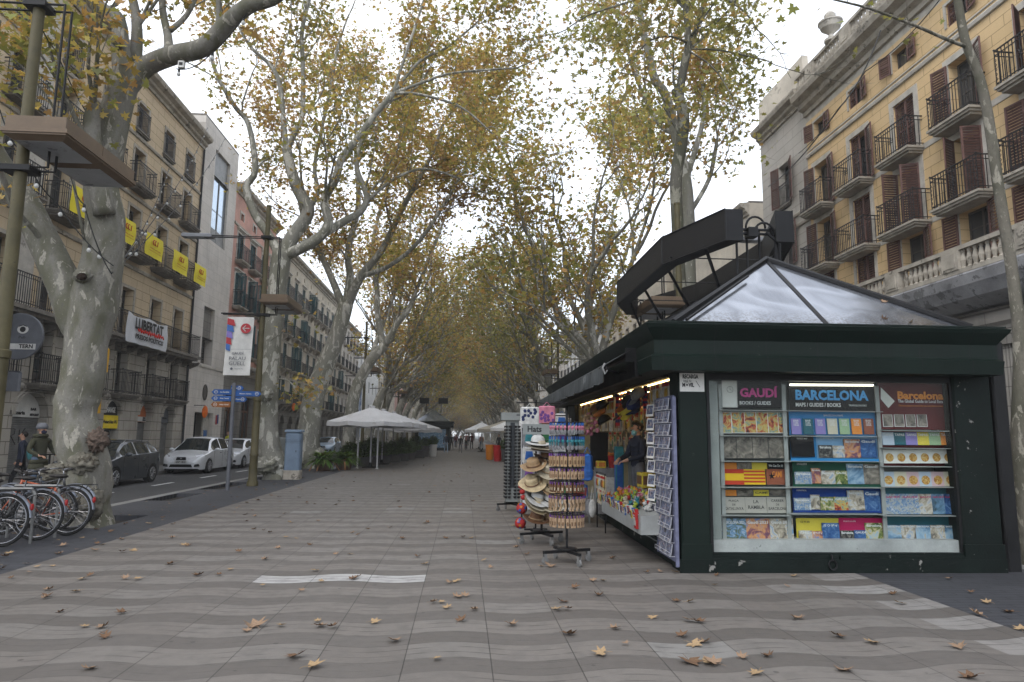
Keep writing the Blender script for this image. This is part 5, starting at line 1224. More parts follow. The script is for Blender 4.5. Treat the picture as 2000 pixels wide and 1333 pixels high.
for i in range(6):
    x0_ = 1213+i*65; book(x0_, x0_+60, 414, 484, tc_[i], 'TAPAS', P_wht, f'{ORD[i]} tapas card box from the left below the maroon poster', ty=(.7,.9), name='card_box', cat='card box', group='tapas card boxes in the kiosk window')
    x0_ = 1219+i*65.5; book(x0_, x0_+62, 510, 586, M_signW, None, None, f'{ORD[i]} white recipe booklet from the left under the tapas cards', disc=C_food, name='recipe_booklet', cat='booklet', group='white recipe booklets in the kiosk window')
    x0_ = 1212+i*69; book(x0_, x0_+66, 634, 714, [P_pal,P_cream,P_pink,P_pal,P_pink,P_cream][i], None, None, f'{ORD[i]} pastel paella booklet from the left in the fourth row', disc=C_food, name='recipe_booklet', cat='booklet', group='pastel recipe booklets in the kiosk window')
for i, (x0_, x1_) in enumerate([(1222,1316),(1322,1416),(1420,1490),(1493,1560),(1563,1638)]):
    book(x0_, x1_, 758, 870, [C_mos,C_mos,C_city,C_sky,C_blu][i], 'GAUDÍ', P_mgb, f'{ORD[i]} mosaic-covered album from the left on the right-hand shelf', name='album', group='albums in the kiosk window')
for i in range(5):
    x0_ = 1238+i*82; book(x0_, x0_+78, 932, 1026, C_city if i % 2 else C_sky, 'BARCELONA', P_wht, f'{ORD[i]} red-headed street guide from the left at the bottom right', name='street_guide', group='street guides in the kiosk window', ty=(.86,.95))
for i in range(4):
    x0_ = 1216+i*64; book(x0_, x0_+50, 312, 382, C_vin, None, None, f'{ORD[i]} small picture leaflet from the left on the maroon poster', yl=.188, name='leaflet', cat='leaflet', group='leaflets on the maroon poster', border=True)
# ================= street furniture =================
M_lamp = mat('bronze_paint', (.145,.100,.062), .45, .2, 3); M_lampo = mat('olive_post_paint', (.085,.072,.034), .55, .25, 3, spots=((.05,.045,.03), 6, .66))
M_diff = mat('frosted_diffuser', (.33,.34,.36), .3, .2, 2, spots=((.2,.2,.2), 3, .6))
M_alu = mat('grey_aluminium', (.22,.225,.24), .4, .15, 3, metal=.3)
M_cable = mat('cable_rubber', (.02,.02,.02), .6, .1, 3)
def lamp_post(pole_h=8.9):
    t = thing('lamp_post', 'bronze lamp post', 'lamp post', (0,0,0), 0, 'angular lamp posts of the promenade')
    b = MB(); b.lathe([(.17,0),(.17,.12),(.13,.18),(.12,.9),(.13,.92),(.13,.98),(.115,1.0),(.11,2.6),(.13,2.62),(.13,2.72),(.10,2.74),(.085,4.8),(.075,pole_h),(.085,pole_h+.01),(.085,pole_h+.06),(.01,pole_h+.08)], n=16); part('pole', b, M_lampo, t, 'auto')
    b = MB()
    for dy in (-.09, .09):
        b.tube([(-1.75,dy,7.88),(.42,dy,7.88),(.42,dy,5.36),(-1.25,dy,5.36)], .022, 6)
    b.box(-.16,.16,-.14,.14,7.84,7.92); b.box(-.22,.2,-.14,.14,5.30,5.38); b.box(-.1,.5,-.13,-.06,5.78,5.84); part('arm', b, M_kblk, t)
    b = MB(); b.bbox(-2.65,-1.7,-.16,.16,7.82,7.93,.02); a = part('road_light', b, M_alu, t); part('diffuser', MB().box(-2.55,-1.95,-.12,.12,7.805,7.82), M_diff, a)
    for ya, yb in ((-.55,.42),(.43,1.42)):
        b = MB(); b.box(.08,.88,ya,yb,5.74,5.92); b.box(.04,.92,ya-.03,yb+.0,5.68,5.74); b.box(.06,.90,ya-.015,yb-.01,5.655,5.68)
        b.add([(.06,ya,5.655),(.90,ya,5.655),(.90,yb-.01,5.655),(.06,yb-.01,5.655),(.16,ya+.1,5.60),(.80,ya+.1,5.60),(.80,yb-.1,5.60),(.16,yb-.1,5.60)], [(0,1,5,4),(1,2,6,5),(2,3,7,6),(3,0,4,7)])
        a = part('path_light', b, M_lamp, t); part('diffuser', MB().box(.16,.80,ya+.1,yb-.1,5.598,5.615), M_diff, a)
    return t
lp = lamp_post(); lp.location = (-6.42, 21.95, 0)
lp['label'] = 'bronze lamp post carrying the white museum banner beside the sign post'
LG = 'angular lamp posts of the promenade'
n2 = dup(lp, (-6.42, 9.9, 0), 0, 'nearest bronze lamp post at the left edge of the picture', LG); n2.scale = (1, 1, 1.0)
for i, y in enumerate((45.0, 57, 69, 81, 93)): dup(lp, (-6.42, y, 0), 0, f'{ORD[i+2]} bronze lamp post of the left row', LG)
for i, y in enumerate((16.9, 44.5, 57, 69, 81, 93)): dup(lp, (6.2 if y > 20 else 5.5, y, 0), 0, ['bronze lamp post just behind the kiosk roof ring','bronze lamp post beyond the kiosk awning','third bronze lamp post of the right row','fourth bronze lamp post of the right row','fifth bronze lamp post of the right row','sixth bronze lamp post of the right row'][i], LG, scale=(-1,1,1) if y > 20 else (-1,1,.86))
# banner
bn = thing('banner', 'white hanging museum banner with red arrow on the lamp post arm', 'banner', (-6.95, 21.86, 5.3))
b = MB(); n = 10; vs = []
for i in range(n+1):
    for k in range(9):
        x = -.52+.82*k/8; z = -1.85*i/n; vs.append((x-.02*i/n, .05*sin(k*.9+i*.4)*.5, z-.05))
b.add(vs, [(9*i+k, 9*i+k+1, 9*i+10+k, 9*i+9+k) for i in range(n) for k in range(8)]); part('cloth', b, M_signW, bn, True)
M_rb = [flat('banner_red', (.42,.05,.06)), flat('banner_blue', (.07,.16,.42)), flat('banner_violet', (.25,.2,.5))]
b = MB(); b.M = Matrix.Translation((.08,-.05,-.42)); b.add([(.16*cos(k*pi/12),0,.16*sin(k*pi/12)) for k in range(24)], [tuple(range(24))]); part('red_disc', b, M_rb[0], bn)
b = MB(); 
for p_, q in (((-.09,0),(.11,0)), ((-.09,0),(0,.09)), ((-.09,0),(0,-.09))): b.tube([(.08+p_[0],-.06,-.42+p_[1]),(.08+q[0],-.06,-.42+q[1])], .013, 4)
part('arrow', b, M_signW, bn)
b = MB(); 
for k in range(5):
    b.mi = k % 3; x = -.50; z = -.1-.2*k; b.add([(x,-.045,z),(x+.20-.02*k,-.045,z-.05),(x+.26-.03*k,-.045,z-.25),(x,-.045,z-.2)], [(0,1,2,3)])
part('striped_figure', b, M_rb, bn)
b = MB(); b.text('GAUDÍ', .1, (-.12,-.06,-1.22), bold=.002, width=.36); b.text('PALAU', .16, (-.12,-.06,-1.38), width=.50); b.text('GÜELL', .16, (-.12,-.06,-1.54), width=.50); b.text('Diputació Barcelona', .05, (-.05,-.06,-1.7), width=.26)
b.M = Matrix.Translation((-.28,-.06,-1.7)); b.add([(.04*cos(k*pi/8),0,.04*sin(k*pi/8)) for k in range(16)], [tuple(range(16))]); b.M = Matrix.Identity(4)
b.box(-.36,.12,-.062,-.058,-1.46,-1.465); part('lettering', b, M_grey, bn)
part('seam', MB().box(-.52,.28,-.05,-.045,-1.08,-1.085), M_grey, bn)
# finger post
fp = thing('finger_post', 'dark grey pedestrian signpost with blue and brown direction fingers', 'signpost', (-6.62, 20.3, 0))
b = MB(); b.tube([(0,0,-.05),(0,0,3.05)], .055, 12); b.tube([(0,0,1.0),(0,0,1.35)], .062, 12); part('pole', b, M_grey, fp)
P_sb = flat('sign_blue', (.03,.09,.27)); P_sbr = flat('sign_brown', (.24,.09,.03))
def finger(x0, x1, z, m_, txt, left=True, dy=0):
    b = MB(); h = .075
    tip = x0-.07 if left else x1+.07
    pts = [(x0,z-h),(x1,z-h),(x1,z+h),(x0,z+h),(tip,z)] if left else [(x0,z-h),(x1,z-h),(tip,z),(x1,z+h),(x0,z+h)]
    b.prism(pts, -.02+dy, .0+dy, 'xz'); o = part('finger', b, m_, fp)
    c = MB(); cx = x0+.06 if left else x1-.06
    c.tube([(cx+.045*cos(k*pi/8),-.024+dy,z+.045*sin(k*pi/8)) for k in range(17)], .006, 4); c.tube([(cx-.03,-.024+dy,z),(cx+.03,-.024+dy,z)], .006, 4)
    c.text(txt, .05, ((x0+x1)/2+(.06 if left else -.05),-.024+dy,z), bold=.001, width=(x1-x0)*.5); part('lettering', c, M_signW, o)
finger(-.55, -.06, 2.78, P_sb, 'La Rambla'); finger(-.55, -.06, 2.60, P_sb, 'Gran Teatre'); finger(-.55, -.06, 2.42, P_sbr, 'Palau Güell')
finger(.06, .72, 2.74, P_sb, 'Metro Liceu', False); finger(.05, .32, 2.58, P_sb, 'Port', False, .03); finger(-.1, .2, 2.9, P_sb, 'Plaça', False, .05)
# cabinets
b = MB(); b.bbox(-.27,.27,-.22,.22,0,.42,.03); m1 = b
cb = thing('utility_cabinet', 'tall blue-grey utility cabinet on a stone plinth at the paving edge', 'cabinet', (-6.02, 25.3, 0))
part('plinth', MB().bbox(-.29,.29,-.24,.24,0,.32,.03), M_trim, cb)
M_bcab = mat('blue_cabinet_paint', (.17,.23,.31), .45, .15, 2)
b = MB(); b.bbox(-.27,.27,-.22,.22,.32,1.66,.05); b.bbox(-.30,.30,-.25,.25,1.66,1.75,.03); part('body', b, M_bcab, cb)
b = MB()
for z in (1.28, 1.33, 1.38): b.box(-.272,.272,-.224,.224,z,z+.006)
b.box(.12,.14,-.226,-.22,.95,1.02); part('groove', b, M_kblk, cb)
cb2 = thing('utility_cabinet', 'squat grey junction cabinet between the second plane tree and the blue cabinet', 'cabinet', (-7.05, 27.3, 0))
part('body', MB().bbox(-.45,.45,-.25,.25,.1,1.45,.03), M_greyp, cb2); part('plinth', MB().box(-.42,.42,-.22,.22,0,.1), M_kblk, cb2); part('door_groove', MB().box(-.005,.005,-.254,-.25,.15,1.4), M_kblk, cb2)
# traffic light behind T1
tl = thing('traffic_light', 'yellow traffic signal housing mostly hidden behind the big near trunk', 'traffic light', (-8.86, 17.2, -.1))
M_tly = mat('signal_yellow', (.62,.34,.02), .5, .1, 3)
part('pole', MB().tube([(-.05,0,0),(-.05,0,3.6)], .055, 10), M_tly, tl); part('housing', MB().bbox(-.16,.20,-.12,.12,3.15,3.75,.04), M_tly, tl); part('housing', MB().bbox(-.02,.12,-.1,.1,2.15,3.0,.04), M_tly, tl)
# projecting pub signs on the cream building
pb = thing('pub_sign', 'round dark grey hanging pub sign with a white eye emblem, lettering ending in TERN', 'sign', (-13.95, 22.3, 4.55))
b = MB(); b.M = Matrix.Rotation(pi/2, 4, 'X'); b.lathe([(.72,-.05),(.74,-.03),(.74,.03),(.72,.05)], n=32); part('disc', b, M_grey, pb, 'auto')
b = MB(); b.tube([(-.85,0,.3),(0,0,.3)], .025, 6); b.tube([(-.85,0,-.3),(0,0,-.3)], .025, 6); part('bracket', b, M_iron, pb)
b = MB(); b.M = Matrix.Translation((.12,-.056,.22)); n=16
for r in (.17,): b.add([(r*cos(2*pi*k/20),0,r*.8*sin(2*pi*k/20)) for k in range(20)], [tuple(range(20))])
b.M = Matrix.Translation((.0,-.056,-.32)); b.box(-.3,.55,0,.006,-.09,.09); part('emblem', b, M_signW, pb)
b = MB(); b.M = Matrix.Translation((.12,-.062,.22)); b.add([(.09*cos(2*pi*k/16),0,.09*sin(2*pi*k/16)) for k in range(16)], [tuple(range(16))])
b.M = Matrix.Identity(4); b.text('TERN', .17, (.27,-.062,-.32), bold=.006, width=.42); b.text('Pub', .12, (.12,-.056,-.03), width=.2); b.tube([(.0,-.062,.31),(.12,-.062,.36),(.24,-.062,.31)], .012, 4); part('lettering', b, M_signB, pb)
pb2 = one('wall_sign', MB().bbox(-.4,.32,-.05,.05,-.32,.32,.06), M_grey, 'blank rounded grey sign box below the round pub sign', 'sign', (-14.1, 22.35, 3.15))
part('bracket', MB().box(-.7,-.4,-.03,.03,-.03,.03), M_iron, pb2)
# balcony banners
M_byel = mat('banner_yellow', (.78,.66,.03), .7, .08, 2); M_bred = flat('banner_print', (.45,.07,.02)); M_cloth = mat('white_cloth', (.62,.63,.66), .8, .1, 2)
def bal_banner(Yc, wd, z0, z1, label, x=-14.02):
    t = thing('balcony_banner', label, 'banner', (x, Yc, z0), pi/2, 'yellow banners on the cream building')
    b = MB(); vs = []; h = z1-z0
    for i in range(7):
        for k in range(9):
            u = -wd/2+wd*k/8; vs.append((u, -.03+.010*sin(k*1.7+i)+.010*sin(i*1.3), h*i/6))
    b.add(vs, [(9*i+k, 9*i+k+1, 9*i+10+k, 9*i+9+k) for i in range(6) for k in range(8)]); part('cloth', b, M_byel, t, True)
    b = MB(); b.tube([(-.16+.09*cos(a*pi/6), -.085, h*.66+.11*sin(a*pi/6)) for a in range(2, 11)], .022, 4); b.tube([(.02+.09*cos(a*pi/6), -.085, h*.66+.11*sin(a*pi/6)) for a in range(2, 11)], .022, 4); b.tube([(.18,-.085,h*.55),(.22,-.085,h*.78)], .02, 4)
    b.text('TREBALLADORES', .06, (0,-.085,h*.36), bold=.001, width=wd*.62); b.text('I TREBALLADORS EN LLUITA', .05, (0,-.085,h*.24), width=wd*.7); part('print', b, M_bred, t)
for i, (y, w_) in enumerate([(25.2,1.75),(28.45,1.4),(30.95,1.75),(33.85,1.75),(36.4,1.6)]):
    bal_banner(y, w_, 9.36, 10.36, f'yellow protest banner with red emblem, {ORD[i]} from the left on the balconies')
t = thing('protest_banner', 'long white banner reading Llibertat presos polítics hung on the long balcony', 'banner', (-14.0, 31.0, 5.35), pi/2)
b = MB(); vs = []; wd = 3.9; h = 1.25
for i in range(6):
    for k in range(21):
        u = -wd/2+wd*k/20; vs.append((u, -.03+.035*sin(k*1.1+i*.8), h*i/5-.10*abs(sin(pi*k/10))*(i/5)))
b.add(vs, [(21*i+k, 21*i+k+1, 21*i+22+k, 21*i+21+k) for i in range(5) for k in range(20)]); part('cloth', b, M_cloth, t, True)
part('lettering', MB().text('LLIBERTAT', .5, (0,-.09,h*.66), bold=.02, width=2.7, height=.48).text('PRESOS POLÍTICS!', .3, (.1,-.09,h*.24), bold=.012, width=2.7, height=.26), M_signB, t)
b = MB(); b.tube([(-1.1+.11*k, -.10, h*.46+.07*(-1)**k+random.uniform(-.03,.03)) for k in range(24)], .028, 4); part('red_spray', b, flat('spray_red', (.6,.03,.02)), t)
# orange hanging lantern signs
for lab, x, y, z in (('small orange hanging sign by the office building doorway', -14.2, 39.0, 2.75), ('orange hanging sign over the parasols on the long cream building', -14.1, 58.5, 3.8)):
    b = MB(); b.tube([(-.7,0,.35),(0,0,.35)], .02, 5); b.mi = 1; b.ball((0,0,0), (.16,.06,.34), 10, 8); one('hanging_sign', b, [M_iron, mat('lantern_orange', (.75,.16,.02), .5)], lab, 'sign', (x, y, z), 0, None)
# ---- parasols ----
M_par = mat('parasol_canvas', (.52,.52,.53), .8, .12, 1.2, spots=((.42,.41,.40), 1.5, .6)); M_parp = mat('parasol_pole_paint', (.42,.42,.42), .5, .15, 3); M_parB = mat('beige_canvas', (.40,.37,.31), .8, .15, 1.2)
def parasol(w, z0, z1, mt=M_par):
    t = thing('parasol', 'parasol', 'parasol', (0,0,0))
    b = MB(); n = 8; k = []
    for i in range(n):
        a = 2*pi*i/n+pi/8; c = max(abs(cos(a)), abs(sin(a))); r = w/2/c*.98; k.append((r*cos(a), r*sin(a)))
    vs = [(0,0,z1)]
    for f in (.35, .7, 1.0):
        for i in range(n):
            x, y = k[i]; vs.append((x*f, y*f, z1+(z0-z1)*(f**.92)))
            x2, y2 = k[(i+1) % n]; vs.append(((x+x2)/2*f*.985, (y+y2)/2*f*.985, z1+(z0-z1)*(f**.92)-.05*f))
    m = 2*n
    for i in range(m): x, y, z = vs[1+2*m+i]; vs.append((x*1.005, y*1.005, z-.20+.02*sin(i*2.1)))
    fs = [(0, 1+i, 1+(i+1) % m) for i in range(m)]
    for r in range(3): fs += [(1+r*m+i, 1+(r+1)*m+i, 1+(r+1)*m+(i+1) % m, 1+r*m+(i+1) % m) for i in range(m)]
    b.add(vs, fs); b.lathe([(.14,z1-.03),(.15,z1+.03),(.05,z1+.06)], n=10); part('canopy', b, mt, t)
    b = MB(); b.tube([(0,0,0),(0,0,z1)], .04, 8)
    part('pole', b, M_parp, t)
    b = MB()
    for i in range(n): b.tube([(0,0,z0-.05),(k[i][0]*.6,k[i][1]*.6,z1+(z0-z1)*.6-.03)], .013, 4)
    part('struts', b, M_parp, t); part('base', MB().lathe([(.4,0),(.4,.05),(.1,.08),(.06,.25)], n=14), M_kblk, t); return t
pa = parasol(4.1, 2.22, 2.95); PG = 'white cafe parasols'
pa.location = (-4.45, 34.2, 0); pa['label'] = 'nearest large off-white parasol above the planters on the left'; pa['group'] = PG
for i, (x, y, s_) in enumerate([(-4.35, 38.2, 1), (-4.2, 42.4, 1), (-3.9, 47, .95), (-3.7, 52, .95), (-3.6, 57, .9)]): dup(pa, (x, y, 0), .1*i, f'off-white parasol, {ORD[i+1]} in the left-hand row', PG, scale=(s_, s_, s_))
b = MB(); 
for i, (x, y, lab) in enumerate([(-4.95,33.4,'white terrace post at the left under the nearest parasol'),(-4.0,33.2,'white terrace post at the right under the nearest parasol')]):
    one('terrace_post', MB().tube([(0,0,0),(0,0,2.4)], .04, 8).lathe([(.08,0),(.07,.03)], n=8), M_parp, lab, 'post', (x, y, 0), 0, 'slim white terrace posts')
pr = parasol(3.6, 2.15, 2.9, mat('bright_canvas', (.68,.69,.70), .8, .08)); pr.location = (3.7, 47, 0); pr['label'] = 'bright white parasol beside the souvenir racks on the right'; pr['group'] = 'parasols on the right terrace'
pr2 = parasol(4.2, 2.1, 2.75, M_parB); pr2.location = (3.2, 52.5, 0); pr2['label'] = 'beige parasol behind the bright white one on the right'; pr2['group'] = 'parasols on the right terrace'
for i, (x, y) in enumerate([(1.9, 68), (2.2, 75), (2.0, 83)]): dup(pr, (x, y, 0), .3*i, f'{["small white parasol in the distance right of centre","second distant white parasol right of centre","farthest white parasol right of centre"][i]}', 'parasols on the right terrace', scale=(.95,.95,1))
# far kiosk
fk = thing('kiosk', 'distant dark kiosk with grey hip roof behind the left-hand parasols', 'kiosk', (-4.9, 72, 0))
b = MB(); b.box(0,3.6,.05,8,0,2.4); part('walls', b, M_kg, fk)
b = MB(); vs = []; 
for r, z in prof: vs += [(-r, -r, z), (3.6+r, -r, z), (3.6+r, 8+r, z), (-r, 8+r, z)]
b.add(vs, [(4*i+k, 4*i+(k+1)%4, 4*i+4+(k+1)%4, 4*i+4+k) for i in range(len(prof)-1) for k in range(4)]); b.box(-.4,4.0,-.4,8.4,2.98,3.0); part('fascia', b, M_kg, fk)
b = MB(); b.add([(0,0,3.01),(3.6,0,3.01),(3.6,8,3.01),(0,8,3.01),(1.8,1.7,4.3),(1.8,6.3,4.3)], [(0,1,4),(1,2,5,4),(2,3,5),(3,0,4,5)]); part('roof', b, M_zinc, fk)
part('display_window', MB().box(.4,3.2,-.01,.04,.3,2.2), C_sky, fk)
b = MB(); b.box(.3,1.3,1.4,1.7,4.9,5.5); b.box(2.3,3.3,1.4,1.7,4.9,5.5); b.tube([(1,1.6,4),(1,1.6,5)], .04, 5); b.tube([(2.6,1.6,4),(2.6,1.6,5)], .04, 5); part('roof_sign', b, M_kblk, fk)
# ---- planters ----
M_pot = mat('planter_grey', (.10,.095,.09), .7, .25, 3); M_terra = mat('terracotta', (.11,.065,.045), .8, .25, 3)
M_leafP = leaf_mat('planter_leaves', [(0, (.025,.065,.016)), (.5, (.06,.12,.03)), (1, (.12,.17,.045))], .3, 1.5); M_palm = leaf_mat('strap_leaves', [(0, (.03,.09,.015)), (.5, (.07,.15,.025)), (1, (.14,.20,.045))], .3, 1.5)
OVAL = np.array([(0,-.5),(.16,-.2),(.2,.1),(0,.5),(-.2,.1),(-.16,-.2)])
def bush_me(seed, n, r, h, size):
    c = rng.standard_normal((n, 3)); c /= np.linalg.norm(c, axis=1)[:, None]; c *= rng.uniform(.35, 1., (n, 1))**.5*np.array([r, r*.8, h/2]); c[:, 2] += h/2
    c += .06*rng.standard_normal((n, 3)); return leaves_mesh('foliage', c, size, M_leafP, OVAL)
bm_ = [bush_me(1, 1500, .5, .8, .13), bush_me(2, 1300, .42, .9, .13), bush_me(3, 1500, .5, 1.05, .12)]
def planter(x, y, k, label, pw=.85, ph=.42, mt=M_pot, name='planter', rz=0):
    t = thing(name, label, 'planter', (x, y, 0), rz, 'plant boxes around the terraces')
    b = MB(); b.add([(-pw/2+.04,-.2,0),(pw/2-.04,-.2,0),(pw/2-.04,.2,0),(-pw/2+.04,.2,0),(-pw/2,-.24,ph),(pw/2,-.24,ph),(pw/2,.24,ph),(-pw/2,.24,ph)], [(0,3,2,1),(0,1,5,4),(1,2,6,5),(2,3,7,6),(3,0,4,7),(4,5,6,7)])
    b.box(-pw/2-.02,pw/2+.02,-.26,.26,ph-.05,ph+.01); part('box', b, mt, t); link('foliage', bm_[k % 3], t, (0,0,ph-.05)); return t
def strap_plant(x, y, label, s=1):
    t = thing('planter', label, 'planter', (x, y, 0), 0, 'plant boxes around the terraces'); part('pot', MB().lathe([(.30,0),(.42,.4),(.45,.42),(.45,.46),(.38,.46)], n=16), M_terra, t)
    b = MB(); d = MB()
    for k in range(250):
        a = random.uniform(0, 2*pi); L = random.uniform(.55, 1.05)*s; el = random.uniform(.15, 1.35); w_ = .045; old = k < 5
        u = Vector((cos(a), sin(a), 0)); pts = []
        for i in range(5):
            q = i/4; pts.append(u*(L*q*cos(el*.7)+.08)+Vector((0,0,.45+L*(q*sin(el)-q*q*(.55 if not old else 1.3)))))
        s_ = u.cross(Vector((0,0,1)))
        vs = []
        for i, p in enumerate(pts): ww = w_*(1, 1.1, 1, .7, .05)[i]; vs += [p-s_*ww, p+s_*ww]
        (d if old else b).add(vs, [(2*i, 2*i+1, 2*i+3, 2*i+2) for i in range(4)])
    part('leaves', b, M_palm, t); part('dead_leaves', d, mat('dry_leaf', (.33,.16,.07), .8), t)
strap_plant(-6.1, 31.2, 'bushy strap-leaved green plant in a brown pot beside the blue cabinet', 1.05); strap_plant(-5.35, 32.0, 'strap-leaved plant in a pot behind the first bushy one', .95)
for i, (x, y) in enumerate([(-5.6, 35.5), (-5.1, 36.5), (-4.85, 38.0), (-4.4, 39.5), (-4.0, 41.2), (-3.65, 43), (-3.45, 45)]):
    planter(x, y, i, f'dark plant box with dense green shrub, {ORD[i]} in the row under the left parasols')
planter(-3.2, 48.5, 2, 'largest dark plant box at the end of the left terrace', 1.3, .5)
for x, y, mt, lab, hh in ((-2.15, 52, M_signW, 'tall white round pot with a shrub at the end of the left terrace', .9), (-2.7, 51.5, M_pot, 'grey round pot beside the tall white one', .8), (2.25, 43.5, flat('pot_red', (.50,.02,.02)), 'tall glossy red pot on the right of the promenade', 1.0), (1.85, 46.0, flat('pot_orange', (.60,.20,.02)), 'tall orange pot left of the red one', 1.0), (2.5, 46.5, flat('pot_red', (.50,.02,.02)), 'second red pot just behind the nearer red one', .9), (2.72, 43, M_pot, 'grey round pot with a light green plant near the sunglasses rack', .8)):
    t = thing('plant_pot', lab, 'plant pot', (x, y, 0)); part('pot', MB().lathe([(.20,0),(.25,.1),(.28,hh*.85),(.32,hh),(.27,hh),(.25,hh-.08)], n=18), mt, t, 'auto')
    if mt in (M_signW, M_pot): link('foliage', bm_[1], t, (0,0,hh-.1), scale=(.8,.8,.8))
# ---- string lights with bulbs hung from the near tree ----
M_bulb = clear('bulb_glass', (.85,.85,.85), .5, .05)
def strand(pts3, label, name='light_string', bulbs=True, sag=.5, r=.011, cat='string lights', grp='strings of bulbs between the trees and facades'):
    b = MB(); out = []
    for a, c in zip(pts3[:-1], pts3[1:]):
        a = Vector(a); c = Vector(c)
        for i in range(13): q = i/12; p = a.lerp(c, q); p.z -= sag*4*q*(1-q); out.append(p)
    b.tube(out, r, 5); o0 = out[0].copy(); b.v = [(v[0]-o0.x, v[1]-o0.y, v[2]-o0.z) for v in b.v]
    o = one(name, b, M_cable, label, cat, o0, 0, grp)
    if bulbs:
        L = 0; nxt = .4
        for p, q in zip(out[:-1], out[1:]):
            L += (q-p).length
            if L > nxt:
                nxt += .85; c = MB(); c.lathe([(.022,0),(.026,-.05),(.02,-.06)], n=8); c.mi = 1; c.lathe([(.018,-.06),(.035,-.09),(.036,-.115),(.02,-.14)], n=8); part('bulb', c, [M_cable, M_ledoff], o, loc=q-o0)
    return o
M_ledoff = mat('unlit_bulb', (.5,.5,.48), .2, .05)
k0 = atY(218, 535, 12.9)
strand([k0, atX(330,330,-14.3)], 'bulb string running from the near trunk to the upper cream facade'); strand([k0, atX(405,250,-14.3)], 'bulb string from the near trunk to the cornice of the cream block')
strand([k0, atX(440,270,-14.5)], 'lowest bulb string rising from the near trunk towards the office building'); strand([k0, atY(165,400,12.5), atY(135,330,12.4)], 'bulb string wrapped round the left of the near trunk', sag=.12)
strand([atY(0,215,11), atY(45,300,11.2), atY(110,395,12.4), atY(222,520,12.7)], 'bulb string crossing in front of the near lamp post', sag=.1)
strand([atY(500,0,12), atY(408,110,12.6), atY(345,135,12.8)], 'dark bulb string hanging off the big curved branch', sag=.1)
strand([atY(60,0,11), atY(110,100,12), atY(190,250,12.9)], 'bulb string from the top of the near lamp post to the trunk', sag=.1)
strand([atX(1500,365,14.1), atY(1640,210,17), atX(1720,60,12), ], 'black cable sweeping up across the yellow facade', bulbs=False, sag=.25, r=.02, cat='cable', grp='overhead cables on the right')
strand([atX(1560,300,14.1), atY(1690,140,17), atX(1850,-20,12)], 'thin black cable above the attic windows of the yellow building', bulbs=False, sag=.2, r=.014, cat='cable', grp='overhead cables on the right')
bx = one('junction_box', MB().bbox(-.06,.06,-.04,.04,-.07,.07,.01), M_signW, 'small white junction box strapped under the big branch', 'box', atY(355,127,12.75)); part('label_plate', MB().box(-.035,.035,-.045,-.04,-.03,.03), M_signB, bx)
# road sign at far right behind the kiosk
ts = thing('no_entry_sign', 'round red no-entry sign between kiosk and stone pilasters', 'road sign', (11.8, 16.1, -.1)); b = MB(); b.M = Matrix.Translation((0,0,2.5)) @ Matrix.Rotation(pi/2, 4, 'X'); b.lathe([(.3,-.015),(.3,.015)], n=24); part('plate', b, flat('sign_red', (.45,.02,.03)), ts)
part('bar', MB().box(-.2,.2,-.02,-.016,2.45,2.55), M_signW, ts); part('pole', MB().tube([(0,.03,0),(0,.03,2.9)], .03, 8), M_alu, ts)
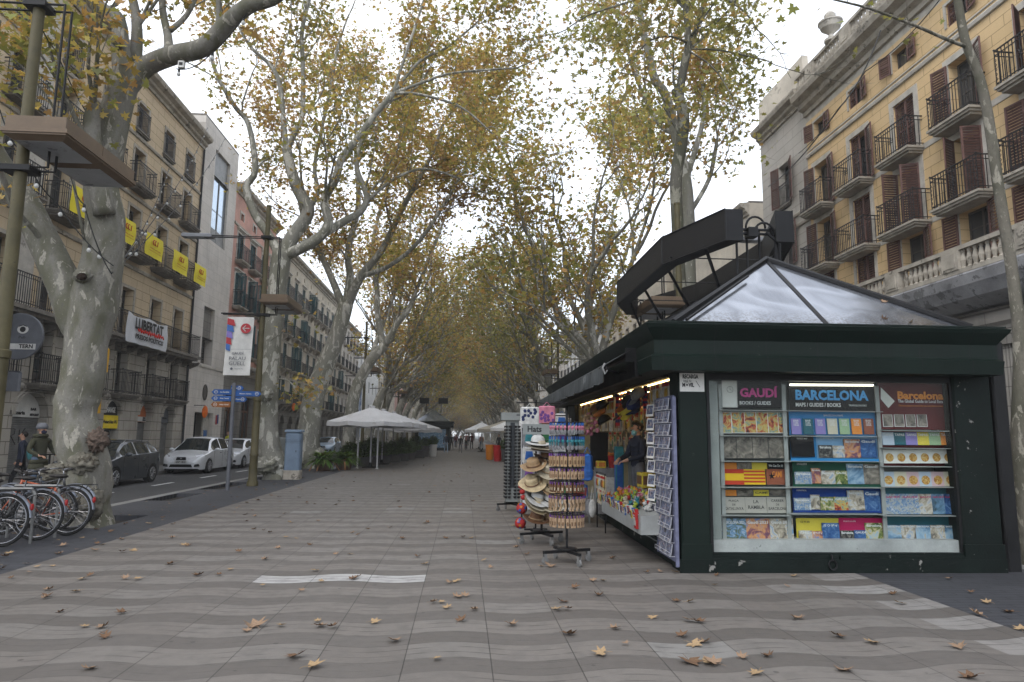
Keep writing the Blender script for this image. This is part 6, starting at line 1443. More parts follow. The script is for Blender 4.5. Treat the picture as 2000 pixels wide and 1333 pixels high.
# ================= cars =================
M_tyre = mat('tyre_rubber', (.015,.015,.015), .8, .2, 5); M_rim = mat('alloy_rim', (.30,.30,.31), .3, .1, 5, metal=.8); M_lens = mat('lamp_lens', (.45,.46,.48), .12, .1, 9, metal=.3)
M_carg = glassmat('car_glass', (.02,.024,.024), .04); M_blkp = mat('black_trim', (.012,.012,.013), .4, .2, 5); M_plate = flat('plate_white', (.55,.55,.53))
def paint(n, c): return mat(n, c, .3, .05, 2, metal=.15, coat=.7)
def lerp_tab(tab, x):
    for (a, va), (c, vc) in zip(tab[:-1], tab[1:]):
        if x <= c: q = (x-a)/(c-a) if c > a else 0; q = max(0, min(1, q)); return va+(vc-va)*q
    return tab[-1][1]
def car(label, body, L=4.3, H=1.5, hatch=True, drl=False, rails=False, name='parked_car', plate='5067 HKG'):
    t = thing(name, label, 'car'); k = L/4.3
    T = lambda tb: [(a*k, v) for a, v in tb]
    zb = T([(0,.50),(.04,.62),(.15,.72),(.4,.80),(1.0,.93),(1.2,.97),(3.0,1.02),(3.9,1.06),(4.15,1.03),(4.26,.9),(4.3,.6)])
    zr = T([(0,0),(1.0,.935),(1.35,1.16),(1.75,H-.10),(2.1,H-.02),(2.6,H),(3.2,H-.03),(3.7,H-.12),(4.08,1.08),(4.12,1.04),(4.3,0)])
    ww = T([(0,.50),(.03,.64),(.12,.76),(.35,.84),(.8,.885),(2,.90),(3.6,.89),(4.1,.84),(4.25,.76),(4.3,.62)])
    xs = sorted({*[i*L/60 for i in range(61)], *[xw+dx for xw in (.86*k, 3.46*k) for dx in (-.355,-.35,-.34,-.25,0,.25,.34,.35,.355)]})
    rows = []
    for x in xs:
        w_ = lerp_tab(ww, x); b_ = lerp_tab(zb, x); r_ = max(lerp_tab(zr, x), b_+.0); zl = .20
        if x < .1: zl = .24
        for xw in (.86*k, 3.46*k):
            if abs(x-xw) < .3501: zl = max(zl, .31+sqrt(max(0, .35**2-(x-xw)**2)))
        cab = max(0, min(1, (r_-b_)/.35)); zm = max(.5, zl+.03); zm = min(zm, b_-.03)
        wr = w_-.08-.19*cab
        pts = [(w_-.035, min(zl, b_-.05)), (w_, min(zm, b_-.04)), (w_-.005, max(min(.72, b_-.03), zl+.02) if zl < .72 else b_-.02), (w_-.03, b_-.015), (w_-.075, b_+.012), (wr, r_-.05*cab+.012), (wr-.09, r_+.02), (wr*.5, r_+.04+.01*(1-cab)), (0, r_+.05+.02*(1-cab))]
        rows.append(pts)
    b = MB(); g = MB(); n = 9; body_v = []; 
    full = []
    for x, pts in zip(xs, rows): full.append([(x, -y, z) for y, z in pts]+[(x, y, z) for y, z in pts[-2::-1]])
    m = len(full[0]); vs = [v for r in full for v in r]; fb = []; fg = []
    for i in range(len(xs)-1):
        xm = (xs[i]+xs[i+1])/2/k
        for j in range(m-1):
            jj = j if j < 8 else m-2-j
            side = jj == 4; top = jj >= 5; f = (i*m+j, i*m+j+1, (i+1)*m+j+1, (i+1)*m+j)
            isg = False
            if side and 1.28 < xm < 3.98 and not (2.28 < xm < 2.36) and not (3.30 < xm < 3.37): isg = True
            if top and 1.03 < xm < 1.84 and jj >= 6: isg = True
            if top and 3.68 < xm < 4.08 and jj >= 6: isg = True
            (fg if isg else fb).append(f)
    b.add(vs, fb); b.add([full[0][j] for j in range(m)], [tuple(range(m))]); b.add([full[-1][j] for j in range(m)], [tuple(range(m-1,-1,-1))])
    part('body', b, body, t, 'auto'); g.add(vs, fg); part('windows', g, M_carg, t, 'auto')
    b = MB(); b.box(.25*k, L-.2, -.72, .72, .17, .5); b.box(.12,.3,-.7,.7,.17,.3); part('underbody', b, M_blkp, t)
    for x in (.86*k, 3.46*k):
        for s in (-1, 1):
            w = MB(); w.M = Matrix.Rotation(pi/2, 4, 'X'); w.lathe([(.20,-.10),(.30,-.11),(.325,-.07),(.325,.07),(.30,.11),(.20,.10)], n=28); wo = part('wheel', w, M_tyre, t, 'auto', (x, s*.79, .325))
            r = MB(); q = s*-.105
            for a in range(10):
                an = a*pi/5; r.tube([(0,-q,0),(.19*cos(an),-q*1.05,.19*sin(an))], .018, 4)
            r.tube([(.205*cos(a*pi/12),-q,.205*sin(a*pi/12)) for a in range(25)], .014, 5); r.ball((0,-q*1.05,0), (.045,.02,.045), 8, 5); part('rim', r, M_rim, wo)
            d = MB(); d.M = Matrix.Rotation(pi/2, 4, 'X'); d.lathe([(.2,-.02),(.2,.02)], (0,0,-s*.0), n=20); part('brake_disc', d, M_blkp, wo)
    def proj(y, z): # x of the front surface
        return lerp_tab([(0,0),(.50,.02),(.7,.06),(.8,.2),(.86,.5)], abs(y))
    for s in (-1, 1):
        h = MB(); c = [(.10,s*.44,.66),(.16,s*.70,.70),(.50,s*.835,.78),(.44,s*.76,.84),(.16,s*.52,.765)]
        h.add([(x-.015, y*1.015, z) for x, y, z in c]+[(x+.05, y*.95, z-.02) for x, y, z in c], [(0,1,2,3,4),(0,5,6,1),(1,6,7,2),(2,7,8,3),(3,8,9,4),(4,9,5,0)]); part('headlight', h, M_lens, t)
        if drl: part('running_light', MB().tube([(.10,s*.46,.69),(.14,s*.66,.675),(.30,s*.76,.74)], .012, 5), M_ledw, t)
        mi = MB(); mi.ball((1.42*k, s*.98, 1.02), (.07,.11,.07), 10, 7); mi.tube([(1.42*k,s*.84,.98),(1.42*k,s*.95,.99)], .025, 6); part('wing_mirror', mi, body, t, True)
        part('door_handle', MB().box(2.05*k,2.2*k,-s*0+s*.895-.012,s*.895+.012,.86,.885), M_blkp, t); part('door_handle', MB().box(3.0*k,3.15*k,s*.895-.012,s*.895+.012,.88,.905), M_blkp, t)
        part('fog_lamp_recess', MB().prism([(s*.46,.30),(s*.74,.34),(s*.70,.44),(s*.56,.42)], -.0+.02, .2, 'yz'), M_blkp, t)
        if rails: part('roof_rail', MB().tube([(1.75*k,s*.60,H-.06),(1.95*k,s*.60,H+.05),(3.5*k,s*.60,H-.02),(3.95*k,s*.60,1.22),(4.1*k,s*.64,1.08)], .014, 5), M_rim, t)
        part('door_seams', MB().box(1.30*k,1.305*k,s*.903-.003,s*.903+.003,.3,.95).box(2.33*k,2.335*k,s*.903-.003,s*.903+.003,.26,1.0).box(3.02*k,3.025*k,s*.903-.003,s*.903+.003,.4,1.0), M_blkp, t)
    part('grille', MB().prism([(-.21,.60),(.21,.60),(.17,.72),(-.17,.72)], -.02, .1, 'yz'), M_blkp, t); e = MB(); e.ball((-.025,0,.665), (.01,.045,.03), 8, 5); part('badge', e, M_rim, t)
    part('lower_intake', MB().prism([(-.48,.30),(.48,.30),(.42,.42),(-.42,.42)], -.012, .15, 'yz'), M_blkp, t)
    pt = MB(); pt.box(-.03,-.018,-.26,.26,.46,.57); po = part('number_plate', pt, M_plate, t); part('lettering', MB().text(plate, .09, (-.032,0,.515), (pi/2,0,-pi/2), bold=.003, width=.4), M_signB, po)
    return t
def place_car(c, px_front_wheel, py, Xc=-11.78):
    y = atX(px_front_wheel, py, Xc+.9).y; c.location = (Xc, y-.86, RD-.01); c.rotation_euler = (0, 0, pi/2); return c
place_car(car('dark grey parked hatchback partly hidden by the big near trunk', paint('car_grey', (.035,.04,.048)), 4.3, 1.45, drl=True, rails=True, plate='7732 KLD'), 226, 940)
place_car(car('white parked compact car with black grille, nearest white car', paint('car_white', (.62,.63,.65)), 4.3, 1.53), 410, 915)
place_car(car('white parked saloon behind the nearest white car, beside the lamp post', paint('car_white', (.62,.63,.65)), 4.6, 1.44, plate='3391 JFB'), 477, 905)
place_car(car('silver blue parked car seen above the planters', paint('car_blue', (.25,.33,.42)), 4.3, 1.45), 655, 878)
place_car(car('pale parked car glimpsed between the second plane tree and the cabinet', paint('car_silver', (.45,.47,.47)), 4.3, 1.45), 560, 890)
# ================= bicycles =================
M_chr = mat('chrome', (.22,.22,.23), .25, .1, 9, metal=.9); M_sad = mat('saddle_leather', (.025,.022,.02), .6, .2, 9); M_orp = mat('bike_orange', (.36,.07,.02), .4, .1, 5, coat=.5); M_bkp = mat('bike_black', (.02,.02,.022), .35, .1, 5, coat=.5); M_fend = mat('silver_mudguard', (.20,.215,.25), .35, .1, 5, metal=.6); M_redr = mat('red_reflector', (.35,.02,.02), .3)
def bicycle(label, frame, fender=True, rack=True, basket=False):
    # local: x forward, rear hub at origin x=0; z up
    t = thing('bicycle', label, 'bicycle', (0,0,0), 0, 'parked bicycles'); R = .345
    for x in (0, 1.06):
        w = MB(); w.tube([(R*cos(a*pi/20),0,R*sin(a*pi/20)) for a in range(41)], .019, 7, False); wo = part('wheel', w, M_tyre, t, True, (x,0,R+.02))
        r = MB(); r.tube([((R-.03)*cos(a*pi/20),0,(R-.03)*sin(a*pi/20)) for a in range(41)], .013, 6, False); r.tube([(0,-.05,0),(0,.05,0)], .022, 8); part('rim', r, M_chr, wo, True)
        s_ = MB()
        for k in range(28):
            a = 2*pi*k/28; sd = .035*(-1)**k; o_ = .5*(1 if k % 4 < 2 else -1); s_.tube([(.02*cos(a+o_),sd,.02*sin(a+o_)),((R-.03)*cos(a),0,(R-.03)*sin(a))], .0016, 3, False)
        part('spokes', s_, M_chr, wo)
    Z = R+.02; hub = Vector((0,0,Z)); fh = Vector((1.06,0,Z)); bb = Vector((.44,0,.30)); st = Vector((.26,0,.74)); ht = Vector((.83,0,.86)); hb = Vector((.87,0,.68))
    f = MB(); f.tube([bb, st], .016, 8); f.tube([st*.96+ht*.04+Vector((.0,0,-.03)), ht-Vector((0,0,.03))], .015, 8); f.tube([bb, hb], .018, 8); f.tube([ht, hb], .019, 8)
    for s in (-1, 1):
        f.tube([hub+Vector((0,s*.055,0)), bb+Vector((0,s*.02,0))], .010, 6); f.tube([hub+Vector((0,s*.055,0)), st+Vector((0,s*.015,-.04))], .009, 6); f.tube([hb+Vector((0,s*.03,0)), fh+Vector((-.03,s*.05,.05)), fh+Vector((0,s*.05,0))], .011, 6)
    part('frame', f, frame, t, True)
    h = MB(); h.tube([ht, ht+Vector((-.02,0,.12))], .013, 6)
    for s in (-1, 1): h.tube([ht+Vector((-.02,0,.12)), ht+Vector((.02,s*.12,.15)), ht+Vector((-.02,s*.26,.14)), ht+Vector((-.16,s*.29,.11))], .011, 6)
    ho = part('handlebar', h, M_chr, t, True); gp = MB()
    for s in (-1, 1): part('grip', MB().tube([ht+Vector((-.06,s*.275,.13)), ht+Vector((-.18,s*.29,.105))], .017, 8), M_sad, ho)
    s_ = MB(); s_.ball(st+Vector((-.05,0,.17)), (.10,.085,.035), 12, 8); s_.ball(st+Vector((.06,0,.175)), (.10,.03,.025), 10, 6); so = part('saddle', s_, M_sad, t, True)
    part('seat_post', MB().tube([st, st+Vector((-.03,0,.15))], .013, 6), M_chr, t)
    c = MB(); c.M = Matrix.Translation((bb.x,-.05,bb.z)) @ Matrix.Rotation(pi/2, 4, 'X'); c.lathe([(.09,-.004),(.095,0),(.09,.004)], n=24); c.M = Matrix.Identity(4)
    c.tube([bb+Vector((0,-.06,0)), bb+Vector((.10,-.07,-.13))], .009, 5); c.tube([bb+Vector((0,.06,0)), bb+Vector((-.10,.07,.13))], .009, 5); c.box(bb.x+.06,bb.x+.15,-.14,-.07,.155,.18); c.box(bb.x-.15,bb.x-.06,.07,.14,.425,.45)
    c.tube([(0,-.05,Z+.04),(bb.x,-.05,bb.z+.09)], .004, 4); c.tube([(0,-.05,Z-.04),(bb.x,-.05,bb.z-.09)], .004, 4); part('crankset', c, M_bkp, t)
    if fender:
        for x, a0, a1 in ((0, .1, 2.6), (1.06, .5, 2.7)):
            b = MB(); n = 18; vs = []
            for i in range(n+1):
                a = a0+(a1-a0)*i/n
                if x == 0: a = pi-a
                for k, (dy, dr) in enumerate([(-.03,-.012),(-.015,.006),(.015,.006),(.03,-.012)]): vs.append((x+(R+.045+dr)*cos(a), dy, Z+(R+.045+dr)*sin(a)))
            b.add(vs, [(4*i+k, 4*i+k+1, 4*i+5+k, 4*i+4+k) for i in range(n) for k in range(3)]); part('mudguard', b, M_fend, t, True)
    if rack:
        b = MB()
        for s in (-1, 1): b.tube([(.24,s*.05,.74),(-.02,s*.07,.78),(-.34,s*.07,.79),(-.36,s*.05,.79)], .007, 5); b.tube([(0,s*.06,Z),(-.2,s*.07,.785)], .006, 5); b.tube([(-.36,s*.05,.79),(-.38,s*.05,.72),(-.28,s*.05,.69)], .006, 5)
        for x in (-.05,-.15,-.25,-.34): b.tube([(x,-.07,.785),(x,.07,.785)], .005, 5)
        part('luggage_rack', b, M_bkp, t); part('rear_reflector', MB().ball((-.37,0,.55), (.02,.035,.05), 8, 6), M_redr, t)
    if basket: pass
    return t
def put_bike(b, px, py, Yv, rz, lean=.08):
    p = gnd(px, py); b.location = (p.x, Yv, 0); b.rotation_euler = Euler((lean, 0, rz), 'XYZ'); return b
put_bike(bicycle('nearest parked bicycle, black, only its rear wheel and saddle in view at the left edge', M_bkp), 4, 1068, 10.35, pi-.08)
put_bike(bicycle('second parked bicycle from the front, with silver mudguards and black saddle', M_bkp), 61, 1058, 10.95, pi+.06)
put_bike(bicycle('orange framed parked bicycle with black luggage rack closest to the near trunk', M_orp), 120, 1049, 11.45, pi-.1)
bk = bicycle('dark parked bicycle facing right behind the others, chrome handlebar raised', M_bkp, rack=False); bk.location = (-7.65, 11.75, 0); bk.rotation_euler = (.06, 0, .12)
bk = bicycle('dark parked bicycle facing right, farthest back in the rack', M_bkp, rack=False); bk.location = (-7.45, 12.15, 0); bk.rotation_euler = (-.05, 0, -.1)
b = MB()
for i, y in enumerate((10.65, 11.25)): one('bike_stand', MB().tube([(-6.9,y,0),(-6.9,y,.7),(-6.85,y,.78),(-6.25,y,.78),(-6.2,y,.7),(-6.2,y,0)], .022, 8), M_steel, ['steel cycle stand between the two nearest bicycles','steel cycle stand in front of the orange bicycle'][i], 'bike stand', (0,0,0), 0, 'steel cycle stands')
# ================= people =================
def skin_person(name, label, J, E, R, seg, mats, loc, rz=0, sub=1, group=None):
    names = list(J); idx = {n: i for i, n in enumerate(names)}
    me = bpy.data.meshes.new('sk'); me.from_pydata([tuple(J[n]) for n in names], [(idx[a], idx[c]) for a, c, _ in E], [])
    o = bpy.data.objects.new('sk', me); COL.objects.link(o)
    m_ = o.modifiers.new('s', 'SKIN'); m_.use_smooth_shade = True; m_.branch_smoothing = .6
    sv = me.skin_vertices[0].data
    for n in names: sv[idx[n]].radius = R[n] if isinstance(R[n], tuple) else (R[n], R[n]); sv[idx[n]].use_root = (n == 'pelvis')
    s_ = o.modifiers.new('u', 'SUBSURF'); s_.levels = sub; s_.render_levels = sub
    dg = bpy.context.evaluated_depsgraph_get(); ev = o.evaluated_get(dg); nm = bpy.data.meshes.new_from_object(ev); bpy.data.objects.remove(o)
    mn = list(mats)
    for k in mn: nm.materials.append(mats[k])
    segs = [(Vector(J[a]), Vector(J[c]), k) for a, c, k in E]
    for p in nm.polygons:
        c = p.center; best = None
        for a, d, k in segs:
            ab = d-a; q = max(0, min(1, (c-a).dot(ab)/max(1e-9, ab.length_squared))); ds = (c-(a+ab*q)).length
            if best is None or ds < best[0]: best = (ds, k)
        p.material_index = mn.index(best[1]); p.use_smooth = True
    nm.name = 'body'; rt = thing('person', label, 'person', loc, rz, group); link('body', nm, rt); return rt
def person(label, top, leg, shoe, hair, loc, rz, pose='walk', H=1.72, skin=None, extra=None, sub=1, ph=1, fingers=False, arms=None, bulk=1., group=None, hairlen=0):
    s = H/1.75; f = .26*ph if pose == 'walk' else .03; 
    J = dict(pelvis=(0,0,.93), waist=(0,-.01,1.08), chest=(0,-.01,1.30), upper=(0,0,1.42), neck=(0,.0,1.50), jaw=(0,-.03,1.57), head=(0,-.02,1.64), crown=(0,0,1.70))
    R = dict(pelvis=(.155*bulk,.12*bulk), waist=(.15*bulk,.115*bulk), chest=(.175*bulk,.125*bulk), upper=(.12,.09), neck=.052, jaw=(.062,.07), head=(.076,.09), crown=(.055,.065))
    E = [('pelvis','waist','top'),('waist','chest','top'),('chest','upper','top'),('upper','neck','top'),('neck','jaw','skin'),('jaw','head','skin'),('head','crown','skin')]
    ar = arms or {}
    for sd, sn in ((-1,'L'),(1,'R')):
        J['hip'+sn] = (sd*.095,0,.86); J['knee'+sn] = (sd*.10,-f*sd*.55-.02,.48); J['ank'+sn] = (sd*.10,-f*sd+(.05 if sd > 0 else .0),.09); J['toe'+sn] = (sd*.11,-f*sd-.14,.045)
        R['hip'+sn] = .088*bulk; R['knee'+sn] = .062; R['ank'+sn] = .045; R['toe'+sn] = (.042,.034)
        E += [('pelvis','hip'+sn,'leg'),('hip'+sn,'knee'+sn,'leg'),('knee'+sn,'ank'+sn,'leg'),('ank'+sn,'toe'+sn,'shoe')]
        J['sh'+sn] = (sd*.18,0,1.40); a = ar.get(sn)
        el, wr, ha = a if a else ((sd*.235,f*sd*.3+.02,1.12),(sd*.24,f*sd*.5-.06,.88),(sd*.235,f*sd*.55-.09,.80))
        J['el'+sn] = el; J['wr'+sn] = wr; J['ha'+sn] = ha
        R['sh'+sn] = .07*bulk; R['el'+sn] = .052*bulk; R['wr'+sn] = .036; R['ha'+sn] = (.04,.022)
        E += [('upper','sh'+sn,'top'),('sh'+sn,'el'+sn,'top'),('el'+sn,'wr'+sn,'top'),('wr'+sn,'ha'+sn,'skin')]
        if fingers:
            w = Vector(wr); h = Vector(ha); d = (h-w).normalized(); u = d.cross(Vector((0,0,1))); u = u.normalized() if u.length > .1 else Vector((1,0,0)); v = d.cross(u)
            for i in range(4):
                l = (.07,.078,.072,.055)[i]; o_ = u*((i-1.5)*.021); n1 = f'f{sn}{i}a'; n2_ = f'f{sn}{i}b'
                J[n1] = tuple(h+o_+d*.045); J[n2_] = tuple(h+o_+d*(.045+l*.55)+v*.022+Vector((0,0,-.018))); R[n1] = .0095; R[n2_] = .0085; E += [('ha'+sn,n1,'skin'),(n1,n2_,'skin')]
            n1 = f't{sn}'; J[n1] = tuple(h-u*.045+d*.03); R[n1] = .011; E.append(('ha'+sn,n1,'skin'))
    J = {k: tuple(c*s for c in v) for k, v in J.items()}; R = {k: (tuple(c*s for c in v) if isinstance(v, tuple) else v*s) for k, v in R.items()}
    mats = dict(top=top, leg=leg, shoe=shoe, skin=skin or M_skin)
    rt = skin_person('person', label, J, E, R, None, mats, loc, rz, sub, group)
    hc = Vector((0,.008,1.665))*s
    if hair:
        b = MB(); b.ball(hc, (.084*s,.098*s,.088*s), 16, 12); vs = []
        for v in b.v:
            v = Vector(v)
            if v.y < hc.y-.045*s and v.z < hc.z+.045*s: v.y = hc.y-.02*s; 
            if v.z < hc.z-.03*s and v.y < hc.y+.02: v.z = hc.z-.0*s
            n_ = mnz.noise(v*25)*.012; vs.append(tuple(v+(v-hc).normalized()*n_))
        b.v = vs
        if hairlen: b.ball(hc+Vector((0,.05,-.12))*s, (.075*s,.05*s,.12*s), 10, 8)
        part('hair', b, hair, rt, True)
    e = MB()
    for sd in (-1, 1): e.ball((sd*.030*s,-.105*s,1.655*s), (.011*s,.006*s,.007*s), 6, 4)
    part('eyes', e, M_signB, rt)
    n_ = MB(); n_.ball((0,-.115*s,1.625*s), (.012*s,.02*s,.022*s), 8, 6)
    for sd in (-1, 1): n_.ball((sd*.085*s,.0,1.635*s), (.01*s,.02*s,.03*s), 8, 6)
    part('nose_and_ears', n_, skin or M_skin, rt, True)
    return rt
M_skin = mat('skin', (.42,.24,.165), .55, .08, 8); M_hairD = mat('dark_hair', (.018,.013,.010), .6, .3, 30); M_hairB = mat('brown_hair', (.09,.05,.03), .6, .3, 30)
def cl(n, c): return mat(n, c, .85, .2, 6, bmp=.2)
K_navy = cl('navy_cloth', (.018,.022,.038)); K_blk = cl('black_cloth', (.014,.014,.016)); K_jean = cl('denim', (.10,.14,.21)); K_lj = cl('pale_denim', (.22,.28,.36)); K_oliv = cl('olive_coat', (.045,.045,.028)); K_mar = cl('maroon_cloth', (.09,.018,.022)); K_gry = cl('grey_cloth', (.12,.12,.13)); K_pnk = cl('dusty_pink_cloth', (.30,.17,.15)); K_org = cl('orange_cloth', (.5,.14,.04)); K_tealb = cl('teal_cloth', (.10,.32,.34)); K_brn = cl('brown_leather', (.06,.035,.02)); K_wht = cl('white_cloth_shoe', (.4,.4,.4)); K_mask = cl('mask_blue', (.20,.42,.47)); K_maskn = cl('navy_mask', (.015,.018,.045))
PGp = 'people walking on the far promenade'
def pp(px, py, z=0): return gnd(px, py, z)
ppl = [(871,886,K_navy,K_lj,K_wht,M_hairD,pi,1,'man in dark navy jacket and pale jeans walking away, leftmost of the far group',1.76),
 (882,879,K_blk,K_blk,K_blk,M_hairD,0,-1,'person all in black between the navy jacket walker and the maroon one',1.68),
 (891,875,K_mar,K_blk,K_blk,M_hairB,pi,1,'person in maroon top and dark trousers farther back in the group',1.68),
 (899,885,K_blk,K_gry,K_blk,M_hairD,0,1,'short person in black jacket and grey trousers walking towards the camera',1.58),
 (921,878,K_mar,K_blk,K_brn,M_hairD,pi,-1,'tall man in dark maroon coat walking in the middle of the promenade',1.84),
 (940,879,K_org,K_jean,K_brn,M_hairD,pi,1,'person with an orange backpack near the right terrace',1.72)]
for i, (px, py, tp, lg, sh, hr, rz, ph, lab, H_) in enumerate(ppl):
    o = person(lab, tp, lg, sh, hr, pp(px, py), rz+random.uniform(-.3,.3), H=H_, ph=ph, group=PGp)
# cyclist in the far group
cy_ = person('cyclist in a dusty pink jacket riding away down the middle', K_pnk, K_oliv, K_brn, M_hairB, pp(910,880)+Vector((0,0,.12)), pi, H=1.72, ph=.6, group=PGp, arms={'L': ((-.26,-.15,1.18),(-.24,-.36,1.05),(-.22,-.42,1.04)), 'R': ((.26,-.15,1.18),(.24,-.36,1.05),(.22,-.42,1.04))})
bk = bicycle('dark bicycle ridden by the cyclist in the dusty pink jacket', M_bkp); del bk['group']; q = pp(910,880); bk.location = (q.x, q.y-.45, 0); bk.rotation_euler = (0, 0, pi/2)
for k, (x, y, tp, lg, lab) in enumerate([(-13.5, 41.0, cl('hi_vis_yellow', (.55,.55,.04)), K_navy, 'worker in a yellow hi-vis vest standing in the office building doorway'), (-1.0, 96, K_blk, K_jean, 'tiny distant pedestrian just left of the vanishing point'), (.9, 104, K_navy, K_blk, 'tiny distant pedestrian just right of the vanishing point'), (3.3, 62, K_blk, K_blk, 'waiter in black standing beside the right terrace')]):
    person(lab, tp, lg, K_blk, M_hairB, (x, y, 0), random.uniform(-1, 1), 'stand', 1.72)
# backpack walker on the far pavement (left)
p = atY(42, 900, 19.5); bp = person('pedestrian in a navy jacket with a teal backpack walking left on the far pavement', K_navy, K_blk, K_blk, M_hairD, (p.x, 19.5, -.06), -pi/2+.25, H=1.66, sub=2)
b = MB(); b.ball((0,.19,1.13), (.15,.09,.24), 14, 10); part('backpack', b, K_tealb, bp, True)
# helmeted scooter rider
p = atY(76, 900, 16.6); rz_ = pi/2-.35
rd = person('man in an olive winter coat with helmet and navy face mask riding a kick scooter', K_oliv, K_jean, K_brn, None, (p.x, 16.6, .02), rz_, 'stand', 1.74, sub=2, fingers=True, bulk=1.18, arms={'L': ((-.30,-.03,1.16),(-.22,-.25,1.05),(-.20,-.31,1.04)), 'R': ((.30,-.03,1.16),(.22,-.25,1.05),(.20,-.31,1.04))})
b = MB(); b.lathe([(.112,0),(.118,.05),(.10,.10),(.06,.135),(.01,.145)], (0,.0,1.645), 20, 1, 1.15); part('helmet', b, M_grey, rd, True)
b = MB(); b.ball((0,-.068,1.575), (.062,.055,.05), 12, 8); part('face_mask', b, K_maskn, rd, True)
b = MB(); b.tube([(.13*cos(a*pi/8),.02+.10*sin(a*pi/8),1.49) for a in range(17)], .045, 8); part('coat_hood', b, K_oliv, rd, True)
b = MB(); b.lathe([(.20,.86),(.215,.75),(.205,.72)], (0,0,0), 18, 1, .8); b.lathe([(.19,.95),(.205,.86)], (0,0,0), 18, 1, .8); part('coat_skirt', b, K_oliv, rd, True)
ks = thing('kick_scooter', 'dark kick scooter held by the helmeted man', 'scooter', (p.x, 16.6, RD), rz_)
b = MB(); b.tube([(0,-.34,.12),(0,-.31,1.22)], .022, 8); b.tube([(-.26,-.32,1.22),(.26,-.32,1.22)], .016, 8); part('stem', b, M_kblk, ks); part('deck', MB().bbox(-.08,.08,-.36,.45,.09,.13,.01), M_kblk, ks)
for y in (-.40, .50):
    w = MB(); w.M = Matrix.Translation((0,y,.1)) @ Matrix.Rotation(pi/2, 4, 'Y'); w.lathe([(.06,-.025),(.1,-.02),(.1,.02),(.06,.025)], n=18); part('wheel', w, M_tyre, ks, 'auto')
# ================= goods, racks, seller =================
def cm(n, c, r=.55): return mat(n, tuple(k*.74 for k in c), r, .25, 12, spec=.2)
V = {k: cm('goods_'+k, c) for k, c in dict(red=(.42,.03,.03), orange=(.6,.20,.04), yellow=(.62,.48,.05), lime=(.35,.45,.06), green=(.05,.20,.08), teal=(.04,.22,.26), blue=(.03,.12,.40), navy=(.02,.03,.10), purple=(.16,.06,.25), pink=(.55,.20,.28), cream=(.52,.46,.34), white=(.58,.58,.56), black=(.015,.015,.016), brown=(.16,.08,.04), tan=(.40,.27,.15), grey=(.22,.22,.23), straw=(.55,.44,.27), wood=(.42,.29,.18), gold=(.55,.36,.08)).items()}
NAME = {'straw':'straw', 'wood':'light wood'}
def clone(me_root, loc, rz, label, group, rot=None, scale=None): return dup(me_root, loc, rz, label, group, rot, scale)
# --- lilac postcard rack beside the pillar ---
M_lil = cm('lilac_panel', (.16,.17,.26)); M_wire = mat('white_wire', (.5,.5,.52), .4, .1, 9)
ZK = radians(0)
rk = thing('postcard_rack', 'tall lilac postcard panel with wire pockets leaning at the kiosk corner pillar', 'postcard rack', kw(-.06, .02, .12), KR)
part('panel', MB().bbox(-.015,.015,.0,.78,.0,2.02,.008), M_lil, rk)
b = MB(); b.box(-.02,.02,-.03,.0,-.05,2.0); b.box(-.03,.0,.78,.81,0,2.0); part('edge_frame', b, M_lil, rk)
pr_ = None; M_edge = cm('card_edge', (.44,.45,.50))
for r in range(12):
    z = .06+r*.162
    q = MB()
    for zz in (0, .045): q.tube([(-.075,.04,z+zz),(-.075,.74,z+zz)], .003, 4)
    for y in (.04,.27,.50,.74): q.tube([(-.016,y,z),(-.075,y,z),(-.075,y,z+.045)], .003, 4)
    part('wire_pocket', q, M_wire, rk)
    for c in range(3):
        y = .155+c*.235; loc = kw(-.06-.055, .02+y, .12+z+.005); h = .14
        if pr_ is None:
            b = MB(); b.box(-.012,.0,-.10,.10,0,h); b.mi = 1; b.box(-.0135,-.012,-.095,.095,.007,h-.007)
            pr_ = one('postcard', b, [M_edge, C_card], 'x', 'postcards', loc, 0); o = pr_
        else: o = dup(pr_, loc)
        o.rotation_euler = Euler((0, radians(10+random.uniform(-4,4)), KR), 'XYZ'); o['group'] = 'postcards in the lilac rack'
        o['label'] = f'{["nearest","middle","far"][c]} stack of postcards in the {ORD[11-r]} row of the lilac rack'
# second black wire rack with larger cards
rk2 = thing('card_rack', 'narrow black wire spinner with white-framed picture cards behind the lilac panel', 'card rack', kw(.0, .98, .12))
b = MB(); b.tube([(0,0,0),(0,0,2.0)], .012, 6)
for x in (-.07,.07): b.tube([(x,-.06,.2),(x,-.06,1.95)], .004, 4); b.tube([(x,.06,.2),(x,.06,1.95)], .004, 4)
for k in range(9): z = .25+k*.19; b.tube([(-.1,-.1,z),(.1,-.1,z),(.1,.1,z),(-.1,.1,z),(-.1,-.1,z)], .004, 4)
part('frame', b, M_kblk, rk2)
pc = None
for k in range(9):
    loc = kw(-.12, .98, .12+.26+k*.19)
    if pc is None:
        b = MB(); b.box(-.004,.0,-.085,.085,0,.165); b.mi = 1; b.box(-.0055,-.004,-.07,.07,.03,.15); pc = one('picture_card', b, [M_signW, C_card], 'x', 'picture card', loc); o = pc
    else: o = dup(pc, loc)
    o.rotation_euler = (0, radians(8), KR+.35); o['group'] = 'picture cards on the black wire spinner'; o['label'] = f'white framed picture card, {ORD[8-k]} from the top of the black wire spinner'
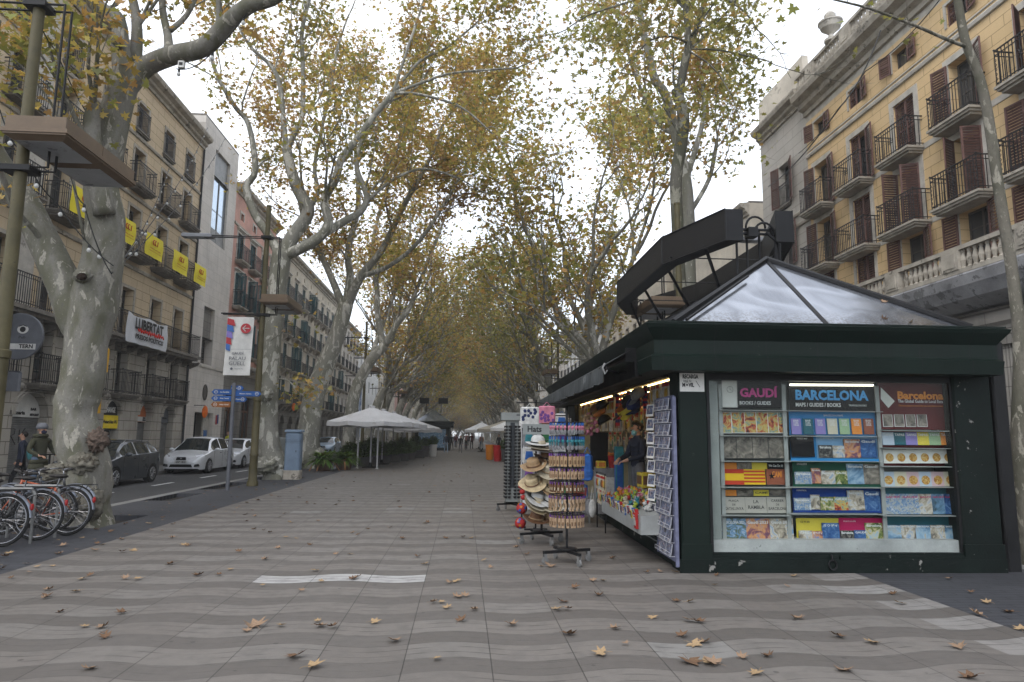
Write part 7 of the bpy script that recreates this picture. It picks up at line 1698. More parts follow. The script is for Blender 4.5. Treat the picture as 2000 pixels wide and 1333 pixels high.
# --- wheeled rack base helper ---
def rack_base(t, L=.34, h=.13):
    b = MB()
    for a in range(4):
        an = a*pi/2+.35; b.prism([(-.02,h),(.02,h),(.02,h+.035),(-.02,h+.035)], 0, L, 'xz'); n = len(b.v)
        M_ = Matrix.Rotation(an, 4, 'Z')
        for i in range(n-8, n): b.v[i] = tuple(M_ @ Vector(b.v[i]))
    b.lathe([(.13,h+.035),(.14,h+.045),(.13,h+.055),(.02,h+.06)], n=18); part('base', b, M_kblk, t)
    for a in range(4):
        an = a*pi/2+.35+pi/2; c = Vector((cos(an)*L*.93, sin(an)*L*.93, 0)); w = MB(); w.M = Matrix.Translation(c+Vector((0,0,.045))) @ Matrix.Rotation(an, 4, 'Z') @ Matrix.Rotation(pi/2, 4, 'X')
        w.lathe([(.02,-.014),(.045,-.012),(.045,.012),(.02,.014)], n=14); w.M = Matrix.Translation(c) @ Matrix.Rotation(an, 4, 'Z'); w.box(-.02,.02,-.02,-.015,.04,.13); w.box(-.02,.02,.015,.02,.04,.13); part('caster', w, M_steel, t)
# --- key-ring spinner ---
SP = Vector((1.38, 9.05, 0))
ks_ = thing('keyring_spinner', 'black wheeled spinner stand packed with wooden key rings, nearest the camera', 'display stand', SP); rack_base(ks_)
part('pole', MB().tube([(0,0,.15),(0,0,1.95)], .016, 8), M_kblk, ks_)
tiers = [(.62,'wood',.22,.12),(.86,'wood',.23,.15),(1.04,'brown',.22,.10),(1.21,'wood',.22,.10),(1.40,'tan',.23,.13),(1.62,'teal',.23,.15),(1.80,'pink',.22,.12)]
b = MB()
for z, *_ in tiers:
    for r in (.20, .235): b.tube([(r*cos(a*pi/12), r*sin(a*pi/12), z) for a in range(25)], .004, 4, False)
    for a in range(8): b.tube([(0,0,z),(.235*cos(a*pi/4), .235*sin(a*pi/4), z)], .003, 3)
part('rings', b, M_kblk, ks_)
for ti, (z, col, r, ln) in enumerate(tiers):
    k0_ = None
    for i in range(26):
        a = 2*pi*i/26+ti*.1; c = SP+Vector(((r)*cos(a), r*sin(a), z-.005))
        if k0_ is None:
            b = MB(); b.tube([(0,0,0),(0,0,-.03)], .006, 4); b.mi = 1
            if col in ('teal','pink'): b.tube([(0,0,-.02),(0,0,-.03-ln*.6)], .004, 4); b.ball((0,0,-.05), (.014,.010,.018), 6, 5); b.mi = 2; b.ball((0,0,-.03-ln*.6), (.016,.008,.025), 6, 5)
            elif ti == 1: b.prism([(-.012,-.03),(.012,-.03),(.008,-.06),(.016,-.08),(.016,-.12),(.006,-.14),(.014,-.15),(-.012,-.15),(-.006,-.12),(.004,-.10),(.002,-.08),(-.014,-.06)], -.007, .007, 'xz')
            else: b.bbox(-.016,.016,-.006,.006,-.03-ln*.8,-.03,.004); b.mi = 2; b.box(-.007,.007,-.0075,-.006,-.03-ln*.6,-.03-ln*.3)
            k0_ = one('key_ring', b, [V['purple'] if ti < 5 else V['blue'], V[col], V['cream' if col == 'brown' else ('brown' if ti < 5 else 'grey')]], 'x', 'key ring', c); o = k0_
        else: o = dup(k0_, c)
        o.rotation_euler = (0, random.uniform(-.08,.08), a+pi/2); s_ = 1.25; o.scale = (s_, s_, 1.22)
        o['label'] = ['pale wooden key ring on the lowest tier of the spinner','guitar-shaped wooden key ring on the second tier from the bottom','brown key ring on the third tier from the bottom of the spinner','pale wooden key ring on the fourth tier from the bottom of the spinner','tan key ring on the fifth tier from the bottom of the spinner','blue-green charm key ring on the second tier from the top','pink and blue charm key ring on the topmost tier'][ti]; o['group'] = f'{ORD[ti]} tier key rings'
# --- hat stand ---
HS = Vector((1.24, 10.7, 0))
hs = thing('hat_stand', 'black wheeled stand piled with straw and felt hats', 'display stand', HS); rack_base(hs, .36); b = MB(); b.tube([(0,0,.15),(0,0,1.75)], .018, 8)
for k in range(6):
    for s in (-1, 1): b.tube([(0,0,.42+k*.22),(s*.13,-.03,.46+k*.22)], .008, 5)
part('pole', b, M_kblk, hs)
sg = thing('shelf_sign', 'grey header board lettered HATS above the hat stand', 'sign', HS+Vector((.12,-.02,1.72)))
part('board', MB().box(-.42,.40,-.01,.01,-.08,.08), M_greyp, sg); b = MB(); b.text('Hats', .13, (-.30,-.012,0), (pi/2,0,0), bold=.003, width=.2); b.text('Hats', .13, (.15,-.012,0), (pi/2,0,0), bold=.003, width=.2)
part('lettering', MB().text('Hats', .13, (-.24,-.012,0), bold=.003, width=.22), M_signB, sg); part('lettering', MB().text('Hats', .13, (.18,-.012,0), bold=.003, width=.22), M_signB, sg)
part('post', MB().tube([(.36,.02,-1.5),(.36,.02,0)], .012, 6), M_kblk, sg)
def hat(style, m_, band, label, loc, rot, s=1.0):
    b = MB(); n = 28; vs = []; R0 = .095; 
    if style == 'bowl': prof_ = [(.19,.0),(.15,.006),(.11,.004),(.10,.02),(.098,.07),(.085,.105),(.05,.12),(.01,.122)]
    else: prof_ = [(.205,.0),(.16,.004),(.115,.0),(.098,.01),(.094,.06),(.090,.105),(.055,.115),(.01,.10)]
    for i, (r, z) in enumerate(prof_):
        for k in range(n):
            a = 2*pi*k/n; zz = z; rr = r
            if i < 2: zz += (.045 if style != 'bowl' else .015)*abs(cos(a))**3*(r/.2); rr *= 1+.06*cos(2*a+pi)
            if i >= 6 and style != 'bowl': zz -= .025*(1-abs(sin(a)))
            if i >= 5: rr *= 1+.12*cos(2*a+pi)
            vs.append((rr*cos(a), rr*sin(a)*1.12, zz))
    fs = [(i*n+k, i*n+(k+1)%n, (i+1)*n+(k+1)%n, (i+1)*n+k) for i in range(len(prof_)-1) for k in range(n)]; fs.append(tuple((len(prof_)-1)*n+k for k in range(n)))
    b.add(vs, fs); t = thing('hat', label, 'hat', HS+Vector(loc), 0, 'hats on the hat stand', rot); part('crown_and_brim', b, m_, t, True)
    c = MB(); c.tube([(.101*cos(a*pi/12), .113*sin(a*pi/12), .022) for a in range(25)], .009, 5, False); part('band', c, band, t); t.scale = (s, s, s); return t
bw, sw = 'bowl', 'brim'
for a in [(bw,'white','black','white straw hat with black band on top of the pile',(-.08,-.14,1.50),(.1,.05,0)),(bw,'cream','black','cream straw hat just under the topmost white one',(-.07,-.15,1.44),(.12,.02,.4)),(bw,'white','brown','third white hat from the top of the pile',(-.06,-.14,1.385),(.1,.02,.9)),
 (sw,'brown','black','dark brown felt hat at the upper back right of the pile',(.08,.0,1.27),(.2,.1,0)),(sw,'tan','brown','caramel felt fedora at the left of the pile, below the white hats',(-.14,-.16,1.16),(.25,-.25,0)),(sw,'cream','tan','flat cream hat right of the caramel fedora',(.06,-.18,1.10),(.5,.2,0)),
 (sw,'straw','brown','tan straw cowboy hat tilted left in the middle of the pile',(-.16,-.18,.90),(.35,-.45,.3)),(bw,'straw','black','straw hat tipped right beside the tan cowboy hat',(.10,-.16,.92),(.6,.5,0)),(sw,'tan','black','second tan hat tipped right, under the straw one',(.12,-.17,.87),(.6,.5,0)),
 (sw,'white','black','large white straw cowboy hat with thin black band low in the pile',(-.10,-.20,.68),(.35,.35,0)),(sw,'cream','black','cream hat nested under the large white cowboy hat',(-.11,-.20,.62),(.35,.35,.1)),(sw,'straw','brown','straw hat nested lowest under the white cowboy hat',(-.11,-.19,.57),(.35,.35,.1)),(bw,'white','black','small white hat with thin black band at lower right',(.11,-.2,.66),(.4,.1,0)),
 (sw,'cream','brown','cream hat under the small white one at lower right',(.12,-.19,.60),(.4,.1,0)),(sw,'brown','tan','wide brown felt hat at the bottom of the pile',(-.10,-.16,.37),(.15,.1,0)),(sw,'tan','brown','wide tan hat at the bottom right of the pile',(.14,-.12,.37),(.15,-.1,0))]:
    hat(a[0], V[a[1]], V[a[2]], a[3], a[4], a[5], 1.08)
for i, (dx, dz) in enumerate([(-.31,.52),(-.33,.30)]):
    b = MB(); b.ball((0,0,0), .085, 18, 12); o = one('toy_ball', b, V['red'], ['upper red and blue spotted toy ball left of the hats','lower red and blue spotted toy ball left of the hats'][i], 'ball', HS+Vector((dx,-.05,dz)), 0, 'spotted toy balls', True)
    s_ = MB()
    for k in range(22):
        v = Vector((random.gauss(0,1), random.gauss(0,1), random.gauss(0,1))).normalized(); s_.mi = k % 2; u = v.orthogonal().normalized(); w_ = v.cross(u); r = .022
        s_.add([v*.0865+(u*cos(q*pi/4)+w_*sin(q*pi/4))*r*1.0 for q in range(8)], [tuple(range(8))])
    part('spots', s_, [V['blue'], V['orange']], o)
# --- bagged shirts hanging behind the hats ---
sb = thing('shirt_rack', 'tall wire display board of bagged t-shirts between sunglasses and hats', 'display stand', (1.50, 12.6, 0))
b = MB(); b.box(-.42,.5,-.01,.01,.3,1.95); part('panel', b, M_wire, sb); b = MB(); b.tube([(-.4,0,0),(-.4,0,1.95)], .015, 6); b.tube([(.48,0,0),(.48,0,1.95)], .015, 6); b.box(-.45,-.35,-.25,.25,.0,.03); b.box(.43,.53,-.25,.25,.0,.03); part('feet', b, M_kblk, sb)
pk0 = None
cols_ = ['white','grey','navy','white','black','white','blue','grey']
for r in range(5):
    for c in range(3):
        loc = Vector((1.50-.28+c*.30, 12.55, .52+r*.31)); k = (r*3+c) % 8
        b = MB(); b.bbox(-.125,.125,-.02,.02,0,.27,.02); b.mi = 1; b.prism([(-.08,.05),(.08,.05),(.06,.2),(-.06,.2)], -.023, -.02, 'xz'); b.tube([(-.04,0,.27),(0,0,.31),(.04,0,.27)], .004, 4)
        o = one('bagged_shirt', b, [V['white' if k % 2 == 0 else 'grey'], V[['navy','teal','green','purple','orange','brown','blue','black'][k]]], f'{["left","middle","right"][c]} bagged t-shirt in the {ORD[4-r]} row of the wire shirt board', 't-shirt', loc, random.uniform(-.15,.15), 'bagged t-shirts')
# patterned tops: fans / bags over the racks
for i, (px, py, w_, h_, cc, lab) in enumerate([(1035,812,.34,.30,'white','white printed bag with dark flowers hanging above the racks, left'),(1068,810,.30,.30,'pink','pink and white printed bag hanging above the racks, right'),(1045,838,.32,.16,'navy','dark blue folded goods hanging under the printed bags')]):
    p = atY(px, py, 12.0); b = MB(); b.bbox(-w_/2,w_/2,-.03,.03,-h_/2,h_/2,.02); b.tube([(-.06,0,h_/2),(0,0,h_/2+.07),(.06,0,h_/2)], .006, 4)
    if i < 2:
        b.mi = 1
        for k in range(12): b.ball((random.uniform(-w_/2+.04,w_/2-.04), -.032, random.uniform(-h_/2+.04,h_/2-.04)), (.03,.004,.03), 7, 4)
    one('printed_bag', b, [V[cc], V[['navy','purple','black'][i]]], lab, 'bag', p, 0, 'printed bags above the racks')
b = MB(); b.tube([(0,0,0),(0,0,2.25)], .014, 6); b.tube([(-.35,0,2.2),(.55,0,2.2)], .01, 6); b.tube([(-.35,0,1.98),(.55,0,1.98)], .01, 6); b.box(-.2,.2,-.02,.02,0,.03); b.box(-.02,.02,-.2,.2,0,.03); one('hanging_rail', b, M_kblk, 'thin black T-shaped rail carrying printed bags above the racks', 'display rail', (1.3, 12.1, 0))
# --- sunglasses tower ---
ST = Vector((1.10, 15.2, 0)); st_ = thing('sunglasses_tower', 'tall grey sunglasses display tower on casters at the far left of the racks', 'display stand', ST); rack_base(st_, .34)
b = MB(); b.bbox(-.14,.14,-.14,.14,.2,1.95,.01); b.box(-.25,.25,-.2,.2,1.95,2.12); part('tower', b, M_greyp, st_); part('mirror', MB().box(-.05,.05,-.146,-.141,.5,1.9), M_pane, st_)
g0 = None
for side in range(2):
    for r in range(22):
        loc = ST+(Vector((-.10+.0, -.17, .30+r*.072)) if side == 0 else Vector((.10, -.17, .30+r*.072)))
        if g0 is None:
            b = MB()
            for s in (-1, 1): b.ball((s*.034,0,0), (.029,.008,.022), 10, 6)
            b.tube([(-.07,.0,.01),(-.01,.0,.012),(.01,.0,.012),(.07,0,.01)], .004, 4); b.tube([(-.068,.0,.01),(-.066,.11,.008)], .003, 4); b.tube([(.068,.0,.01),(.066,.11,.008)], .003, 4); g0 = one('sunglasses', b, M_kblk, 'x', 'sunglasses', loc, 0, None, True); o = g0
        else: o = dup(g0, loc)
        o.rotation_euler = (0, 0, 0); o.scale = (1.15, 1, 1.15); o['group'] = 'sunglasses on the tower'; o['label'] = f'{ORD[min(19, 21-r)] if r > 1 else ["lowest","second lowest"][r]} dark sunglasses from the top, {["left","right"][side]} column of the grey tower' if r > 1 else f'{["lowest","second lowest"][r]} dark sunglasses, {["left","right"][side]} column of the grey tower'
for r in range(22):
    o = dup(g0, ST+Vector((-.17, .0, .30+r*.072))); o.rotation_euler = (0, 0, -pi/2); o['group'] = 'sunglasses on the left face of the tower'; o['label'] = 'dark sunglasses on the street-side face of the grey tower'
# red and white purse cluster
for i in range(9):
    b = MB(); b.ball((0,0,0), (.05,.04,.045), 10, 7); b.tube([(0,0,.04),(0,0,.07)], .006, 4); one('coin_purse', b, V[['red','white','pink'][i%3]], ['red round coin purse hanging beside the sunglasses tower','white round coin purse hanging beside the sunglasses tower','pink round coin purse hanging beside the sunglasses tower'][i%3], 'purse', Vector((1.0+.09*(i%3)+.02*(i//3), 11.6, .78-.09*(i//3))), 0, ['red purses','white purses','pink purses'][i%3], True)
# --- seller ---
sel = person('kiosk seller in black padded jacket and pale blue face mask behind the counter', K_navy, K_gry, K_blk, None, kw(.36, 3.72, .19), -pi/2+.3, H=1.70, pose='stand', sub=2, fingers=True, bulk=1.12, arms={'L': ((-.26,-.06,1.13),(-.16,-.30,1.06),(-.10,-.38,1.03)), 'R': ((.26,-.06,1.13),(.16,-.30,1.06),(.10,-.38,1.03))})
b = MB(); s_ = .97; b.ball((0,.02,1.655*s_), (.088,.10,.085), 16, 12); b.ball((0,-.03,1.72*s_), (.075,.07,.055), 12, 8); vs = []
for v in b.v: v = Vector(v); k = mnz.noise(v*30)*.018; vs.append((v.x*(1+k), v.y+(.03 if v.y < -.05 and v.z < 1.63 else 0)+k, v.z+k))
b.v = vs; part('hair', b, M_hairD, sel, True)
b = MB(); b.ball((0,-.075,1.545*s_), (.060,.05,.05), 12, 8); b.tube([(-.055,-.06,1.56*s_),(-.085,.0,1.60*s_)], .004, 4); b.tube([(.055,-.06,1.56*s_),(.085,.0,1.60*s_)], .004, 4); part('face_mask', b, K_mask, sel, True)
b = MB()
for z in (1.05,1.13,1.21,1.29): b.tube([(.172*cos(a*pi/10), -.01+.128*sin(a*pi/10), z*s_) for a in range(21)], .006, 4, False)
part('jacket_quilting', b, K_blk, sel)
# --- goods on the sloping counter ---
def cz(x): return .56+(x+.33)/1.38*.42+.01
def cp(x, y, dz=0): return kw(x, y, cz(x)+dz)
def plush(c, c2):
    b = MB(); b.ball((0,0,.03), (.035,.03,.035), 8, 6); b.ball((0,-.02,.075), (.026,.026,.024), 8, 6)
    for s in (-1, 1): b.ball((s*.03,-.02,.02), (.014,.02,.012), 6, 4); b.ball((s*.03,0,.05), (.012,.018,.012), 6, 4); b.ball((s*.018,-.01,.098), (.010,.007,.010), 6, 4)
    b.mi = 1; b.ball((0,-.043,.07), (.010,.008,.008), 6, 4); return b.mesh('plush_toy', [V[c], V[c2]], True)
def trinket(c, c2):
    b = MB(); b.lathe([(.022,0),(.026,.01),(.012,.03),(.02,.05),(.014,.07),(.004,.085)], n=10); b.mi = 1; b.ball((0,0,.05), (.022,.022,.010), 8, 4); return b.mesh('figurine', [V[c], V[c2]], True)
def box_(c, c2, w=.07, h=.10):
    b = MB(); b.bbox(-w/2,w/2,-.02,.02,0,h,.004); b.mi = 1; b.box(-w/2+.012,w/2-.012,-.022,-.02,h*.2,h*.75); b.text('BCN', .02, (0,-.0225,h*.86), bold=.001, width=w*.6); return b.mesh('souvenir_box', [V[c], V[c2]])
PLB = {}
def put(kind, mesh, lab, loc, rz, grp, cat, name, rot=None, s=1.):
    o = link(name, mesh, None, loc, 0, rot or (random.uniform(-.15,.15), random.uniform(-.15,.15), rz), (s,s,s)); tag(o, lab, cat, grp); return o
cl_ = ['orange','lime','cream','teal','white','pink','grey','brown','yellow','red']
pm = {c: plush(c, 'black' if c != 'black' else 'white') for c in cl_}; tm_ = {c: trinket(c, c2) for c, c2 in (('white','blue'),('gold','red'),('grey','green'),('black','gold'),('brown','cream'),('teal','yellow'),('red','white'),('green','gold'))}; bm2 = {(a, c): box_(a, c) for a, c in (('red','white'),('white','navy'),('blue','white'),('yellow','brown'),('white','red'),('grey','navy'))}
random.seed(5)
for i in range(52):
    c = cl_[int((i/34)*6) % 6] if i < 26 else random.choice(cl_)
    x = random.uniform(-.28, .05); y = .85+2.3*(1-(i % 26)/26)+random.uniform(-.06,.06)
    put('p', pm[c], f'small {c} soft toy lying on the front half of the kiosk counter', cp(x, y), random.uniform(0,6), f'{c} soft toys on the counter', 'soft toy', 'soft_toy', s=random.uniform(1.0,1.35))
tk = list(tm_)
for i in range(120):
    c = tk[(i*5+i//7) % len(tk)]; x = random.uniform(.05, .98); y = random.uniform(.75, 3.25)
    put('t', tm_[c], f'small {c} figurine standing on the rear half of the kiosk counter', cp(x, y), random.uniform(0,6), f'{c} figurines on the counter', 'figurine', 'figurine', s=random.uniform(.9,1.5))
bk_ = list(bm2)
for i in range(30):
    a = bk_[i % 6]; y = .85+i*.082; lab = f'{a[0]} souvenir box with {a[1]} picture standing along the counter edge'
    put('b', bm2[a], lab, kw(-.345, y, .54+random.uniform(-.03,.03)), -pi/2+KR+random.uniform(-.1,.1), f'{a[0]} and {a[1]} boxes on the counter edge', 'souvenir box', 'souvenir_box', rot=(.15,0,-pi/2+KR), s=random.uniform(.95,1.25))
put('b', box_('red','white',.13,.2), 'red and white tag card hanging from the counter corner near the camera', kw(-.37,.78,.42), 0, 'hanging tag cards', 'card', 'tag_card', rot=(.1,0,-pi/2))
for i in range(12):
    c = ['orange','yellow','lime','red'][i % 4]; b_ = trinket(c, 'white') if (c, 'tt') not in PLB else PLB[(c,'tt')]; PLB[(c,'tt')] = b_
    put('t', b_, f'bright {c} novelty bottle in the row behind the soft toys', cp(.03, .9+i*.19), 0, f'{c} novelty bottles', 'bottle', 'novelty_bottle', s=1.7)
# big items at the back of the counter
def bigbox(name, lab, cat, x, y, z, sx, sy, sz, c, c2=None, rz=0, txt=None):
    b = MB(); b.bbox(-sx/2,sx/2,-sy/2,sy/2,0,sz,.008); b.mi = 1
    if c2: b.box(-sx/2+.02,sx/2-.02,-sy/2-.002,-sy/2,sz*.2,sz*.8); b.box(-sx/2-.002,-sx/2,-sy/2+.02,sy/2-.02,sz*.2,sz*.8)
    if txt: b.text(txt, .05, (-sx/2-.003,0,sz*.5), (pi/2,0,-pi/2), bold=.002, width=sy*.7)
    return one(name, b, [V[c], V[c2 or c]], lab, cat, kw(x, y, z), KR+rz)
bigbox('toy_crate','yellow display box of sweets on the counter in front of the seller','box',.18,2.35,cz(.18)+.12,.26,.34,.22,'yellow','brown')
bigbox('cabinet','pale grey metal cabinet at the far end of the counter','cabinet',.0,4.75,.19,.42,.5,.84,'grey','white')
bigbox('money_box','yellow lettered carton on top of the pale cabinet','box',-.14,4.62,1.03,.16,.22,.13,'yellow','orange')
bigbox('display_box','tall blue display column behind the counter','box',.13,4.25,.19,.15,.15,1.25,'teal','blue')
bigbox('notice_board','large black notice board beside the pale cabinet','board',-.02,5.45,.95,.36,.05,.75,'black')
bigbox('display_board','narrow multi-coloured magazine rack left of the blue column','rack',.22,4.7,.19,.16,.16,1.2,'navy','red')
t = thing('popcorn_tub', 'red and yellow popcorn tub on the pale cabinet', 'tub', kw(.08, 4.62, 1.03)); part('tub', MB().lathe([(.06,0),(.085,.22),(.09,.23)], n=14), V['red'], t); b = MB()
for k in range(30): b.ball((random.uniform(-.06,.06), random.uniform(-.06,.06), .22+random.uniform(0,.06)), .018, 6, 4)
part('popcorn', b, V['orange'], t, True)
b = MB(); b.bbox(-.08,.08,-.04,.04,0,.40,.035); b.ball((0,0,.1), (.10,.05,.12), 10, 7); b.tube([(-.05,0,.40),(0,0,.5),(.05,0,.42)], .008, 4); one('carrier_bag', b, V['blue'], 'bright blue bag hanging between the key ring spinner and the kiosk', 'bag', atY(1147,925,10.6)+Vector((0,0,-.1)), 0)
b = MB()
for k in range(60): b.ball((random.gauss(0,.055), random.gauss(0,.05), random.gauss(0,.08)), random.uniform(.03,.045), 7, 5)
o = one('soft_toy_bunch', b, V['pink'], 'big bunch of pink and tan soft toys hanging by the kiosk opening', 'soft toys', atY(1153,828,12.3), 0, None, True)
b = MB()
for k in range(30): b.ball((random.gauss(-.03,.06), -.05+random.gauss(0,.03), random.gauss(0.03,.08)), random.uniform(.03,.04), 7, 5)
part('brown_bears', b, V['tan'], o, True)
t = thing('low_table', 'low metal table with a blue and red box beside the counter', 'table', kw(-.62, 5.0, 0)); b = MB(); b.box(-.3,.3,-.3,.3,.42,.45); part('tabletop', b, M_steel, t); b = MB()
for sx in (-.27,.27):
    for sy in (-.27,.27): part('leg', MB().box(sx-.015,sx+.015,sy-.015,sy+.015,0,.42), M_steel, t)
bigbox('gift_box','blue and red glossy box on the low metal table','box',-.62,5.0,.45,.5,.5,.25,'blue','red')
for i, (x, y, m_) in enumerate([(-.45,4.1,'grey'),(-.5,4.25,'grey'),(-.42,3.95,'white')]):
    b = MB(); b.ball((0,0,.0), (.07,.05,.16), 10, 8); b.tube([(-.03,0,.14),(0,0,.4),(.03,0,.14)], .008, 4); one('net_bag', b, V[m_], ['left grey net bag hanging at the far end of the counter','middle grey net bag hanging at the far end of the counter','white net bag hanging nearest the counter end'][i], 'bag', kw(x, y, .35), 0, 'net bags by the counter')
# --- hanging goods along the header, scarves and caps ---
M_cello = cm('blister_gold', (.50,.40,.20), .25)
def pack(c, w=.12, h=.26): 
    b = MB(); b.bbox(-w/2,w/2,-.012,.012,-h,0,.006); b.mi = 1; b.ball((0,-.016,-h*.55), (w*.30,.014,h*.26), 8, 6); b.mi = 2; b.box(-w/2+.01,w/2-.01,-.0135,-.012,-.055,-.015); return b.mesh('blister_pack', [V['cream'] if c != 'white' else V['white'], V[c], V['red']])
pkm = {c: pack(c) for c in ('gold','orange','brown','teal','white','yellow','red','grey','navy','green')}
random.seed(9); pk_ = list(pkm)
def hangpack(x, y, z, c, lab, grp, s=1., rz=0): put('h', pkm[c], lab, kw(x, y, z), 0, grp, 'blister pack', 'blister_pack', rot=(random.uniform(-.08,.08), 0, KR-pi/2+rz+random.uniform(-.35,.35)), s=s)
for i in range(8):
    c = ['white','gold','white','cream','gold','white','gold','orange'][i]; c = 'white' if c == 'cream' else c
    hangpack(.12, .75+i*.16, 2.38, c, f'{c} blister pack hanging under the header near the corner pillar', f'{c} packs near the pillar', 1.15)
for i in range(22):
    c = ['gold','orange','gold','yellow','brown','gold'][i % 6]; hangpack(.14, 4.6+i*.20, 2.37, c, f'lamp-lit {c} blister pack hanging under the far half of the header', f'{c} packs under the far header', 1.1)
for i in range(14):
    c = ['grey','white','brown'][i % 3]; hangpack(.35, 4.9+i*.28, 2.02, c, f'{c} blister pack in the lower hanging row at the far end', f'{c} packs in the lower row', 1.1)
for i in range(12):
    c = ['white','grey','gold'][i % 3]; hangpack(.5, 1.0+i*.17, 2.06, c, f'{c} blister pack in the second row behind the postcards', f'{c} packs behind the postcards', 1.1)
sc_m = []
def scarf(a_, c_, h=.75):
    b = MB(); vs = []; n = 10
    for i in range(n+1):
        for k in range(5): vs.append((-.075+.0375*k, .012*sin(k*2+i*.7), -h*i/n))
    for i in range(n):
        b.mi = i % 2
        b.add([vs[5*i+k] for k in range(5)]+[vs[5*i+5+k] for k in range(5)], [(k, k+1, 6+k, 5+k) for k in range(4)])
    b.mi = 1
    for k in range(6): b.tube([(-.07+.028*k,0,-h),(-.07+.028*k,0,-h-.05)], .005, 4)
    return b.mesh('scarf', [V[a_], V[c_]])
for i, (a_, c_) in enumerate([('navy','red'),('red','yellow'),('blue','red'),('yellow','red'),('navy','red'),('black','yellow'),('red','navy'),('navy','red')]):
    o = put('s', scarf(a_, c_, [.5,.62,.55,.6,.5,.7,.6,.75][i]), f'{a_} and {c_} striped football scarf, {ORD[i]} from the near end of the hanging row', kw(.08, 2.0+i*.3, 2.40), 0, 'football scarves under the header', 'scarf', 'scarf', rot=(0,0,KR-pi/2+random.uniform(-.5,.5)), s=.78)
def cap(c, c2):
    b = MB(); b.lathe([(.10,0),(.10,.03),(.085,.08),(.05,.11),(.01,.12)], n=16, sy=1.15); b.mi = 1; b.add([(-.08,-.09,.005),(.08,-.09,.005),(.06,-.19,-.015),(0,-.21,-.02),(-.06,-.19,-.015),(-.08,-.09,.012),(.08,-.09,.012),(.06,-.19,-.008),(0,-.21,-.013),(-.06,-.19,-.008)], [(0,1,2,3,4),(9,8,7,6,5)]); return b.mesh('cap', [V[c], V[c2]], True)
for i, (c, c2, y, z) in enumerate([('grey','grey',2.1,2.24),('navy','yellow',2.4,2.10),('black','orange',2.8,2.16),('yellow','navy',3.1,2.03),('navy','yellow',2.6,2.02),('black','gold',5.2,2.2),('orange','gold',5.5,2.05),('black','black',5.0,1.9),('brown','black',5.9,2.15)]):
    put('c', cap(c, c2), f'{c} baseball cap with {c2} peak hanging {"above the seller" if y < 4 else "at the far end of the header"}, item {["highest","upper","middle","lower","lowest near","dark","bright","low","last"][i]}', kw(.02, y, z), 0, 'caps hanging in the kiosk', 'cap', 'cap', rot=(.5,random.uniform(-.3,.3),KR-pi/2+random.uniform(-.6,.6)), s=1.25)
for i in range(26):
    c = pk_[(i*7+2) % len(pk_)]; hangpack(.62+.3*(i % 3), 3.0+i*.2, 1.62+.22*((i*5) % 3), c, f'{c} blister pack on the middle display strips behind the counter', f'{c} packs on the middle strips', 1.15)
for i in range(14):
    o = put('h', pkm[pk_[i % 10]], f'{pk_[i % 10]} blister pack clipped along the counter end by the low table', kw(-.30, 3.4+.11*(i % 7), .95-.24*(i//7)), 0, f'{pk_[i % 10]} packs at the counter end', 'blister pack', 'blister_pack', rot=(0,0,KR-pi/2+random.uniform(-.4,.4)), s=1.0)
b = MB(); b.tube([(-.30,3.36,.0),(-.30,3.36,.98),(-.30,4.15,.98),(-.30,4.15,0)], .012, 6); b.tube([(-.30,3.36,.74),(-.30,4.15,.74)], .008, 5); one('wire_rack', b, M_kblk, 'thin black wire rack with packs at the far end of the counter', 'wire rack', KO, KR)
# shelves full of small goods on the back and end walls
for r, z in enumerate((1.07, 1.44, 1.80)):
    for i in range(26):
        y = 2.0+i*.28+random.uniform(-.05,.05)
        if random.random() < .5: c = random.choice(tk); put('t', tm_[c], f'{c} figurine on the {["lowest","middle","top"][r]} shelf of the kiosk back wall', kw(1.24, y, z), 0, f'{c} figurines on the {["lowest","middle","top"][r]} back shelf', 'figurine', 'figurine', s=random.uniform(1.4,2.4))
        else: a = random.choice(bk_); put('b', bm2[a], f'{a[0]} and {a[1]} souvenir box on the {["lowest","middle","top"][r]} shelf of the kiosk back wall', kw(1.22, y, z), 0, f'{a[0]} and {a[1]} boxes on the {["lowest","middle","top"][r]} back shelf', 'souvenir box', 'souvenir_box', rot=(0,0,KR-pi/2+random.uniform(-.3,.3)), s=random.uniform(1.4,2.2))
    for i in range(6):
        c = random.choice(tk); put('t', tm_[c], f'{c} figurine on the {["lowest","middle","top"][r]} shelf of the kiosk end wall', kw(.48+i*.11, 9.12, [1.07,1.42,1.77][r]), 0, f'{c} figurines on the {["lowest","middle","top"][r]} end shelf', 'figurine', 'figurine', s=random.uniform(1.4,2.2))
for i in range(30):
    c = pk_[i % len(pk_)]; hangpack(1.38, 2.2+i*.235, 2.36, c, f'{c} blister pack hanging along the top of the back wall', f'{c} packs on the back wall', 1.2)
for i in range(24):
    c = pk_[(i*3) % len(pk_)]; hangpack(.9, 8.9-i*.2, 1.74+.28*(i%3), c, f'{c} blister pack hanging inside the far part of the kiosk', f'{c} packs inside the far part', 1.2)
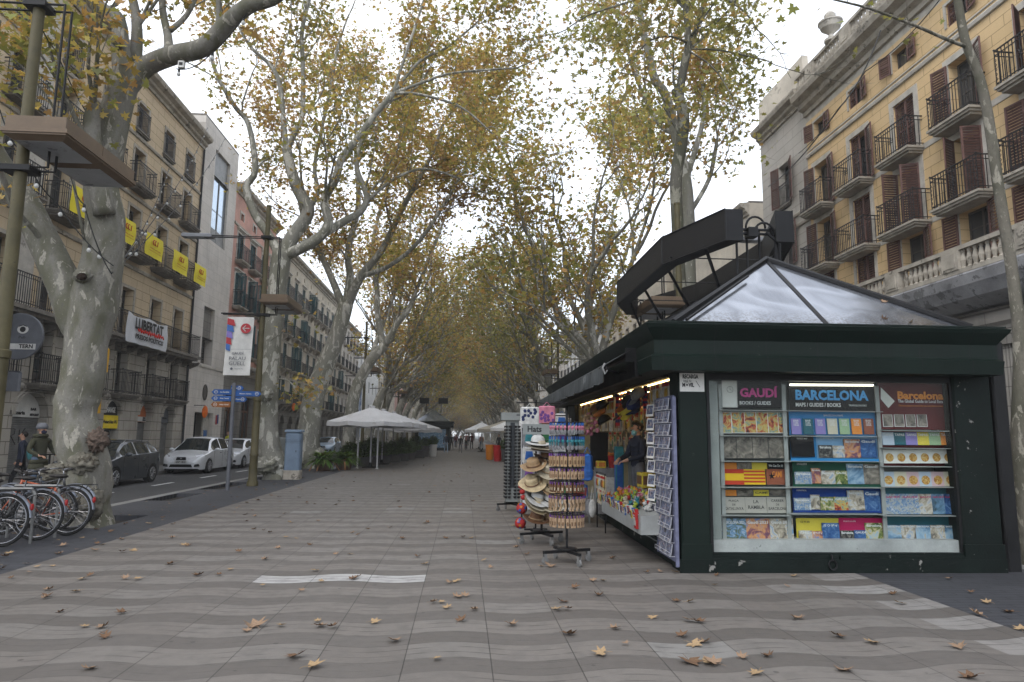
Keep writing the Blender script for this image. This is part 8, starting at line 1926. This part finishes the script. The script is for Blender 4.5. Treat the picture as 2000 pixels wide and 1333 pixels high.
# ================= fallen leaves =================
FL = [mat('dry_leaf_tan', (.25,.165,.105), .8, .3, 20), mat('dry_leaf_brown', (.14,.08,.045), .8, .3, 20), mat('dry_leaf_ochre', (.32,.22,.12), .8, .25, 20), mat('dry_leaf_rust', (.20,.105,.055), .8, .3, 20)]
def leaf_me(k, curl):
    b = MB(); S = STAR; n = len(S); rr = random.Random(k); N2 = []
    c = (0, .02, 0)
    def zf(x, y): return curl*(x*x*1.5+.6*(y-.1)**2)+rr.uniform(-.05,.05)*curl+.05*sin(x*7+k)*curl+(.12*curl*abs(y) if k % 2 else 0)
    pts = [(x*.95, y*.95, zf(x, y)) for x, y in S]; mid = [(x*.5, y*.5, zf(x*.5, y*.5)*.7) for x, y in S]
    b.add([c]+mid+pts, [(0, 1+i, 1+(i+1)%n) for i in range(n)]+[(1+i, 1+n+i, 1+n+(i+1)%n, 1+(i+1)%n) for i in range(n)])
    b.tube([(0,-.10,.01),(.02*(-1)**k,-.35,.06),(.05*(-1)**k,-.55,.03)], .012, 4)
    b.add([(x, y, z-.012) for x, y, z in [c]+mid+pts], [(0, 1+(i+1)%n, 1+i) for i in range(n)])
    return b.mesh('leaf', FL[k % 4], True)
lm_ = [leaf_me(k, [.5, 1.1, .3, 1.6, .8, .4, 1.3, 2.0][k]) for k in range(8)]
random.seed(21)
LP = [(500,1227,1.5),(580,1283,1.2),(608,1305,1.3),(172,1310,1),(208,1247,.8),(165,1227,1),(622,1225,1),(648,1227,.9),(728,1218,1),(768,1253,1.2),(900,1215,1),(850,1290,.8),(892,1168,.9),(687,1133,.9),(630,1137,.7),(590,1157,.8),(430,1125,.9),(452,1113,.8),(97,1153,1.1),(93,1165,1),(165,1132,1),(245,1133,.9),(122,1196,.7),(512,1146,.7),(996,1222,.9),(1108,1242,1.1),(1178,1280,1.1),(1220,1260,.6),(1330,1245,1.2),(1352,1260,1.3),(1375,1258,1.2),(1345,1293,1.3),(1378,1297,1.3),(1398,1300,1.2),(1325,1176,1.1),(1345,1177,1.1),(1345,1214,1.1),(1362,1216,1.1),(1275,1207,.9),(1198,1230,.9),(1170,1165,1.1),(1177,1136,.9),(1160,1136,.8),(1100,1178,1),(1085,1193,.9),(1110,1192,.9),(1120,1150,.9),(1055,1108,.9),(1075,1107,1.3),(1400,1126,.9),(1397,1145,.8),(1447,1287,.9),(1502,1285,1),(1480,1316,1.3),(1650,1313,1.4),(1633,1244,1.2),(1700,1258,1.5),(1560,1211,1),(1745,1162,1.1),(1757,1180,1),(1855,1132,.9),(1897,1160,.6),(1930,1179,1),(1912,1204,1.2),(1975,1198,1),(1995,1232,1),(1870,1265,1.1),(1900,1325,1.4),(1550,1126,.8),(1538,1147,.6),(870,1053,.8),(685,1084,.9),(655,1085,.8),(605,1066,.9),(640,1040,.7),(495,1035,.9),(515,1037,.8),(580,1054,.7),(555,1005,.8),(480,1020,.8),(115,1083,.9),(120,1068,1),(215,1040,1),(200,1065,1),(235,1055,1),(190,1064,.9),(18,1083,1),(2,1113,1),(318,1012,1),(290,1024,1),(1010,1070,.9),(1030,1085,.9),(1015,1055,.8),(960,1110,.8),(1235,1018,.8),(1320,1120,1),(1290,1118,.9),(1262,1120,.9)]
pts_ = [(gnd(px, py), s) for px, py, s in LP]
while len(pts_) < 285:
    y = 6+34*random.random()**1.6; x = random.choice([random.uniform(-5.2, 2.3), random.uniform(-7.3, -3.5), random.uniform(-6.0, .5)])
    if x > 2.2 or (y > 12 and x > .6 and random.random() < .6): continue
    pts_.append((Vector((x, y, 0)), random.uniform(.7, 1.05)))
for i, (p, s) in enumerate(pts_):
    k = (i*5+i//3) % 8; sz = .110*s*random.uniform(.9, 1.2); o = link('fallen_leaf', lm_[k], None, (p.x, p.y, .012+.008*random.random()), 0, (random.uniform(-.28,.28), random.uniform(-.28,.28), random.uniform(0, 6.28)), (sz*random.uniform(.75,1.1), sz, sz*random.uniform(.6,1.2)))
    col_ = ['tan','brown','ochre','rust'][k % 4]; where = 'grey stone border' if (p.x < -5.2 or p.x > 4.8) else 'wave-patterned paving'
    dist = 'nearest strip of the' if p.y < 7.5 else ('middle stretch of the' if p.y < 16 else 'far stretch of the')
    tag(o, f'dry {col_} plane leaf lying on the {dist} {where}', 'fallen leaf', f'{col_} leaves on the {dist} {where}')
# leaves on the kiosk roof
for i, (x, y, z) in enumerate([(3.0,.45,3.42),(2.75,.08,3.10),(3.05,.0,3.06)]):
    o = link('fallen_leaf', lm_[i], None, kw(x, y, z+.05), 0, (.65, 0, i*2), (.10,.10,.10)); tag(o, ['yellowish leaf caught high on the zinc kiosk roof','brown leaf at the lower edge of the zinc kiosk roof, left one','brown leaf at the lower edge of the zinc kiosk roof, right one'][i], 'fallen leaf')
# small dry debris in the gutter of the road: uncountable
b = MB(); random.seed(3)
for k in range(1500):
    y = random.uniform(8, 90); x = random.choice([random.gauss(-12.4,.15), random.gauss(-8.0,.12), random.gauss(-5.4,.5), random.gauss(-6.6,.7)]); z = RD+.012 if (x < -7.86) else .012; x = min(max(x, -12.55), -4)
    s = random.uniform(.02,.05); a = random.uniform(0,6); b.mi = k % 3
    b.add([(x+s*cos(a+q*2.1), y+s*sin(a+q*2.1), z+random.uniform(0,.02)) for q in range(3)], [(0,1,2)])
tag(link('leaf_litter', b.mesh('leaf_litter', FL[:3])), 'scattered crumbs of dry leaf along the kerb and stone border', 'leaf litter', None, 'stuff')
# ---- light autumn haze in the air ----
m = bpy.data.materials.new('haze_air'); m.use_nodes = True; t_ = m.node_tree; t_.nodes.clear()
o_ = t_.nodes.new('ShaderNodeOutputMaterial'); v_ = t_.nodes.new('ShaderNodeVolumePrincipled'); v_.inputs['Color'].default_value = (.90,.89,.87,1); v_.inputs['Density'].default_value = .0011
v_.inputs['Anisotropy'].default_value = .2; t_.links.new(v_.outputs[0], o_.inputs['Volume'])
hb = MB().box(-905, 905, -305, 1605, -2.3, 40); hz = part('haze', hb, m, None); tag(hz, 'thin pale haze filling the avenue', 'haze', None, 'stuff')
